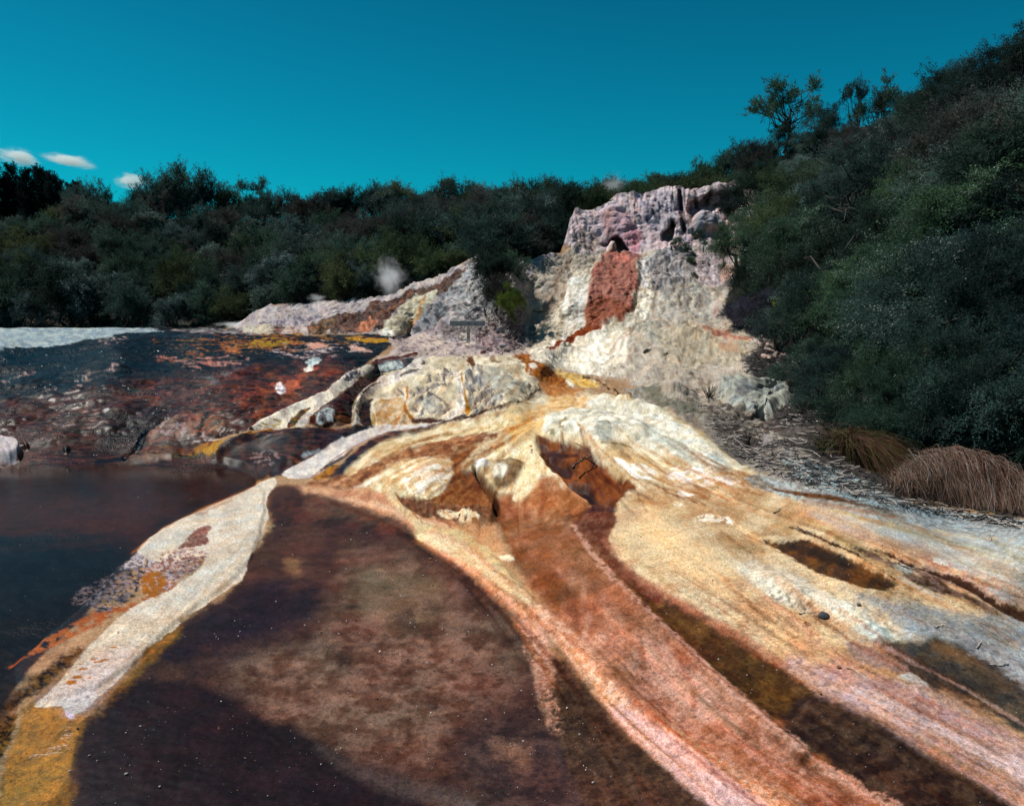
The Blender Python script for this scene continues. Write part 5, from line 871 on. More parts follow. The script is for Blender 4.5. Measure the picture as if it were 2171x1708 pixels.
def nodes(name):
    m = bpy.data.materials.new(name); m.use_nodes = True; t = m.node_tree
    return m, t, t.nodes['Principled BSDF'], (lambda k: t.nodes.new('ShaderNode' + k)), t.links.new
def mineral_mat():
    m, t, b, n, l = nodes('mineral_crust')
    at = n('Attribute'); at.attribute_name = 'mineral'
    tc = n('TexCoord')
    n1 = n('TexNoise'); n1.inputs['Scale'].default_value = 60; n1.inputs['Detail'].default_value = 5; n1.inputs['Roughness'].default_value = .65
    l(tc.outputs['Object'], n1.inputs['Vector'])
    mr = n('MapRange'); mr.inputs['From Min'].default_value = .3; mr.inputs['From Max'].default_value = .7
    mr.inputs['To Min'].default_value = .66; mr.inputs['To Max'].default_value = 1.34
    l(n1.outputs['Fac'], mr.inputs['Value'])
    ng = n('TexNoise'); ng.inputs['Scale'].default_value = 190; ng.inputs['Detail'].default_value = 4; ng.inputs['Roughness'].default_value = .8; l(tc.outputs['Object'], ng.inputs['Vector'])
    mg = n('MapRange'); mg.inputs['From Min'].default_value = .36; mg.inputs['From Max'].default_value = .64; mg.inputs['To Min'].default_value = .52; mg.inputs['To Max'].default_value = 1.46; l(ng.outputs['Fac'], mg.inputs['Value'])
    m0 = n('Math'); m0.operation = 'MULTIPLY'; l(mr.outputs['Result'], m0.inputs[0]); l(mg.outputs['Result'], m0.inputs[1])
    mx = n('Mix'); mx.data_type = 'RGBA'; mx.blend_type = 'MULTIPLY'; mx.inputs['Factor'].default_value = 1
    l(at.outputs['Color'], mx.inputs['A']); l(m0.outputs[0], mx.inputs['B'])
    l(mx.outputs['Result'], b.inputs['Base Color'])
    rr = n('MapRange'); rr.inputs['To Min'].default_value = .85; rr.inputs['To Max'].default_value = .24
    l(at.outputs['Alpha'], rr.inputs['Value']); l(rr.outputs['Result'], b.inputs['Roughness'])
    ss = n('MapRange'); ss.inputs['To Min'].default_value = .04; ss.inputs['To Max'].default_value = .10
    l(at.outputs['Alpha'], ss.inputs['Value']); l(ss.outputs['Result'], b.inputs['Specular IOR Level'])
    n2 = n('TexNoise'); n2.inputs['Scale'].default_value = 28; n2.inputs['Detail'].default_value = 4; n2.inputs['Roughness'].default_value = .6
    l(tc.outputs['Object'], n2.inputs['Vector'])
    n3 = n('TexNoise'); n3.inputs['Scale'].default_value = 140; n3.inputs['Detail'].default_value = 3
    l(tc.outputs['Object'], n3.inputs['Vector'])
    ad = n('Math'); ad.operation = 'MULTIPLY_ADD'; ad.inputs[1].default_value = .35
    l(n3.outputs['Fac'], ad.inputs[0]); l(n2.outputs['Fac'], ad.inputs[2])
    bp = n('Bump'); bp.inputs['Strength'].default_value = .3; bp.inputs['Distance'].default_value = .004
    l(ad.outputs[0], bp.inputs['Height'])
    # wavelets of the running film of water where the crust is wet: these catch the sun
    vo = n('TexNoise'); vo.inputs['Scale'].default_value = 46; vo.inputs['Detail'].default_value = 2; l(tc.outputs['Object'], vo.inputs['Vector'])
    pw = n('Math'); pw.operation = 'POWER'; pw.inputs[1].default_value = 3.0; l(vo.outputs['Fac'], pw.inputs[0])
    pm = n('TexNoise'); pm.inputs['Scale'].default_value = 1.3; pm.inputs['Detail'].default_value = 3; l(tc.outputs['Object'], pm.inputs['Vector'])
    pr = n('MapRange'); pr.inputs['From Min'].default_value = .48; pr.inputs['From Max'].default_value = .62; l(pm.outputs['Fac'], pr.inputs['Value'])
    wr = n('MapRange'); wr.inputs['From Min'].default_value = .55; wr.inputs['From Max'].default_value = .85; l(at.outputs['Alpha'], wr.inputs['Value'])
    mm = n('Math'); mm.operation = 'MULTIPLY'; l(pr.outputs['Result'], mm.inputs[0]); l(wr.outputs['Result'], mm.inputs[1])
    b2 = n('Bump'); b2.inputs['Distance'].default_value = .03; l(mm.outputs[0], b2.inputs['Strength']); l(pw.outputs[0], b2.inputs['Height']); l(bp.outputs['Normal'], b2.inputs['Normal'])
    l(b2.outputs['Normal'], b.inputs['Normal'])
    return m
MINERAL = mineral_mat()

def region_mesh(name, mask):                 # faces of the sheet chosen by a mask over its cells
    r, c = np.nonzero(mask); a = r * NX + c
    F = np.stack([a, a + NX, a + NX + 1, a + 1], 1)
    u, inv = np.unique(F, return_inverse=True)
    me = np_mesh(name, PF[u], inv.reshape(F.shape), MINERAL, True)
    attr_col(me, COL[u], WET[u])
    o = link(bpy.data.objects.new(name, me)); tag(o, kind='structure')
    # shade with the sheet's own normals so the pieces join without a seam
    return o
cxm = PX[:-1, :-1]; cym = PY[:-1, :-1]
def inside(pts, x, y):
    ins = np.zeros(x.shape, bool)
    for i in range(len(pts)):
        (x0, y0), (x1, y1) = pts[i], pts[(i + 1) % len(pts)]
        ins ^= ((y0 > y) != (y1 > y)) & (x < (x1 - x0) * (y - y0) / (y1 - y0 + 1e-12) + x0)
    return ins
CLIFF = [(1150, 534), (1205, 532), (1290, 535), (1400, 528), (1480, 515), (1570, 505), (1612, 470), (1625, 300), (1150, 300)]
SLOPE = [(1100, 760), (1060, 742), (1110, 700), (1100, 640), (1120, 575), (1150, 534), (1205, 532), (1290, 535), (1400, 528), (1480, 515), (1570, 505), (1545, 560), (1530, 680), (1650, 735), (1700, 790), (1690, 860), (1620, 890), (1480, 850), (1330, 822), (1250, 800), (1190, 770)]
BANK = [(480, 706), (700, 707), (860, 707), (1000, 702), (1060, 742), (1110, 700), (1100, 640), (1120, 575), (1150, 534), (1150, 300), (480, 400)]
HILL = [(1612, 470), (1570, 505), (1545, 560), (1530, 680), (1650, 735), (1700, 790), (1740, 830), (1790, 900), (1860, 985), (2000, 1050), (2171, 1085), (2480, 1100), (2480, 0), (1625, 0), (1625, 300)]
m_c = inside(CLIFF, cxm, cym); m_h = inside(HILL, cxm, cym) & ~m_c; m_s = inside(SLOPE, cxm, cym) & ~m_c & ~m_h; m_b = inside(BANK, cxm, cym) & ~m_c & ~m_h & ~m_s
region_mesh('cliff', m_c); region_mesh('hillside', m_h); region_mesh('slope', m_s); region_mesh('bank', m_b)
region_mesh('ground', ~(m_c | m_h | m_s | m_b))

# the same crust carries on past both sides of what was surveyed
for nm, c, sg_ in (('ground_right', NX - 1, 1), ('ground_left', 0, -1)):
    e = G[:, c]; parts = [e.copy()]
    for dx_, up_ in ((.25, .02), (3, .12), (12, .3), (60, .3)):
        q = e.copy(); q[:, 0] += sg_ * dx_ * np.clip(e[:, 1] / 6, .6, 3); q[:, 2] += up_ * (sg_ > 0) + .15 * noise((q / 1.5), 6) * min(dx_, 2); parts.append(q)
    V = np.concatenate(parts); a = (np.arange(4)[:, None] * NY + np.arange(NY - 1)[None, :]).ravel()
    me = np_mesh(nm, V, np.stack([a, a + 1, a + NY + 1, a + NY], 1), MINERAL, True)
    cc = COL.reshape(NY, NX, 3)[:, c]; ww = WET.reshape(NY, NX)[:, c]; kk = np.ones(61) / 61
    cs_ = np.stack([np.convolve(np.pad(cc[:, j], 30, mode='edge'), kk, 'valid') for j in range(3)], 1); rings = [cc]
    for f_, prt in zip((.35, .75, 1, 1), parts[1:]): rings.append((cc * (1 - f_) + cs_ * f_) * (1 + .35 * noise(prt / .7, 9) + .2 * noise(prt / .2, 10))[:, None])
    attr_col(me, np.clip(np.concatenate(rings), .003, .9), np.tile(ww, 5)); tag(link(bpy.data.objects.new(nm, me)), kind='structure')

# the land carries on behind the crest lines, to the left hill and to the horizon
def simple_mat(name, rgb, rough=.8, noise_scale=8, amt=.35, bump=0.0, bscale=30, spec=.3, rgb2=None, obj_var=0):
    m, t, b, n, l = nodes(name)
    tc = n('TexCoord'); nz = n('TexNoise'); nz.inputs['Scale'].default_value = noise_scale; nz.inputs['Detail'].default_value = 4
    l(tc.outputs['Object'], nz.inputs['Vector'])
    rp = n('Mix'); rp.data_type = 'RGBA'
    c1 = np.array(rgb) * (1 - amt); c2 = np.array(rgb2 if rgb2 is not None else rgb) * (1 + amt)
    rp.inputs['A'].default_value = (*c1, 1); rp.inputs['B'].default_value = (*np.minimum(c2, 1), 1)
    mr = n('MapRange'); mr.inputs['From Min'].default_value = .35; mr.inputs['From Max'].default_value = .65
    l(nz.outputs['Fac'], mr.inputs['Value']); l(mr.outputs['Result'], rp.inputs['Factor'])
    out = rp.outputs['Result']
    if obj_var:
        oi = n('ObjectInfo'); hs = n('HueSaturation'); vr = n('MapRange'); vr.inputs['To Min'].default_value = 1 - obj_var; vr.inputs['To Max'].default_value = 1 + obj_var
        l(oi.outputs['Random'], vr.inputs['Value']); l(vr.outputs['Result'], hs.inputs['Value'])
        hr = n('MapRange'); hr.inputs['To Min'].default_value = .47; hr.inputs['To Max'].default_value = .56
        mm = n('Math'); mm.operation = 'MULTIPLY'; mm.inputs[1].default_value = 7.31; fc = n('Math'); fc.operation = 'FRACT'
        l(oi.outputs['Random'], mm.inputs[0]); l(mm.outputs[0], fc.inputs[0]); l(fc.outputs[0], hr.inputs['Value']); l(hr.outputs['Result'], hs.inputs['Hue'])
        l(out, hs.inputs['Color']); out = hs.outputs['Color']
    l(out, b.inputs['Base Color']); b.inputs['Roughness'].default_value = rough; b.inputs['Specular IOR Level'].default_value = spec
    if bump:
        nb = n('TexNoise'); nb.inputs['Scale'].default_value = bscale; nb.inputs['Detail'].default_value = 4; l(tc.outputs['Object'], nb.inputs['Vector'])
        bp = n('Bump'); bp.inputs['Strength'].default_value = .7; bp.inputs['Distance'].default_value = bump; l(nb.outputs['Fac'], bp.inputs['Height']); l(bp.outputs['Normal'], b.inputs['Normal'])
    return m
SOIL = simple_mat('forest_soil', (.022, .022, .018), .9, 3, .4, .05, 9)
# skirt behind the crest
r0 = G[0]; sk = [r0.copy()]
for d, z in ((.25, .0), (1.2, -.25), (6, -1.2)):
    q = r0.copy(); q[:, 1] += d; q[:, 0] *= (1 + d / np.maximum(r0[:, 1], 1)); q[:, 2] += z; sk.append(q)
SKV = np.concatenate(sk); a = (np.arange(3)[:, None] * NX + np.arange(NX - 1)[None, :]).ravel()
SKF = np.stack([a, a + 1, a + NX + 1, a + NX], 1)
tag(link(bpy.data.objects.new('ground_behind_crest', np_mesh('ground_behind_crest', SKV, SKF, SOIL, True))), kind='structure')
HB = [(-500, 705, 31), (300, 700, 30.5), (480, 698, 30), (600, 675, 28.6), (800, 655, 27.5), (900, 625, 26.8), (1010, 575, 26.2), (1100, 575, 26.2), (1200, 560, 29.5), (1300, 455, 31.5), (1450, 440, 31), (1700, 430, 31)]
HR = [(-500, 500, 50), (0, 492, 50), (300, 462, 48), (600, 470, 46), (900, 455, 44), (1100, 445, 40), (1300, 432, 38), (1500, 408, 36), (1600, 385, 35), (1750, 330, 35)]
def hill_at(x, t):                           # point of the far hill: column x, t from its foot (0) to its ridge (1)
    hb, hr = np.array(HB, float), np.array(HR, float)
    y0 = np.interp(x, hb[:, 0], hb[:, 1]); d0 = np.interp(x, hb[:, 0], hb[:, 2]); y1 = np.interp(x, hr[:, 0], hr[:, 1]); d1 = np.interp(x, hr[:, 0], hr[:, 2])
    y = y0 + (y1 - y0) * t; d = 1 / (1 / d0 + (1 / d1 - 1 / d0) * t)
    wx, wy, wz = world(x, y, d); return np.array([wx, wy, wz]), y
hx = np.arange(-500, 1760, 22.); ht = np.linspace(-.12, 1, 26)
HV = np.array([[hill_at(x, t)[0] for x in hx] for t in ht])
HV[:, :, 2] += .25 * noise((HV / 2.2).reshape(-1, 3), 4).reshape(HV.shape[:2])
b1 = HV[-1].copy(); b1[:, 1] += 8; b1[:, 2] -= .6; b2 = HV[-1].copy(); b2[:, 1] += 60; b2[:, 2] -= 9; b2[:, 0] *= 2
HV = np.concatenate([HV, b1[None], b2[None]]); hn, hm = HV.shape[:2]
a = (np.arange(hn - 1)[:, None] * hm + np.arange(hm - 1)[None, :]).ravel()
tag(link(bpy.data.objects.new('hills', np_mesh('hills', HV.reshape(-1, 3), np.stack([a, a + 1, a + hm + 1, a + hm], 1), SOIL, True))), kind='structure')
# far country and the ground behind the viewpoint
th = np.linspace(0, 2 * math.pi, 97)[:-1]; rr_ = [0, 4, 12, 60, 400, 4000]
FV = np.array([[r * math.cos(t), r * math.sin(t), -.6 - (0 if r < 13 else .8)] for r in rr_ for t in th])
a = (np.arange(5)[:, None] * 96 + np.arange(96)[None, :]); b_ = (np.arange(5)[:, None] * 96 + (np.arange(96)[None, :] + 1) % 96)
FF = np.stack([a.ravel(), b_.ravel(), b_.ravel() + 96, a.ravel() + 96], 1)
tag(link(bpy.data.objects.new('far_ground', np_mesh('far_ground', FV, FF, SOIL, True))), kind='structure')

# the pool
def water_mat():
    m = bpy.data.materials.new('pool_water'); m.use_nodes = True; t = m.node_tree; n = t.nodes; l = t.links.new
    for x in list(n): n.remove(x)
    out = n.new('ShaderNodeOutputMaterial'); mx = n.new('ShaderNodeMixShader'); tr = n.new('ShaderNodeBsdfTransparent'); gl = n.new('ShaderNodeBsdfGlossy'); fr_ = n.new('ShaderNodeFresnel')
    tr.inputs['Color'].default_value = (.90, .82, .78, 1); gl.inputs['Roughness'].default_value = .06; fr_.inputs['IOR'].default_value = 1.09
    tc = n.new('ShaderNodeTexCoord'); mp = n.new('ShaderNodeMapping'); mp.inputs['Scale'].default_value = (1.0, 3.0, 1); mp.inputs['Rotation'].default_value = (0, 0, .2)
    nz = n.new('ShaderNodeTexNoise'); nz.inputs['Scale'].default_value = 6; nz.inputs['Detail'].default_value = 5; nz.inputs['Roughness'].default_value = .62
    bp = n.new('ShaderNodeBump'); bp.inputs['Strength'].default_value = .3; bp.inputs['Distance'].default_value = .004
    l(tc.outputs['Object'], mp.inputs['Vector']); l(mp.outputs['Vector'], nz.inputs['Vector']); l(nz.outputs['Fac'], bp.inputs['Height'])
    l(bp.outputs['Normal'], gl.inputs['Normal']); l(bp.outputs['Normal'], fr_.inputs['Normal'])
    l(fr_.outputs[0], mx.inputs[0]); l(tr.outputs[0], mx.inputs[1]); l(gl.outputs[0], mx.inputs[2]); l(mx.outputs[0], out.inputs['Surface'])
    return m
wp = [(-320, 980), (600, 980), (600, 1040), (420, 1130), (330, 1230), (200, 1360), (60, 1480), (-40, 1620), (-320, 1800)]
WV = []
for x, y in wp:
    d = (0.0 - CAM_H) / float(slope(y)); wx, wy, wz = world(x, y, d); WV.append((float(wx), float(wy), -.012))
me = bpy.data.meshes.new('water'); me.from_pydata(WV, [], [tuple(range(len(WV)))[::-1]]); me.materials.append(water_mat())
tag(link(bpy.data.objects.new('water', me)), kind='structure')
# ================================================================== plants
class Buf:
    def __init__(s): s.V, s.F, s.n = [], [], 0
    def add(s, V, F):
        if len(V): s.V.append(np.asarray(V, float)); s.F.append(np.asarray(F) + s.n); s.n += len(V)
    def mesh(s, name, mat, smooth=False): return np_mesh(name, np.concatenate(s.V), np.concatenate(s.F), mat, smooth)
def unit(v): return v / (np.linalg.norm(v, axis=-1, keepdims=True) + 1e-9)
def leaves(buf, p, ax, L_, W_, r):           # p, ax (n,3); one pointed quad each
    n = len(p); wd = unit(np.cross(ax, unit(r.normal(size=(n, 3))))); L_ = np.broadcast_to(L_, n)[:, None]; W_ = np.broadcast_to(W_, n)[:, None]
    m = p + ax * L_ * .45
    V = np.stack([p, m + wd * W_ * .5, p + ax * L_, m - wd * W_ * .5], 1).reshape(-1, 3)
    buf.add(V, np.arange(4 * n).reshape(n, 4))
def tube(buf, pts, rad, k=5):                # tapered tube along points
    pts = np.asarray(pts, float); n = len(pts); rad = np.broadcast_to(rad, n)
    t = unit(np.gradient(pts, axis=0)); ref = np.array([.3, .9, .2]) if abs(t[0, 2]) > .8 else np.array([0, 0, 1.])
    a = unit(np.cross(t, ref)); b = np.cross(t, a); th = np.arange(k) * 2 * math.pi / k
    V = pts[:, None] + rad[:, None, None] * (np.cos(th)[None, :, None] * a[:, None] + np.sin(th)[None, :, None] * b[:, None])
    i = np.arange(n - 1)[:, None] * k; j = np.arange(k)[None, :]; j2 = (j + 1) % k
    F = np.stack([(i + j).ravel(), (i + j2).ravel(), (i + k + j2).ravel(), (i + k + j).ravel()], 1)
    buf.add(V.reshape(-1, 3), F)
def bend(a, b, r, amp=.12, n=5):
    t = np.linspace(0, 1, n)[:, None]; L_ = np.linalg.norm(b - a)
    off = r.normal(size=(n, 3)) * amp * L_ * np.sin(t * math.pi) * .5
    return a + (b - a) * t + off
def crown(seed, height=1.0, width=1.1, base=.04, clumps=26, sprays=16, per=22, leaf=(.045, .014), droop=.10, up=.5, flat=0.0, blossom=0, fan_=False, spray_len=.2, lo_=.30):
    r = np.random.default_rng(seed); fol, stem, blo = Buf(), Buf(), Buf()
    cs = []
    while len(cs) < clumps:
        v = r.normal(size=3); v /= np.linalg.norm(v); rad = r.uniform(.45, 1.0)
        c = np.array([v[0] * width * .42 * rad, v[1] * width * .42 * rad, 0])
        zz = (abs(v[2]) if r.random() < .72 else v[2] * .8) * rad
        c[2] = base + (height - base) * (lo_ + (.86 - lo_) * zz)
        if fan_: c[:2] *= .35 + 1.0 * (c[2] / height)
        if flat: c[2] = height * (.80 + .10 * r.random() - .12 * (np.hypot(c[0], c[1]) / (width * .42)) ** 2)
        cs.append(c)
    cs = np.array(cs); nst = r.integers(2, 5)
    roots = [np.array([r.normal() * .03, r.normal() * .03, -.04]) for _ in range(nst)]
    forks = [np.array([r.normal() * .12 * width, r.normal() * .12 * width, height * (.28 if not flat else .5)]) for _ in range(nst)]
    for a, b in zip(roots, forks): tube(stem, bend(a, b, r, .2), np.linspace(.022, .014, 5))
    for c in cs:
        f = forks[np.argmin([np.linalg.norm((f - c)[:2]) for f in forks])]
        tube(stem, bend(f, c, r, .22, 5), np.linspace(.012, .004, 5), 4)
        cr = r.uniform(.7, 1.35) * spray_len
        n = int(sprays * (cr / spray_len) ** 1.4) + 4
        out = unit((c - np.array([0, 0, height * .35]))[None]) * .7
        d = unit(r.normal(size=(n, 3)) + out + np.array([0, 0, up])); ln = cr * r.uniform(.5, 1.25, n)
        st = c + r.normal(size=(n, 3)) * cr * .22
        for k in range(0, n, 5): tube(stem, np.stack([st[k], st[k] + d[k] * ln[k] * .8 - np.array([0, 0, droop * ln[k] * .4])]), [.003, .0012], 3)
        t = r.uniform(.1, 1, (n, per)) ** .8
        p = st[:, None] + d[:, None] * (ln[:, None] * t)[..., None]; p[..., 2] -= droop * ln[:, None] * t ** 2
        p += r.normal(size=p.shape) * .017 * spray_len / .2
        ax = unit(d[:, None] * .9 + r.normal(size=p.shape) * .42)
        p = p.reshape(-1, 3); ax = ax.reshape(-1, 3); sc_ = r.uniform(.6, 1.3, len(p))
        leaves(fol, p, ax, leaf[0] * sc_, leaf[1] * sc_, r)
        if blossom:
            bs = (r.random(n) < .4) & (d[:, 2] > -.1)                 # whole sprays flower, towards their tips
            q = (r.random((n, per)) < blossom * 3.2 * (t > .4) * bs[:, None]).ravel() if r.random() < .7 else np.zeros(n * per, bool)
            if q.any(): leaves(blo, p[q] + r.normal(size=(q.sum(), 3)) * .006, unit(r.normal(size=(q.sum(), 3))), leaf[0] * .62, leaf[1] * 1.25, r)
    return fol, stem, blo
def conifer(seed, height=1.0):
    r = np.random.default_rng(seed); fol, stem = Buf(), Buf()
    tube(stem, bend(np.array([0, 0, -.05]), np.array([0, 0, height]), r, .02, 8), np.linspace(.022, .003, 8))
    z = .12
    while z < height * .985:
        f = (1 - z / height); k = int(5 + 5 * f)
        for i in range(k):
            a = r.uniform(0, 6.283); L_ = (.045 + .20 * f ** .8) * r.uniform(.6, 1.25); d = np.array([math.cos(a), math.sin(a), .18 + .5 * (1 - f)])
            n = int(26 + 170 * L_); t = r.uniform(.05, 1, n)
            p = np.array([0, 0, z]) + d * L_ * t[:, None]; p[:, 2] += L_ * .25 * t ** 2; p += r.normal(size=p.shape) * .010
            leaves(fol, p, unit(d[None] * .6 + r.normal(size=p.shape) * .6 + np.array([0, 0, .25])), .030 * r.uniform(.6, 1.3, n), .010, r)
        z += .020 + .022 * f
    return fol, stem, Buf()
def bare(seed, height=1.0, width=.9, n=9, depth_=3, r0=.014):
    r = np.random.default_rng(seed); stem = Buf()
    def grow(p, d, L_, rad, k):
        pts = [p]; q = p.copy(); dd = d.copy()
        for i in range(4): dd = unit(dd + r.normal(size=3) * .22 + np.array([0, 0, .06])); q = q + dd * L_ / 4; pts.append(q.copy())
        tube(stem, np.array(pts), np.linspace(rad, rad * .45, 5), 4)
        if k:
            for _ in range(r.integers(2, 5)): grow(pts[r.integers(2, 5)], unit(dd + r.normal(size=3) * .7), L_ * r.uniform(.45, .75), rad * .5, k - 1)
    for _ in range(n):
        a = r.uniform(0, 6.28); grow(np.array([0, 0, -.03]), unit(np.array([math.cos(a) * width * .6, math.sin(a) * width * .6, 1])), height * r.uniform(.4, .6), r0, depth_ - 1)
    return Buf(), stem, Buf()

def leaf_mat(name, rgb, rgb2=None, var=.45, rough=.8, spec=.08):
    m = simple_mat(name, rgb, rough, 2.2, .35, spec=spec, rgb2=rgb2, obj_var=var); t = m.node_tree; b = t.nodes['Principled BSDF']
    tr = t.nodes.new('ShaderNodeBsdfTranslucent'); mx = t.nodes.new('ShaderNodeMixShader'); mx.inputs[0].default_value = .4
    src = b.inputs['Base Color'].links[0].from_socket; t.links.new(src, tr.inputs['Color'])
    t.links.new(b.outputs[0], mx.inputs[1]); t.links.new(tr.outputs[0], mx.inputs[2]); t.links.new(mx.outputs[0], t.nodes['Material Output'].inputs['Surface'])
    return m
M = {
 'dark': leaf_mat('foliage_dark', (.022, .046, .038), (.042, .076, .058)),
 'grey': leaf_mat('foliage_grey_green', (.060, .100, .092), (.090, .138, .120)),
 'olive': leaf_mat('foliage_olive', (.045, .064, .032), (.072, .090, .042)),
 'brown': leaf_mat('foliage_brownish', (.052, .054, .050), (.070, .074, .066)),
 'bright': leaf_mat('foliage_bright', (.075, .13, .025), (.13, .18, .035), var=.1),
 'mid': leaf_mat('foliage_mid', (.042, .090, .052), (.070, .130, .070), var=.2),
 'blue': leaf_mat('foliage_blue_grey', (.050, .058, .085), (.085, .095, .13), var=.15),
 'conifer': leaf_mat('needles', (.006, .013, .012), (.010, .018, .016)),
 'silver': leaf_mat('blossom_silver', (.22, .26, .24), (.34, .38, .34), var=.15),
 'bark': simple_mat('bark', (.035, .030, .028), .85, 14, .4, .01, 40),
 'palewood': simple_mat('bleached_wood', (.42, .36, .32), .8, 18, .35, .006, 60),
 'darkwood': simple_mat('wet_wood', (.10, .065, .05), .55, 18, .4, .006, 60),
}
MESH = {}
def template(key, builder):
    if key not in MESH:
        f, s, b = builder()
        MESH[key] = (f, s, b)
    return MESH[key]
_cache = {}
def get_meshes(key, tone):
    k = (key, tone)
    if k not in _cache:
        f, s, b = MESH[key]
        _cache[k] = (f.mesh('foliage_' + key + tone, M[tone]) if f.n else None, _cache.get(('stem', key)) or s.mesh('stem_' + key, M['bark'], True), _cache.get(('blo', key)) or (b.mesh('blossom_' + key, M['silver']) if b.n else None))
        _cache[('stem', key)] = _cache[k][1]; _cache[('blo', key)] = _cache[k][2]
    return _cache[k]
def plant(name, key, tone, loc, size, rz, label, cat, group=None, wide=1.0, tilt=(0, 0)):
    fm, sm_, bm_ = get_meshes(key, tone)
    r = link(bpy.data.objects.new(name, None)); r.location = loc; r.rotation_euler = (tilt[0], tilt[1], rz); r.scale = (size * wide, size * wide, size)
    tag(r, label, cat, group)
    tree = cat == 'tree'
    if fm: link(bpy.data.objects.new('crown' if tree else 'foliage', fm), r)
    link(bpy.data.objects.new('trunk' if tree else 'stems', sm_), r)
    if bm_: link(bpy.data.objects.new('blossoms', bm_), r)
    return r
FARK, NEARK = [], []
for i in range(6):
    k = 'far%d' % i; FARK.append(k)
    template(k, lambda i=i: crown(100 + i, width=[1.2, 1.0, 1.35, 1.1, 1.3, .95][i], clumps=[26, 24, 30, 22, 26, 22][i], sprays=20, per=34, leaf=(.034, .011), droop=.12, up=[.7, 1.1, .5, .9, .6, 1.2][i], spray_len=.23))
for i in range(3):
    k = 'farb%d' % i
    template(k, lambda i=i: crown(130 + i, width=[1.15, 1.3, 1.0][i], clumps=24, sprays=26, per=26, leaf=(.034, .012), droop=.1, up=.6, spray_len=.18, blossom=.22))
for i in range(5):
    k = 'near%d' % i; NEARK.append(k)
    template(k, lambda i=i: crown(160 + i, width=[1.25, 1.1, 1.4, 1.2, 1.0][i], clumps=[30, 26, 34, 28, 26][i], sprays=26, per=58, leaf=(.019, .0062), lo_=.2, droop=[.2, .35, .15, .3, .2][i], up=[.7, .5, .8, .4, 1.0][i], spray_len=.18))
for i in range(3):
    k = 'nearb%d' % i
    template(k, lambda i=i: crown(190 + i, width=[1.2, 1.35, 1.1][i], clumps=28, sprays=26, per=58, leaf=(.019, .0062), lo_=.2, droop=.3, up=.6, spray_len=.19, blossom=.13))
for i in range(3):
    k = 'fan%d' % i
    template(k, lambda i=i: crown(220 + i, width=[1.25, 1.1, .9][i], base=.25, clumps=[24, 22, 14][i], sprays=14, per=22, leaf=(.034, .009), up=.9, fan_=True, spray_len=[.14, .15, .15][i]))
template('flat0', lambda: crown(240, width=1.25, base=.5, clumps=12, sprays=16, per=24, leaf=(.04, .013), up=.5, flat=1, spray_len=.16))
for i in range(2): template('con%d' % i, lambda i=i: conifer(250 + i))
template('bare0', lambda: bare(260)); template('bare1', lambda: bare(261, width=1.3, n=7)); template('bare2', lambda: bare(262, width=.5, n=4, r0=.010))

def on_ground(x, y, dz_=0.0):                # where the sight line (x, y) meets the sheet
    d = float(depth(x, y)[0]); a = world(x, y, d); return Vector((float(a[0]), float(a[1]), float(a[2]) + dz_))
def proj(p):
    v = Vector(p) - Vector((0, 0, CAM_H)); f = v.y * COST - v.z * SINT; u = v.y * SINT + v.z * COST
    return CX + FPX * v.x / f, CY - FPX * u / f
R = np.random.default_rng(11)
# ---- the scrub on the far hill
LM = [(-200, 'below the conifers at the left edge'), (170, 'right of the conifers'), (300, 'below the tall rounded clump'), (480, 'below the thin open tree'), (600, 'above the pale bank, left'),
      (720, 'above the pale bank, middle'), (790, 'behind the tall steam plume'), (880, 'above the orange streaked bank'), (930, 'below the flat-topped tree'), (1040, 'below the bare skyline twigs'), (1130, 'beside the left edge of the cliff')]
TONE = {'dark': 'dark green', 'grey': 'grey-green', 'olive': 'olive', 'brown': 'brownish', 'silverf': 'silver-flowered'}
def lm(x): return [t for v, t in LM if x >= v][-1]
nrow = 7
seen = {}
def scrub(wx, wy, wz, x, size, hgt, hword, tone=None, grp='shrubs on the left hillside', wide=1.0):
    tone = tone or R.choice(['dark', 'dark', 'grey', 'olive', 'brown', 'silverf', 'dark'])
    key = ('farb%d' % R.integers(3)) if tone == 'silverf' else R.choice(FARK)
    lab = '%s shrub %s on the left hillside, %s' % (TONE[tone], hword, lm(x))
    plant('shrub', key, 'grey' if tone == 'silverf' else tone, (wx, wy, wz), hgt, R.uniform(0, 6.28), lab, 'shrub', grp, wide * R.uniform(.9, 1.2))
for j in range(nrow):
    t = (j + .3) / nrow
    for x in np.arange(-90 + (j % 2) * 37, 1235, 74):
        xx = x + R.uniform(-18, 18); tt = min(max(t + R.uniform(-.05, .05), -.02), .97)
        if xx > 1130 and tt < .25: continue
        (wx, wy, wz), yy = hill_at(xx, tt)
        hw = 'low' if tt < .25 else 'midway up' if tt < .62 else 'high'
        tone = None
        if tt < .3 and 200 < xx < 380 and R.random() < .6: tone = 'silverf'
        scrub(wx, wy, wz - .15, xx, 90, R.uniform(1.5, 2.6), hw, tone)
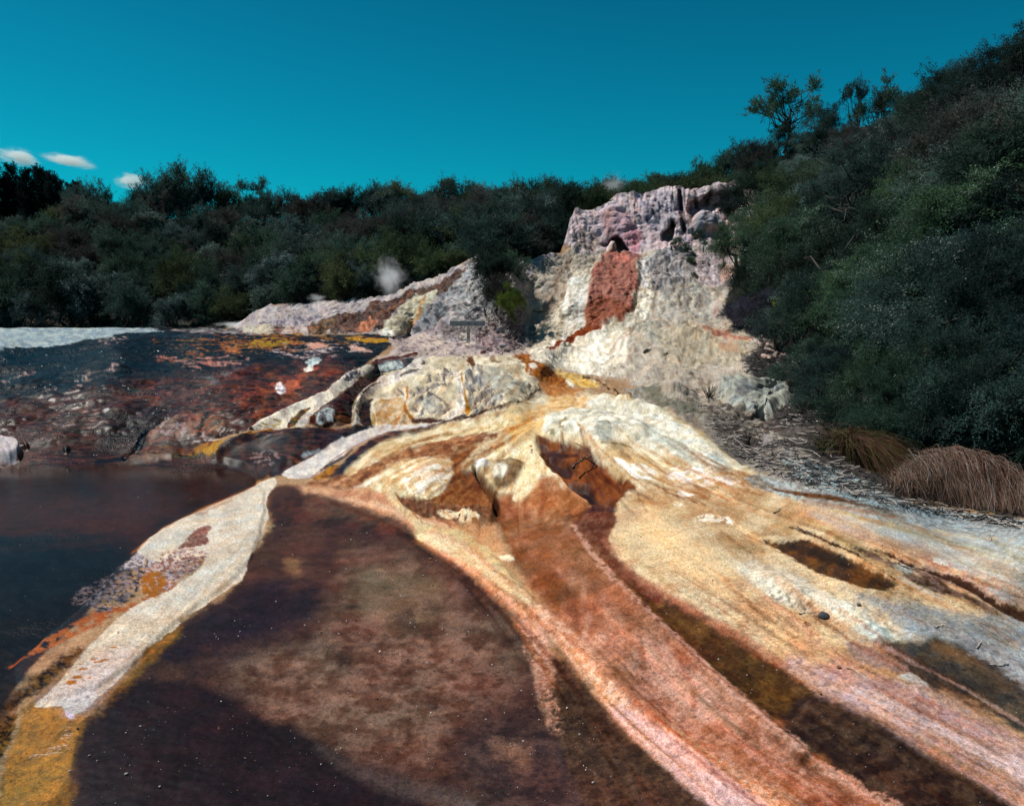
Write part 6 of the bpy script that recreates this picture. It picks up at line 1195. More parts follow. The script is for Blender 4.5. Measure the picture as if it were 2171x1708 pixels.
# ridge line, following the skyline: (column, row of its top, width, kind, tone)
RIDGE = [(185, 378, 62, 'far', 'dark'), (225, 400, 60, 'far', 'dark'), (262, 420, 50, 'far', 'brown'), (305, 392, 66, 'far', 'dark'), (345, 360, 84, 'far', 'dark'), (400, 350, 92, 'far', 'dark'), (450, 365, 80, 'far', 'dark'),
         (490, 392, 60, 'far', 'olive'), (560, 402, 70, 'far', 'grey'), (612, 392, 50, 'far', 'brown'), (645, 415, 60, 'far', 'dark'), (695, 402, 60, 'far', 'grey'), (738, 398, 56, 'far', 'dark'), (795, 380, 56, 'far', 'dark'),
         (848, 390, 74, 'far', 'brown'), (890, 402, 60, 'far', 'dark'), (1005, 382, 84, 'far', 'mid'), (1070, 395, 66, 'far', 'grey'), (1118, 372, 84, 'far', 'dark'), (1170, 378, 70, 'far', 'olive'), (1218, 384, 66, 'far', 'dark'),
         (1262, 388, 50, 'far', 'olive'), (1305, 372, 66, 'far', 'dark'), (1352, 380, 60, 'farb', 'grey'), (1398, 358, 66, 'farb', 'mid'), (1445, 362, 70, 'far', 'dark'), (1495, 336, 76, 'far', 'mid'), (1545, 312, 84, 'far', 'dark'), (1590, 292, 90, 'far', 'dark')]
for i, (x, yt, wpx, kd, tone) in enumerate(RIDGE):
    (wx, wy, wz), yy = hill_at(x, .95)
    wz -= .2; top_z = CAM_H + float(slope(yt)) * wy; h = max(top_z - wz, 1.2); h = h * 1.03
    key = R.choice(FARK) if kd == 'far' else 'farb%d' % (i % 3)
    wd = wpx * wy / 1600 / (1.1 * h)
    where = lm(x).replace('below', 'behind') if x < 1215 else 'above the cliff rim'
    plant('shrub', key, tone, (wx, wy, wz), h, R.uniform(0, 6.28), '%s skyline bush, %s' % ({'dark': 'dark green', 'mid': 'green', 'grey': 'grey-green', 'olive': 'olive', 'brown': 'brownish'}[tone], ['its top rounded', 'its top ragged', 'broad and low', 'with a peaked top'][i % 4] + ', ' + where), 'shrub', 'bushes along the skyline', max(.7, min(wd, 1.5)))
# bushes on the level ground behind the cliff rim
for x in np.arange(1225, 1600, 34):
    xx = x + R.uniform(-8, 8); (wx, wy, wz), yy = hill_at(xx, R.uniform(.0, .3)); tz = CAM_H + float(slope(R.uniform(388, 400) - (xx - 1225) * .12)) * wy
    tn = R.choice(['dark', 'mid', 'olive'])
    plant('shrub', R.choice(FARK), tn, (wx, wy, tz - 1.9), 1.9, R.uniform(0, 6.28), '%s shrub growing right behind the cliff rim, %s' % ({'dark': 'dark green', 'mid': 'green', 'olive': 'olive'}[tn], 'towards its left end' if xx < 1340 else 'above its middle' if xx < 1470 else 'towards its right end'), 'shrub', 'shrubs behind the cliff rim', 1.1)
# conifers at the left
for i, (x, yt) in enumerate([(-40, 352), (6, 358), (36, 352), (70, 362), (92, 357), (108, 366), (122, 372), (138, 386), (158, 392), (171, 388), (22, 380), (55, 378)]):
    wy = 56 + (i % 3) * 2; b = world(x, 520, wy); topz = CAM_H + float(slope(yt)) * wy; h = topz - float(b[2]) + 1
    plant('conifer', 'con%d' % (i % 2), 'conifer', (float(b[0]), wy, topz - h), h, R.uniform(0, 6.28), ['tallest narrow dark conifer', 'slim pointed dark conifer', 'dark conifer with a ragged top'][i % 3] + ' on the skyline, %s' % (['at the very left edge', 'just right of the left edge', 'in the left part of the row', 'in the middle of the row', 'towards the right of the row', 'at the right end of the row'][min(5, max(0, int((x + 40) / 36)))]), 'tree', 'dark conifers at the left', .8)
def ground_tree(name, key, tone, x, ybase, ytop, wpx, Yd, label, cat, group=None):
    b = world(x, ybase, Yd); topz = CAM_H + float(slope(ytop)) * Yd; h = topz - float(b[2])
    wd = wpx * Yd / 1600 / h
    return plant(name, key, tone, (float(b[0]), Yd, float(b[2])), h, R.uniform(0, 6.28), label, cat, group, wd)
ground_tree('open_tree', 'fan2', 'dark', 540, 470, 366, 95, 45, 'thin open-crowned tree poking above the left skyline', 'tree')
ground_tree('flat_topped_tree', 'flat0', 'mid', 950, 450, 380, 46, 44, 'small flat-topped tree with bare trunk on the skyline', 'tree')
ground_tree('dead_shrub', 'bare0', 'dark', 1105, 440, 346, 60, 40, 'leafless twigs sticking up above the skyline bushes', 'shrub')
ground_tree('dead_shrub', 'bare2', 'dark', 1075, 440, 372, 26, 40.5, 'smaller leafless twigs left of the tall bare ones', 'shrub')
# ---- shrubs on the pale bank, around the sign
ground_tree('shrub', 'far1', 'dark', 1050, 625, 512, 120, 22.6, 'dark green shrub on the pale bank above the sign', 'shrub')
ground_tree('shrub', 'far3', 'mid', 1092, 600, 528, 74, 24.2, 'green shrub between the pale bank and the sinter slope', 'shrub')
ground_tree('shrub', 'near4', 'bright', 1085, 668, 588, 66, 20.8, 'bright green young shrub above the rubble bank', 'shrub')
ground_tree('shrub', 'far5', 'brown', 1052, 660, 575, 62, 21.4, 'brownish twiggy shrub left of the bright green one', 'shrub')
ground_tree('shrub', 'far2', 'olive', 975, 565, 528, 52, 25.4, 'yellowish shrub at the top edge of the orange bank', 'shrub')
ground_tree('dead_shrub', 'bare1', 'dark', 1083, 722, 655, 60, 19.6, 'bare many-stemmed shrub standing in the rubble right of the sign', 'shrub')
ground_tree('dead_shrub', 'bare1', 'dark', 1030, 668, 610, 70, 20.9, 'leafless spreading shrub on the pale bank behind the sign', 'shrub')
ground_tree('shrub', 'far0', 'dark', 1150, 540, 405, 120, 30.5, 'big dark thicket bush touching the left edge of the cliff', 'shrub')
ground_tree('shrub', 'far2', 'dark', 1165, 560, 455, 110, 29.5, 'low dark bush at the foot of the cliff, left side', 'shrub')
ground_tree('shrub', 'far4', 'brown', 1110, 555, 450, 120, 29, 'wide dark brown bush left of the cliff-foot thicket', 'shrub')
ground_tree('shrub', 'farb1', 'grey', 1190, 545, 500, 60, 28.6, 'pale twiggy bush at the corner of cliff and slope', 'shrub')
ground_tree('shrub', 'far1', 'olive', 985, 600, 552, 50, 26.5, 'small olive bush behind the crest of the orange bank', 'shrub')
ground_tree('shrub', 'far3', 'dark', 925, 625, 570, 80, 27, 'dark low bush behind the crest, right of the steam', 'shrub')
ground_tree('shrub', 'far4', 'dark', 865, 640, 560, 90, 28, 'dark bush right behind the steam vent', 'shrub')
# ---- the right-hand bank: nearer, larger bushes
RB = [  # column, base row, depth, height in metres, width factor, kind, tone, what sets it apart
 (1590, 470, 27.0, 2.3, 1.1, 'near0', 'dark', 'dark green bush overhanging the right end of the cliff'),
 (1575, 560, 24.5, 1.9, 1.0, 'near3', 'mid', 'green bush leaning over the pale slope below the cliff end'),
 (1590, 610, 22.0, 1.6, .9, 'near1', 'dark', 'dark bush directly below the green one beside the slope'),
 (1640, 430, 27.0, 2.4, 1.2, 'near2', 'dark', None), (1690, 420, 25.0, 2.4, 1.2, 'nearb1', 'grey', None), (1760, 420, 23.0, 2.4, 1.2, 'nearb0', 'grey', None), (1830, 430, 20.5, 2.4, 1.2, 'near3', 'dark', None),
 (1650, 520, 22.5, 2.2, 1.2, 'nearb2', 'mid', None), (1720, 510, 20.5, 2.2, 1.2, 'near2', 'olive', None), (1790, 510, 18.5, 2.2, 1.2, 'nearb1', 'grey', None), (1880, 500, 17.0, 2.3, 1.2, 'near0', 'dark', None), (1970, 500, 15.0, 2.3, 1.2, 'nearb0', 'mid', None),
 (1640, 640, 19.4, 1.7, 1.1, 'near1', 'dark', None), (1700, 610, 17.6, 2.0, 1.2, 'nearb0', 'mid', None), (1780, 620, 16.0, 2.0, 1.2, 'nearb2', 'dark', None), (1860, 620, 14.6, 2.0, 1.2, 'near2', 'dark', None),
 (1950, 620, 13.2, 2.0, 1.2, 'nearb1', 'grey', None), (2060, 620, 11.8, 2.1, 1.2, 'nearb0', 'mid', None), (2160, 620, 10.8, 2.1, 1.2, 'near0', 'dark', None), (2070, 500, 13.0, 2.2, 1.2, 'nearb2', 'grey', None), (2170, 500, 12.0, 2.2, 1.1, 'near3', 'dark', None),
 (1700, 720, 15.6, 1.6, 1.1, 'nearb1', 'dark', None), (1770, 730, 14.2, 1.8, 1.1, 'near3', 'dark', None), (1850, 740, 12.6, 1.8, 1.2, 'nearb0', 'mid', None), (1940, 750, 11.2, 1.8, 1.1, 'nearb2', 'mid', None), (2040, 750, 10.2, 1.8, 1.2, 'nearb1', 'dark', None), (2150, 750, 9.4, 1.8, 1.1, 'near1', 'dark', None),
 (1720, 815, 13.2, 1.0, 1.1, 'nearb1', 'dark', 'small dark bush at the foot of the bank beside the litter'), (1790, 850, 11.6, 1.4, 1.1, 'near0', 'dark', None), (1870, 870, 10.4, 1.4, 1.1, 'nearb0', 'mid', None), (1960, 890, 9.2, 1.4, 1.1, 'nearb1', 'mid', None), (2060, 900, 8.5, 1.5, 1.1, 'near2', 'dark', None), (2170, 920, 7.9, 1.5, 1.0, 'near3', 'dark', None), (1820, 930, 9.6, .9, 1.3, 'nearb0', 'dark', 'low leafy bush between the pale knoll and the olive rush clump'), (1760, 880, 11.3, 1.0, 1.2, 'near1', 'dark', 'dark shadowy bush just above the pale knoll edge'), (1930, 920, 8.9, 1.2, 1.3, 'near2', 'dark', 'dark bush filling the gap above the olive rushes'), (2080, 950, 8.0, 1.2, 1.3, 'near3', 'dark', 'black-green bush above the right half of the tussock'),
 (1730, 905, 11.0, .8, 1.2, 'nearb2', 'dark', 'low bush at the edge of the pale knoll'), (1900, 950, 8.7, .9, 1.2, 'near4', 'dark', 'dark bush behind the olive rush clump'), (2120, 975, 7.6, 1.0, 1.2, 'near1', 'dark', 'dark bush behind the drooping tussock'), (2010, 945, 8.2, 1.0, 1.2, 'near0', 'dark', 'dark undergrowth above the top of the drooping tussock'),
 (1660, 330, 28.0, 1.3, 1.1, 'near1', 'dark', None), (1730, 330, 27.0, 1.3, 1.1, 'nearb0', 'grey', None), (1800, 330, 24.0, 1.3, 1.1, 'near2', 'brown', None), (1870, 330, 22.0, 1.3, 1.1, 'nearb1', 'grey', None), (1950, 330, 19.6, 1.6, 1.2, 'nearb2', 'grey', None), (2030, 340, 17.0, 1.6, 1.1, 'near0', 'brown', None),
 (2110, 340, 15.2, 1.6, 1.2, 'nearb0', 'grey', None), (2180, 350, 14.0, 1.6, 1.1, 'near3', 'dark', None), (1980, 410, 17.0, 2.4, 1.2, 'near3', 'dark', None), (1905, 415, 19.0, 2.4, 1.1, 'nearb2', 'grey', None), (2060, 420, 14.8, 2.4, 1.1, 'nearb1', 'dark', None), (2150, 420, 13.2, 2.4, 1.1, 'near2', 'brown', None)]
RB += [(2270, 500, 11.5, 2.2, 1.2, 'near0', 'dark', None), (2280, 640, 10.0, 2.0, 1.2, 'nearb1', 'mid', None), (2270, 780, 9.0, 1.8, 1.2, 'near2', 'dark', None), (2290, 930, 7.6, 1.4, 1.2, 'near3', 'dark', None), (2290, 360, 13.0, 2.4, 1.2, 'nearb0', 'grey', None), (2400, 560, 10.5, 2.2, 1.2, 'near1', 'dark', None), (2400, 800, 8.6, 1.9, 1.2, 'near3', 'dark', None)]
RV = {'a': 'upper', 'b': 'middle', 'c': 'lower'}
for i, (x, yb, Yd, h, wf, key, tone, lab) in enumerate(RB):
    if 350 < yb < 440 and x < 1900: h *= .75
    h *= R.uniform(.8, 1.12)
    b = world(x, yb, Yd); p = (float(b[0]), Yd, float(b[2]) - .1)
    if not lab:
        band = 'high' if yb < 450 else 'halfway up' if yb < 700 else 'low'
        side = 'close to the cliff and slope' if x < 1700 else 'left of the middle' if x < 1850 else 'right of the middle' if x < 2010 else 'near the right edge' if x < 2120 else 'cut by the right edge' if x < 2230 else 'beyond the right edge'
        lab = '%s bush %s on the right bank, %s' % ({'dark': 'dark green', 'mid': 'green', 'grey': 'grey-green', 'olive': 'olive', 'brown': 'brownish'}[tone] + (' flowering' if key[:5] == 'nearb' else ''), band, side)
    plant('shrub', key, tone, p, h, R.uniform(0, 6.28), lab, 'shrub', 'bushes on the right-hand bank', wf * R.uniform(.9, 1.1))
# skyline trees of the right-hand bank
ground_tree('fan_shaped_tree', 'fan0', 'mid', 1665, 320, 162, 150, 29, 'fan-shaped open tree with visible limbs on the right skyline', 'tree')
ground_tree('open_tree', 'fan1', 'dark', 1880, 330, 160, 130, 25, 'spreading tree right of the upright dark one on the skyline', 'tree')
ground_tree('upright_tree', 'fan2', 'dark', 1805, 320, 148, 78, 26, 'narrow upright dark tree on the right skyline', 'tree')
ground_tree('shrub', 'near1', 'dark', 1735, 340, 215, 120, 27, 'dark bush on the skyline right of the fan-shaped tree', 'shrub')
ground_tree('shrub', 'near4', 'brown', 1610, 400, 280, 100, 28.5, 'dark bush on the skyline left of the fan-shaped tree', 'shrub')
ground_tree('shrub', 'near3', 'dark', 1960, 320, 160, 160, 20, 'tall dark bush where the right skyline starts to climb', 'shrub')
ground_tree('shrub', 'near2', 'dark', 2040, 280, 120, 180, 17.5, 'large dark bush high on the climbing right skyline', 'shrub')
ground_tree('tree', 'near0', 'dark', 2100, 260, 48, 170, 16, 'tall dark tree at the top right, rising highest but one', 'tree')
ground_tree('tree', 'near1', 'dark', 2190, 260, 15, 200, 15, 'tallest dark tree, cut by the top right corner', 'tree')
# blue-grey bramble and pale sapling at the bank's foot
for i, (x, yb, yt, wd) in enumerate([(1560, 690, 620, 80), (1605, 705, 600, 100), (1650, 735, 640, 90)]):
    ground_tree('bramble', ['near4', 'near2', 'near1'][i], 'blue', x, yb, yt, wd, float(depth(x, yb)[0]) - .3, ['blue-grey bramble spilling onto the pale slope, leftmost piece', 'tall blue-grey bramble in the middle of its thicket', 'blue-grey bramble next to the pale sapling'][i], 'shrub', 'blue-grey brambles')
def sapling(x, yb, h, label):
    p = on_ground(x, yb); root = link(bpy.data.objects.new('sapling', None)); root.location = p; tag(root, label, 'plant')
    r = np.random.default_rng(5); st, lf = Buf(), Buf(); pts = bend(np.zeros(3), np.array([-.12 * h, 0, h]), r, .1, 6); tube(st, pts, np.linspace(.012, .006, 6) * h, 5)
    for c in (pts[-1], pts[-2], pts[-1] + [.1 * h, 0, -.05 * h], pts[-2] + [.16 * h, 0, -.12 * h]):
        n = 26; d = unit(r.normal(size=(n, 3)) + [0, 0, .4]); leaves(lf, c + d * .03, d, .20 * h * r.uniform(.6, 1.1, n), .045 * h, r)
    link(bpy.data.objects.new('stem', st.mesh('stem', M['palewood'], True)), root); link(bpy.data.objects.new('foliage', lf.mesh('foliage', M['bright'])), root)
sapling(1662, 745, 1.1, 'slender sapling with pale stem and yellow-green leaves below the brambles')
# small plants rooted in the slope
for i, (x, y, s) in enumerate([(1435, 522, 24), (1456, 536, 26), (1466, 562, 22), (1470, 590, 18), (1494, 522, 16), (1371, 752, 18), (1468, 545, 14), (1478, 505, 22), (1100, 640, 20)]):
    p = on_ground(x, y); h = s * p.y / 1600
    plant('tuft', 'near%d' % (i % 5), 'mid' if i != 5 else 'brown', (p.x, p.y, p.z - .02), h, i, ['small green tuft below the dark water streaks of the cliff', 'largest green tuft on the grey slope', 'green tuft under the largest one', 'lone green tuft lowest on the grey slope', 'little green tuft at the foot of the cliff, right', 'brown tuft on the white lower slope', 'tiny green tuft beside the largest one', 'green tuft clinging to the cliff foot', 'little bush on the left rim of the slope'][i], 'plant', 'tufts on the sinter slope', 1.0)
# ================================================================== grasses
def strand_mat(name, c1, c2):
    return simple_mat(name, c1, .7, 5, .3, rgb2=c2, spec=.15)
M['tussock'] = strand_mat('dry_grass', (.13, .070, .040), (.21, .14, .10)); M['tussock2'] = strand_mat('dry_grass_pale', (.24, .19, .17), (.34, .29, .27))
M['tussock3'] = strand_mat('dry_grass_red', (.09, .036, .026), (.13, .05, .036)); M['rush'] = strand_mat('rush_olive', (.07, .065, .02), (.13, .10, .035)); M['rush_dark'] = strand_mat('rush_dark', (.05, .04, .03), (.08, .065, .045))
def strands(buf, roots, dirs, lens, arch, w0, r, seg=9, ground=None, spread=.15):
    n = len(roots); t = np.linspace(0, 1, seg)[None, :, None]
    p = roots[:, None] + dirs[:, None] * (lens[:, None, None] * t); out = dirs.copy(); out[:, 2] = 0; out = unit(out)
    p[..., 2] -= (arch[:, None] * lens[:, None] * t[..., 0] ** 2.2); p += out[:, None] * (arch[:, None, None] * lens[:, None, None] * .25 * t ** 1.5)
    wob = r.normal(size=(n, 1, 3)) * spread * .5 * lens[:, None, None] * t ** 2; p += wob + r.normal(size=p.shape) * .004
    if ground is not None: p[..., 2] = np.maximum(p[..., 2], ground + .01)
    tg = unit(np.gradient(p, axis=1)); sd_ = unit(np.cross(tg, unit(r.normal(size=(n, 1, 3)) + [0, 1.5, 0])))
    w = w0 * (1 - .7 * t)
    V = np.stack([p - sd_ * w, p + sd_ * w], 2).reshape(n, seg * 2, 3)
    k = np.arange(seg - 1) * 2; F = np.stack([k, k + 1, k + 3, k + 2], 1)
    buf.add(V.reshape(-1, 3), (F[None] + (np.arange(n) * seg * 2)[:, None, None]).reshape(-1, 4))
def tussock(name, label, loc, height, rx, ry, mats, n, r, group=None, shift=(0, 0), uprights=0):
    root = link(bpy.data.objects.new(name, None)); root.location = loc; tag(root, label, 'grass', group)
    for part, mt, frac in mats:
        b = Buf(); m = int(n * frac); a = r.uniform(0, 6.283, m); ro = np.stack([r.normal(size=m) * rx * .16, r.normal(size=m) * ry * .16, np.abs(r.normal(size=m)) * height * .12 + height * .42], 1)
        el = r.uniform(.35, 1.25, m); d = np.stack([np.cos(a) * np.cos(el) * rx, np.sin(a) * np.cos(el) * ry, np.sin(el) * height * .8], 1); d[:, 0] += shift[0]; d[:, 1] += shift[1]; d = unit(d)
        hor = np.hypot(d[:, 0] / rx, d[:, 1] / ry)
        ln = r.uniform(.8, 1.25, m) * (height * .55 + .62 * np.hypot(d[:, 0] * rx, d[:, 1] * ry)) * 1.15
        ar = (height * .95 + d[:, 2] * ln) / ln * r.uniform(.8, 1.1, m)
        strands(b, ro, d, ln, ar, .0016, r, 10, -.02)
        link(bpy.data.objects.new(part, b.mesh(part, M[mt])), root)
    # the packed base the strands spring from
    b = Buf(); m = 500; a = r.uniform(0, 6.283, m); rr2 = np.sqrt(r.random(m)); ro = np.stack([np.cos(a) * rr2 * rx * .45, np.sin(a) * rr2 * ry * .45, np.zeros(m)], 1)
    strands(b, ro, unit(r.normal(size=(m, 3)) * .25 + [0, 0, 1]), np.full(m, height * .62), np.full(m, .1), .004, r, 4); link(bpy.data.objects.new('crown', b.mesh('crown', M['rush_dark'])), root)
    if uprights:
        b = Buf(); m = uprights; a = r.uniform(0, 6.283, m); ro = np.stack([np.cos(a) * rx * .4 * r.random(m), np.sin(a) * ry * .4 * r.random(m), np.zeros(m)], 1)
        strands(b, ro, unit(r.normal(size=(m, 3)) * .3 + [0, 0, 1]), r.uniform(.7, 1.15, m) * height, np.full(m, .25), .0018, r, 7); link(bpy.data.objects.new('upright_stalks', b.mesh('upright_stalks', M['rush'])), root)
    return root
r = np.random.default_rng(31)
# the great drooping tussock at the right: strands spill from a crest and comb down to the floor, hollow at its left end
def big_tussock():
    root = link(bpy.data.objects.new('drooping_tussock', None)); g0 = on_ground(2040, 1075); root.location = g0
    tag(root, 'large domed dry tussock with strands combed down to the right, at the right edge', 'grass')
    CR = np.array([(1888, 1058), (1900, 1020), (1925, 985), (1965, 962), (2015, 957), (2070, 966), (2125, 990), (2180, 1030), (2230, 1070)], float); YC = np.array([7.15, 7.1, 7.1, 7.15, 7.2, 7.15, 7.0, 6.8, 6.6])
    def crest(c):
        i = c * (len(CR) - 1); x = np.interp(i, range(len(CR)), CR[:, 0]); y = np.interp(i, range(len(CR)), CR[:, 1]); d = np.interp(i, range(len(CR)), YC)
        return np.stack(world(x, y, d), 1)
    for part, mt, m, w_ in (('strands', 'tussock', 2600, .0015), ('pale_strands', 'tussock2', 1100, .0013), ('dark_strands', 'tussock3', 1700, .0016), ('inner_strands', 'rush_dark', 1500, .002)):
        c = r.random(m) ** .95; hol = (c > .16) & (c < .40); c = np.where(hol & (r.random(m) < .75), r.uniform(.38, 1, m), c)
        inner = part == 'inner_strands'; p0 = crest(c) + r.normal(size=(m, 3)) * [.05, .06, .02]
        if inner: p0[:, 1] += r.uniform(.1, .3, m); p0[:, 2] -= .05 + .1 * r.random(m)  # inner layer coloured dark to deepen the shade in the hollow
        xe = np.interp(c, [0, .15, .3, .5, .75, 1], [1885, 1900, 1975, 2060, 2150, 2240]) + r.normal(size=m) * 20
        ye = np.interp(xe, [1880, 1950, 2050, 2171, 2260], [1056, 1066, 1082, 1096, 1104]) - r.random(m) ** 2 * 26
        d = depth(xe, ye); p2 = np.stack(world(xe, ye, d), 1); p2[:, 2] += .012
        short = r.random(m)[:, None] ** 2 * .55; p2 = p2 + (p0 - p2) * short
        p1 = p0 + (p2 - p0) * .42; p1[:, 2] += (p0[:, 2] - p2[:, 2]) * .42 + .02; p1[:, 0] += .05 * r.normal(size=m); p1[:, 1] -= .05
        t = np.linspace(0, 1, 11)[None, :, None]; q = (1 - t) ** 2 * p0[:, None] + 2 * t * (1 - t) * p1[:, None] + t ** 2 * p2[:, None]
        q += r.normal(size=(m, 1, 3)) * .035 * np.sin(t * 3.14) + r.normal(size=q.shape) * .0025
        fly = r.random(m) < .14; q[fly] += (r.normal(size=(fly.sum(), 1, 3)) * [.12, .08, .08] + [0, 0, .05]) * t * (1 - .3 * t)
        tg = unit(np.gradient(q, axis=1)); sd_ = unit(np.cross(tg, np.array([0, 1., .3]) + r.normal(size=(m, 1, 3)) * .5)); w = w_ * (1 - .6 * t)
        V = np.stack([q - sd_ * w, q + sd_ * w], 2).reshape(m, 22, 3) - np.array(g0); k = np.arange(10) * 2; F = np.stack([k, k + 1, k + 3, k + 2], 1)
        bb = Buf(); bb.add(V.reshape(-1, 3), (F[None] + (np.arange(m) * 22)[:, None, None]).reshape(-1, 4)); link(bpy.data.objects.new(part, bb.mesh(part, M[mt])), root)
    # dark inner mound added for the shade inside the tussock
    V = []; cs = np.linspace(.12, .98, 26)
    top = crest(cs) + [0, .12, -.05]; n_ = len(cs)
    rows = [top + [0, .35, -.4], top, top + [.02, -.1, -.10], top + [.05, -.18, -.26], top + [.07, -.2, -.5]]
    V = np.concatenate(rows); V += noise((V * 9).astype(np.float32), 3)[:, None] * .03; a_ = (np.arange(4)[:, None] * n_ + np.arange(n_ - 1)[None, :]).ravel()
    link(bpy.data.objects.new('matted_base', np_mesh('matted_base', V - np.array(g0), np.stack([a_, a_ + 1, a_ + n_ + 1, a_ + n_], 1), M['rush_dark'], True)), root)  # added dark mound standing for the shade inside the tussock
big_tussock()
for x, y, h, rx, lab in ((1808, 980, .46, .50, 'olive rush clump left of the drooping tussock, bending right'), (1880, 985, .44, .46, 'reddish olive rush clump touching the drooping tussock'), (1850, 960, .60, .36, 'taller upright rush clump behind the olive ones')):
    g0 = on_ground(x, y); tussock('rush_clump', lab, (g0.x, g0.y + .1, g0.z - .02), h, rx, rx, [('strands', 'rush', .5), ('red_strands', 'tussock3', .5)], 1700, r, 'rush clumps on the right', (.35, 0), 160)
def rush(x, y, hp, n, label, spread=.5, mat='rush_dark'):
    g0 = on_ground(x, y); h = hp * g0.y / 1600; b = Buf(); rr = np.random.default_rng(int(x))
    strands(b, rr.normal(size=(n, 3)) * [.03, .03, 0] * h * 2, unit(rr.normal(size=(n, 3)) * spread + [0, 0, 1]), h * rr.uniform(.5, 1.1, n), np.full(n, .12), .0035, rr, 6)
    o = link(bpy.data.objects.new('rush', b.mesh('rush', M[mat]))); o.location = g0; tag(o, label, 'plant')
rush(1505, 846, 46, 80, 'dark spiky rush tuft on the grey ground below the sinter slope'); rush(1587, 948, 44, 46, 'thin dark rush standing in the twig litter, nearer than the spiky tuft', .28)
rush(1742, 960, 50, 70, 'sparse rush tuft beside the litter under the right bank', .5, 'rush'); rush(1700, 880, 40, 40, 'small dark rush at the foot of the pale knoll')
# ================================================================== wood
def stick(name, label, pts, rad, mat, lift=0.0, fork=None, cat='branch', group=None):   # pts: (column, row[, height above ground])
    P3 = []
    for q in pts:
        g_ = on_ground(q[0], q[1]); h = q[2] if len(q) > 2 else 0.0
        P3.append(np.array([g_.x, g_.y - .0, g_.z + rad * .6 + lift + h]))
    P3 = np.array(P3); n = len(P3); t = np.linspace(0, n - 1, n * 4); rr = np.random.default_rng(int(pts[0][0] * 7 + pts[0][1]))
    Pi = np.stack([np.interp(t, np.arange(n), P3[:, k]) for k in range(3)], 1) + rr.normal(size=(len(t), 3)) * rad * .35
    b = Buf(); tube(b, Pi, np.linspace(rad, rad * .45, len(t)) * (1 + .15 * rr.normal(size=len(t))), 7)
    o = link(bpy.data.objects.new(name, b.mesh(name, M[mat], True))); tag(o, label, cat, group)
    for f in fork or []:
        F3 = np.array([P3[f[0]]] + [np.array(on_ground(a, c)) + [0, 0, rad + (e[0] if e else 0)] for a, c, *e in f[1]])
        bb = Buf(); tube(bb, bend(F3[0], F3[-1], rr, .15, 6) if len(F3) == 2 else F3, np.linspace(rad * .6, rad * .25, 6 if len(F3) == 2 else len(F3)), 6)
        link(bpy.data.objects.new('twig', bb.mesh('twig', M[mat], True)), o)
    return o
stick('fallen_branch', 'dark forked branch lying in the brown hollow below the star', [(1214, 996), (1222, 985), (1236, 978), (1252, 971)], .014, 'darkwood', .012, [(3, [(1232, 958, .05), (1219, 951, .05)]), (2, [(1232, 978, .05), (1240, 963, .06)])])
stick('fallen_branch', 'thin dead branch across the rubble bank behind the sign', [(985, 678, .05), (996, 671, .12), (1004, 668, .15), (1025, 668, .12), (1033, 655, .15), (1040, 642, .2)], .022, 'bark')
stick('fallen_branch', 'pale bare branch slanting down to the sign from the left', [(956, 655, .3), (975, 662, .3), (984, 671, .3), (998, 683, .3)], .020, 'palewood')
stick('fallen_branch', 'pale fallen branch on the bank left of the sign post', [(925, 705), (935, 700, .03), (950, 695, .06), (962, 692, .08)], .022, 'palewood')
stick('fallen_branch', 'straight pale stick at the foot of the sinter slope, right of the rubble', [(1057, 748), (1075, 741, .02), (1092, 731, .05)], .014, 'palewood')
stick('fallen_branch', 'small dark stick on the slope beside the white streak', [(1130, 660), (1150, 662), (1165, 658)], .018, 'darkwood')
stick('fallen_branch', 'dark twig snag on the slope below the litter', [(1413, 765), (1408, 752), (1420, 745)], .016, 'darkwood')
for i, (pts, rad, lab) in enumerate([([(2045, 1118), (2090, 1120), (2110, 1128)], .005, 'white twig on the floor in front of the big tussock'), ([(2085, 1128), (2102, 1142), (2098, 1150)], .005, 'crooked white twig at the right, below the tussock'),
        ([(2130, 1103), (2160, 1118), (2185, 1122)], .006, 'pale branch on the litter at the right edge'), ([(1910, 1055), (1935, 1062), (1960, 1060)], .008, 'pale twig at the left foot of the tussock'), ([(1770, 1002), (1800, 1012), (1830, 1010)], .010, 'pale branch lying on the litter left of the rushes'),
        ([(1780, 1010), (1788, 1000), (1800, 997)], .008, 'short forked pale twig in the litter'), ([(1815, 1420), (1836, 1438), (1832, 1442)], .003, 'thin bent twig on the lilac flow'), ([(1795, 1417), (1808, 1420), (1830, 1437)], .003, 'thin dark twig lying on the lilac flow next to the bent one'),
        ([(1981, 1332), (2000, 1326), (2012, 1330)], .008, 'pale bark piece on the grey floor at right'), ([(2070, 1375), (2078, 1365), (2082, 1358)], .005, 'forked twig on the grey floor near the right edge'), ([(2098, 1410), (2120, 1412), (2140, 1407)], .006, 'pale twig low on the right edge of the grey floor'),
        ([(1640, 1088), (1650, 1083), (1655, 1078)], .005, 'small dark twig on the tan floor'), ([(1690, 1118), (1706, 1127), (1722, 1138)], .007, 'dark root-like twig at the head of the brown stain'), ([(1905, 1195), (1920, 1202), (1938, 1207)], .008, 'pale gnarled twig between the brown stains'),
        ([(1640, 752), (1668, 760), (1695, 778)], .02, 'pale branch lying under the brambles'), ([(1600, 800), (1630, 806), (1660, 803)], .014, 'pale stick in the litter above the knoll'), ([(1695, 1302), (1715, 1300), (1730, 1303)], .005, 'thin twig beside the dark stone'), ([(872, 1003), (880, 999)], .004, 'tiny dark twig on the tan spit')]):
    stick('twig', lab, pts, rad, 'darkwood' if 'dark' in lab else 'palewood')
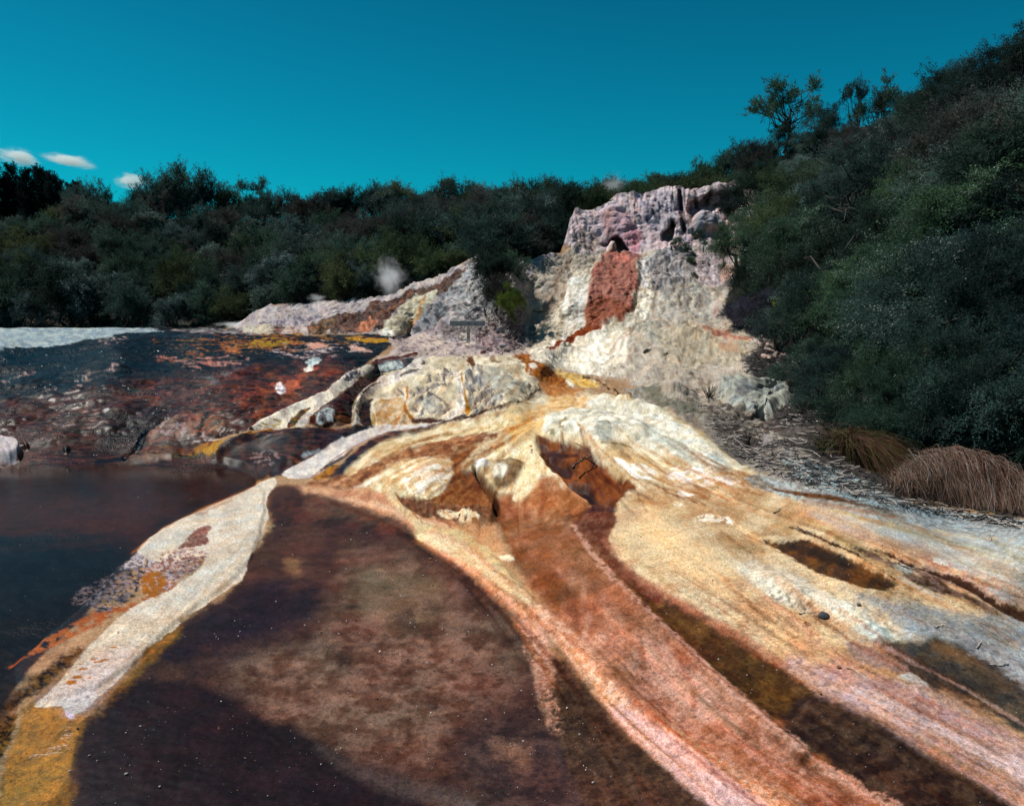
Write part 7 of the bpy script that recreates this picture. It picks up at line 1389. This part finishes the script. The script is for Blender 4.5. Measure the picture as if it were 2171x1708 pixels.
# loose litter of sticks under the right bank: too many to count
def litter(n, poly, lmin, lmax, rad, mat, name, seed, label, flat=.15, kind='stuff'):
    rr = np.random.default_rng(seed); b = Buf(); k = 0
    a = np.array(poly); x0, y0 = a.min(0); x1, y1 = a.max(0)
    X_ = rr.uniform(x0, x1, n * 4); Y_ = rr.uniform(y0, y1, n * 4); ok = inside([tuple(p) for p in poly], X_, Y_); X_, Y_ = X_[ok][:n], Y_[ok][:n]
    d = depth(X_, Y_); wx, wy, wz = world(X_, Y_, d); c = np.stack([wx, wy, wz + rad], 1); m = len(c)
    an = rr.uniform(0, 3.14, m); v = np.stack([np.cos(an), np.sin(an) * .8, rr.normal(size=m) * flat], 1); L_ = rr.uniform(lmin, lmax, m)[:, None]
    sd_ = unit(np.cross(v, [0, 0, 1.])) * rad; mid = c + rr.normal(size=c.shape) * [1, 1, .3] * L_ * .08
    for A_, B_ in ((c - v * L_ / 2, mid), (mid, c + v * L_ / 2)):
        V = np.stack([A_ - sd_, A_ + sd_, A_ + [0, 0, rad * 1.6], B_ - sd_ * .8, B_ + sd_ * .8, B_ + [0, 0, rad * 1.4]], 1).reshape(-1, 3); i = np.arange(m)[:, None] * 6
        b.add(V, np.concatenate([i + [0, 2, 5, 3], i + [2, 1, 4, 5]]))
    o = link(bpy.data.objects.new(name, b.mesh(name, M[mat]))); tag(o, label, kind=kind); return o
LIT = [(1480, 850), (1640, 900), (1700, 880), (1770, 950), (1850, 1010), (1960, 1062), (2171, 1098), (2171, 1125), (1960, 1085), (1800, 1050), (1650, 1010), (1540, 960)]
litter(420, LIT, .06, .30, .0035, 'palewood', 'twig_litter', 1, 'bleached twig litter along the foot of the right-hand bank')
litter(1300, LIT + [], .05, .22, .004, 'bark', 'dark_twig_litter', 2, 'dark twig and leaf litter along the foot of the right-hand bank')
litter(900, [(1600, 740), (1700, 770), (1740, 860), (1720, 900), (1600, 880), (1640, 820), (1580, 790)], .08, .35, .007, 'bark', 'leaf_litter', 3, 'leaf litter below the brambles')
litter(160, [(1600, 740), (1700, 770), (1740, 860), (1720, 900), (1600, 880), (1640, 820), (1580, 790)], .08, .3, .006, 'palewood', 'pale_litter', 4, 'bleached sticks below the brambles')
litter(420, [(930, 700), (985, 690), (1060, 655), (1115, 650), (1125, 700), (1100, 745), (1010, 740)], .08, .4, .010, 'palewood', 'root_debris', 5, 'pale roots and sticks in the rubble bank', .5)
# ================================================================== stones
M['stone_pale'] = simple_mat('pale_stone', (.50, .45, .42), .85, 9, .25, .02, 30); M['stone_red'] = simple_mat('reddish_stone', (.24, .13, .12), .85, 9, .35, .02, 30); M['stone_dark'] = simple_mat('dark_stone', (.07, .07, .08), .8, 9, .4, .02, 40)
M['stone_grey'] = simple_mat('grey_stone', (.30, .27, .29), .85, 9, .3, .02, 30); M['stone_rust'] = simple_mat('rusty_stone', (.36, .16, .07), .8, 9, .3, .02, 30)
import bmesh
def stone_mesh(seed, flat=.6):
    bm = bmesh.new(); bmesh.ops.create_icosphere(bm, subdivisions=3, radius=.5); V = np.array([v.co for v in bm.verts]); rr = np.random.default_rng(seed)
    for _ in range(9):                        # chip flat faces off a ball
        nrm = unit(rr.normal(size=3)); dd = rr.uniform(.26, .42); s_ = V @ nrm; V -= np.maximum(s_ - dd, 0)[:, None] * nrm
    V += noise((V * 5).astype(np.float32), seed)[:, None] * .03 * unit(V); V[:, 2] *= flat
    for v, c in zip(bm.verts, V): v.co = c
    me = bpy.data.meshes.new('stone'); bm.to_mesh(me); bm.free(); me.polygons.foreach_set('use_smooth', [True] * len(me.polygons)); return me
SM = {}
def stone(x, y, wpx, mat, label, group=None, flat=.6, dzz=0.0):
    g_ = on_ground(x, y); s_ = wpx * g_.y / 1600; sd_ = int(x * 3 + y) % 5
    if (sd_, mat, flat) not in SM: me = stone_mesh(sd_ + 3, flat); me.materials.append(M[mat]); SM[(sd_, mat, flat)] = me
    o = link(bpy.data.objects.new('stone', SM[(sd_, mat, flat)])); o.location = g_ + Vector((0, 0, s_ * .12 + dzz)); o.scale = (s_, s_, s_); o.rotation_euler = (0, 0, (x * 7 % 6)); tag(o, label, 'stone', group)
for x, y, w_, mt, lab in [(1745, 1309, 30, 'stone_dark', 'dark pitted stone at the edge of the white tongue'), (1779, 1414, 11, 'stone_rust', 'small rusty pebble on the lilac flow'), (17, 962, 64, 'stone_pale', 'large pale boulder half in the frame at the far pool edge'),
        (140, 955, 15, 'stone_pale', 'small white stone at the far pool edge'), (52, 947, 18, 'stone_pale', 'white stone just right of the large pale boulder'), (820, 1352, 1, 'stone_pale', None), (148, 1634, 7, 'stone_pale', 'white pebble at the edge of the orange delta'),
        (268, 1640, 9, 'stone_pale', 'largest white pebble on the dark brown floor'), (206, 1612, 6, 'stone_grey', 'grey pebble right of the orange delta, one of a close pair'), (190, 1601, 7, 'stone_grey', 'grey pebble with a long shadow beside the orange delta'),
        (165, 1544, 7, 'stone_dark', 'dark pebble in the orange delta'), (66, 1535, 6, 'stone_dark', 'lone dark pebble on the orange mat'), (338, 1668, 8, 'stone_pale', 'white pebble low on the dark floor'), (298, 1539, 6, 'stone_pale', 'pale pebble on the dark floor near the shadow edge'),
        (340, 1276, 1, 'stone_dark', None), (1056, 1424, 7, 'stone_rust', 'reddish pebble on the brown floor left of the pink strand'), (912, 1186, 9, 'stone_rust', 'orange pebble on the brown floor near its upper edge'), (1740, 1470, 7, 'stone_rust', 'small rusty chip on the dark lane'),
        (1810, 1535, 6, 'stone_rust', 'orange chip on the dark lane, lower right'), (1820, 1282, 12, 'stone_grey', 'grey flake beside the white tongue')]:
    if lab: stone(x, y, w_, mt, lab)
RS = [(1024, 748, 15, 'stone_red', 'wedge-shaped reddish stone lying lowest in the rubble'), (1034, 742, 11, 'stone_red', 'reddish stone touching the wedge-shaped one'), (1000, 731, 9, 'stone_rust', 'yellowish stone right of the post foot'), (1012, 728, 12, 'stone_grey', 'dark-sided stone right of the post'),
      (1020, 716, 14, 'stone_red', 'slab of reddish rock up the rubble bank'), (1030, 705, 18, 'stone_red', 'largest reddish slab in the rubble'), (1016, 697, 11, 'stone_grey', 'grey block under the right end of the sign'), (1028, 696, 12, 'stone_grey', 'pale edged block right of the sign'),
      (1044, 735, 16, 'stone_red', 'upright reddish block at the rubble corner'), (1055, 726, 22, 'stone_grey', 'broad grey rock below the bare shrub'), (1068, 738, 20, 'stone_grey', 'dark undercut rock at the foot of the bank'), (1086, 735, 16, 'stone_dark', 'dark rock in the corner by the slope'),
      (1060, 700, 20, 'stone_grey', 'rounded lilac rock high in the rubble'), (1075, 705, 14, 'stone_grey', 'grey rock beside the bare shrub stems'), (986, 735, 8, 'stone_grey', 'little stone left of the post foot'), (1045, 690, 14, 'stone_red', 'reddish stone above the largest slab')]
for x, y, w_, mt, lab in RS: stone(x, y, w_, mt, lab, 'stones of the rubble bank', .75)
def grit(name, n, poly, smin, smax, mat, seed, label, power=2.5):
    rr = np.random.default_rng(seed); a = np.array(poly); x0, y0 = a.min(0); x1, y1 = a.max(0); X_ = rr.uniform(x0, x1, n * 3); Y_ = y0 + (y1 - y0) * rr.random(n * 3)
    ok = inside([tuple(p) for p in poly], X_, Y_); X_, Y_ = X_[ok][:n], Y_[ok][:n]; cl = noise(np.stack([X_ / 70, Y_ / 40, X_ * 0], 1), seed); ok = rr.random(len(X_)) < np.clip(.4 + cl * 1.3, .06, 1); X_, Y_ = X_[ok], Y_[ok]
    d = depth(X_, Y_); c = np.stack(world(X_, Y_, d), 1); m = len(c); s_ = (smin + (smax - smin) * rr.random(m) ** power) * d / 1600
    O = np.array([[1, 0, 0], [-.5, .87, 0], [-.5, -.87, 0], [.1, .1, .9], [0, 0, -.5]]) * .5; V = c[:, None] + (O[None] + rr.normal(size=(m, 5, 3)) * .12) * s_[:, None, None]
    # rotate each about z
    F = np.array([[0, 1, 3], [1, 2, 3], [2, 0, 3], [1, 0, 4], [2, 1, 4], [0, 2, 4]]); b = Buf(); b.add(V.reshape(-1, 3), (F[None] + np.arange(m)[:, None, None] * 5).reshape(-1, 3))
    tag(link(bpy.data.objects.new(name, b.mesh(name, M[mat]))), label, kind='stuff')
BL = [(600, 1100), (860, 1130), (1040, 1260), (1130, 1440), (1300, 1570), (1500, 1720), (150, 1720), (160, 1560), (330, 1390), (430, 1290), (560, 1150)]
grit('pale_grit', 1900, BL, 1.5, 6.0, 'stone_pale', 41, 'pale grit scattered over the brown floor'); grit('dark_grit', 1400, BL, 1.5, 5.5, 'stone_dark', 42, 'dark grit scattered over the brown floor')
grit('rusty_grit', 900, BL, 1.2, 3.6, 'stone_rust', 43, 'rusty grit scattered over the brown floor')
RT = [(1300, 1100), (1700, 1080), (2171, 1130), (2171, 1715), (1500, 1715), (1200, 1300), (1080, 1080)]
grit('dark_grit', 1500, RT, 1.0, 3.8, 'stone_dark', 44, 'dark grit on the tan and lilac floor'); grit('pale_grit', 1300, RT, 1.0, 3.8, 'stone_pale', 45, 'pale grit on the tan and lilac floor')
grit('mound_grit', 900, [(840, 705), (1100, 705), (1110, 745), (1000, 765), (860, 765), (800, 780)], 1.2, 4.5, 'stone_grey', 46, 'grey crumbs on the flat in front of the sign')
grit('slope_grit', 1500, [(1130, 700), (1280, 545), (1560, 520), (1540, 690), (1690, 800), (1640, 880), (1480, 840), (1330, 810)], 1.2, 4.2, 'stone_grey', 47, 'grey crumbs on the sinter slope')
M['grain'] = simple_mat('wet_grain', (.80, .76, .74), .25, 9, .1, spec=.6)  # pale glossy grains added to stand for sun glints
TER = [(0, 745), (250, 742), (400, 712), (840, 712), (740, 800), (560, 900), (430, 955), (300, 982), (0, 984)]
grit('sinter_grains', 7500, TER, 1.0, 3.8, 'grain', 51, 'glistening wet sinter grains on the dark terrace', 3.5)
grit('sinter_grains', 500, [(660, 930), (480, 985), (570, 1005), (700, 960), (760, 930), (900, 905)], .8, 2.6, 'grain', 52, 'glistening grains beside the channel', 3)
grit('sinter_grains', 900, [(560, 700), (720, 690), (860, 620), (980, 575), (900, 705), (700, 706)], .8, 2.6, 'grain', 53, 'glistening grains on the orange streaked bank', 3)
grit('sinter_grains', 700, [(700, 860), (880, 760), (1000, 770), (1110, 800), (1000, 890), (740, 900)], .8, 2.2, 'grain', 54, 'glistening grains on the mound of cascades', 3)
grit('pool_specks', 260, [(0, 1000), (500, 1010), (300, 1120), (60, 1400), (0, 1450)], 1.2, 4.0, 'stone_pale', 48, 'pale specks in the shallow pool')
# ================================================================== the sign
sg = on_ground(993, 727); ps = sg.y / 1600
M['sign'] = simple_mat('weathered_board', (.18, .20, .21), .8, 12, .3, .004, 60); M['letter'] = simple_mat('pale_letter', (.50, .50, .50), .8, 20, .15)
sroot = link(bpy.data.objects.new('name_sign', None)); sroot.location = sg; tag(sroot, 'weathered wooden board on a short post naming the geyser, in front of the rubble', 'sign')
def box(name, sx, sy, sz, loc, mat, parent, bev=.006, seg=1):
    bm = bmesh.new(); bmesh.ops.create_cube(bm, size=1.0)
    for v in bm.verts: v.co = Vector((v.co.x * sx, v.co.y * sy, v.co.z * sz))
    bmesh.ops.bevel(bm, geom=list(bm.edges), offset=bev, segments=seg, affect='EDGES'); me = bpy.data.meshes.new(name); bm.to_mesh(me); bm.free(); me.materials.append(M[mat])
    o = link(bpy.data.objects.new(name, me), parent); o.location = loc; return o
bw, bh = 73 * ps, 11.2 * ps; zt = (727 - 685.5) * ps
box('post', 6.6 * ps, .07, 36 * ps + .25, (0, 0, (36 * ps - .25) / 2), 'palewood', sroot)
bd = box('board', bw, .04, bh, (-1.5 * ps, -.058, zt), 'sign', sroot)
for z_, nm in ((bh / 2 - .008, 'edge_strip'), (-bh / 2 + .008, 'edge_strip')): box(nm, bw - .02, .008, .010, (0, -.0235, z_), 'letter', bd, .002)
fc = bpy.data.curves.new('lettering', 'FONT'); fc.body = 'SAPPHIRE  GEYSER'; fc.size = bh * .92; fc.extrude = .003; fc.align_x = 'CENTER'; fc.align_y = 'CENTER'; fc.space_character = 1.0; fc.materials.append(M['letter'])
lo_ = link(bpy.data.objects.new('lettering', fc), bd); lo_.rotation_euler = (math.pi / 2, 0, 0); lo_.location = (0, -.0245, 0)
bpy.context.view_layer.update(); kx = (bw * .93) / max(lo_.dimensions.x, .01)
tm = bpy.data.meshes.new_from_object(lo_); tm.name = 'lettering'; bpy.data.objects.remove(lo_); lo_ = link(bpy.data.objects.new('lettering', tm), bd); lo_.rotation_euler = (math.pi / 2, 0, 0); lo_.location = (0, -.0245, 0); lo_.scale = (kx, 1, 1)
# ================================================================== steam and clouds
def vapour(name, label, loc, dims, density, scale, seed, kind='stuff', cat=None, rgb=(.95, .97, 1), soft=1.0, detail=5, thr=.30, lean=0.0):
    m = bpy.data.materials.new(name); m.use_nodes = True; t = m.node_tree; n = t.nodes; l = t.links.new
    for q in list(n): n.remove(q)
    out = n.new('ShaderNodeOutputMaterial'); pv = n.new('ShaderNodeVolumePrincipled'); pv.inputs['Color'].default_value = (*rgb, 1); pv.inputs['Anisotropy'].default_value = .2
    tc = n.new('ShaderNodeTexCoord'); ln = n.new('ShaderNodeVectorMath'); ln.operation = 'LENGTH'; l(tc.outputs['Object'], ln.inputs[0])
    nz = n.new('ShaderNodeTexNoise'); nz.inputs['Scale'].default_value = scale; nz.inputs['Detail'].default_value = detail; nz.inputs['Distortion'].default_value = .6
    mp = n.new('ShaderNodeMapping'); mp.inputs['Location'].default_value = (seed * 3.1, seed, seed * 1.7); l(tc.outputs['Object'], mp.inputs['Vector']); l(mp.outputs['Vector'], nz.inputs['Vector'])
    fo = n.new('ShaderNodeMapRange'); fo.inputs['From Min'].default_value = 1.0; fo.inputs['From Max'].default_value = .15; l(ln.outputs['Value'], fo.inputs['Value'])
    nm = n.new('ShaderNodeMath'); nm.operation = 'MULTIPLY_ADD'; nm.inputs[1].default_value = 2.6; nm.inputs[2].default_value = -1.3; l(nz.outputs['Fac'], nm.inputs[0])
    ad = n.new('ShaderNodeMath'); ad.operation = 'ADD'; l(nm.outputs[0], ad.inputs[0]); l(fo.outputs['Result'], ad.inputs[1])
    sb = n.new('ShaderNodeMapRange'); sb.interpolation_type = 'SMOOTHSTEP'; sb.inputs['From Min'].default_value = thr; sb.inputs['From Max'].default_value = thr + .8 * soft; sb.inputs['To Max'].default_value = density; l(ad.outputs[0], sb.inputs['Value'])
    fm = n.new('ShaderNodeMath'); fm.operation = 'MULTIPLY'; l(sb.outputs['Result'], fm.inputs[0]); l(fo.outputs['Result'], fm.inputs[1]); sb = fm
    l(fm.outputs[0], pv.inputs['Density']); l(pv.outputs[0], out.inputs['Volume'])
    bm = bmesh.new(); bmesh.ops.create_icosphere(bm, subdivisions=3, radius=1.0); me = bpy.data.meshes.new(name); bm.to_mesh(me); bm.free(); me.materials.append(m)
    o = link(bpy.data.objects.new(name, me)); o.location = loc; o.scale = dims; o.rotation_euler = (0, lean, 0); tag(o, label, cat, kind=kind); return o
def vap_at(x, y, Yd, wpx, hpx, *a, **k):
    c = world(x, y, Yd); s_ = Yd / 1600; return vapour(k.pop('name', 'steam'), a[0], (float(c[0]), Yd, float(c[2])), (wpx * s_ / 2, wpx * s_ / 2, hpx * s_ / 2), *a[1:], **k)
vap_at(828, 588, 25.4, 92, 124, 'white steam plume rising from the vent on the bank', 3.4, 2.6, 4, lean=-.35, thr=.22, soft=1.5)
vap_at(672, 632, 27.0, 60, 26, 'thin steam over the left end of the pale bank', 2.5, 2.0, 2)
vap_at(500, 688, 28.0, 150, 22, 'low mist on the left where terrace meets the scrub', 1.6, 1.6, 3)
vap_at(1300, 392, 31.0, 90, 70, 'faint steam drifting up behind the cliff rim', .8, 1.8, 4)
vap_at(978, 660, 21.0, 70, 56, 'faint steam behind the sign', 1.1, 1.8, 5)
for x, y, w_, h_, sd_, lab in [(34, 332, 110, 46, 1, 'white cloud at the left edge above the conifers'), (146, 341, 120, 34, 2, 'flat white cloud right of the edge cloud'), (282, 385, 92, 44, 3, 'white cloud half hidden behind the scrub skyline')]:
    vap_at(x, y, 2600, w_, h_, lab, .05, 1.7, sd_, kind='thing', cat='cloud', name='cloud', soft=.9, lean=.15, thr=.25, rgb=(.93, 1, 1))
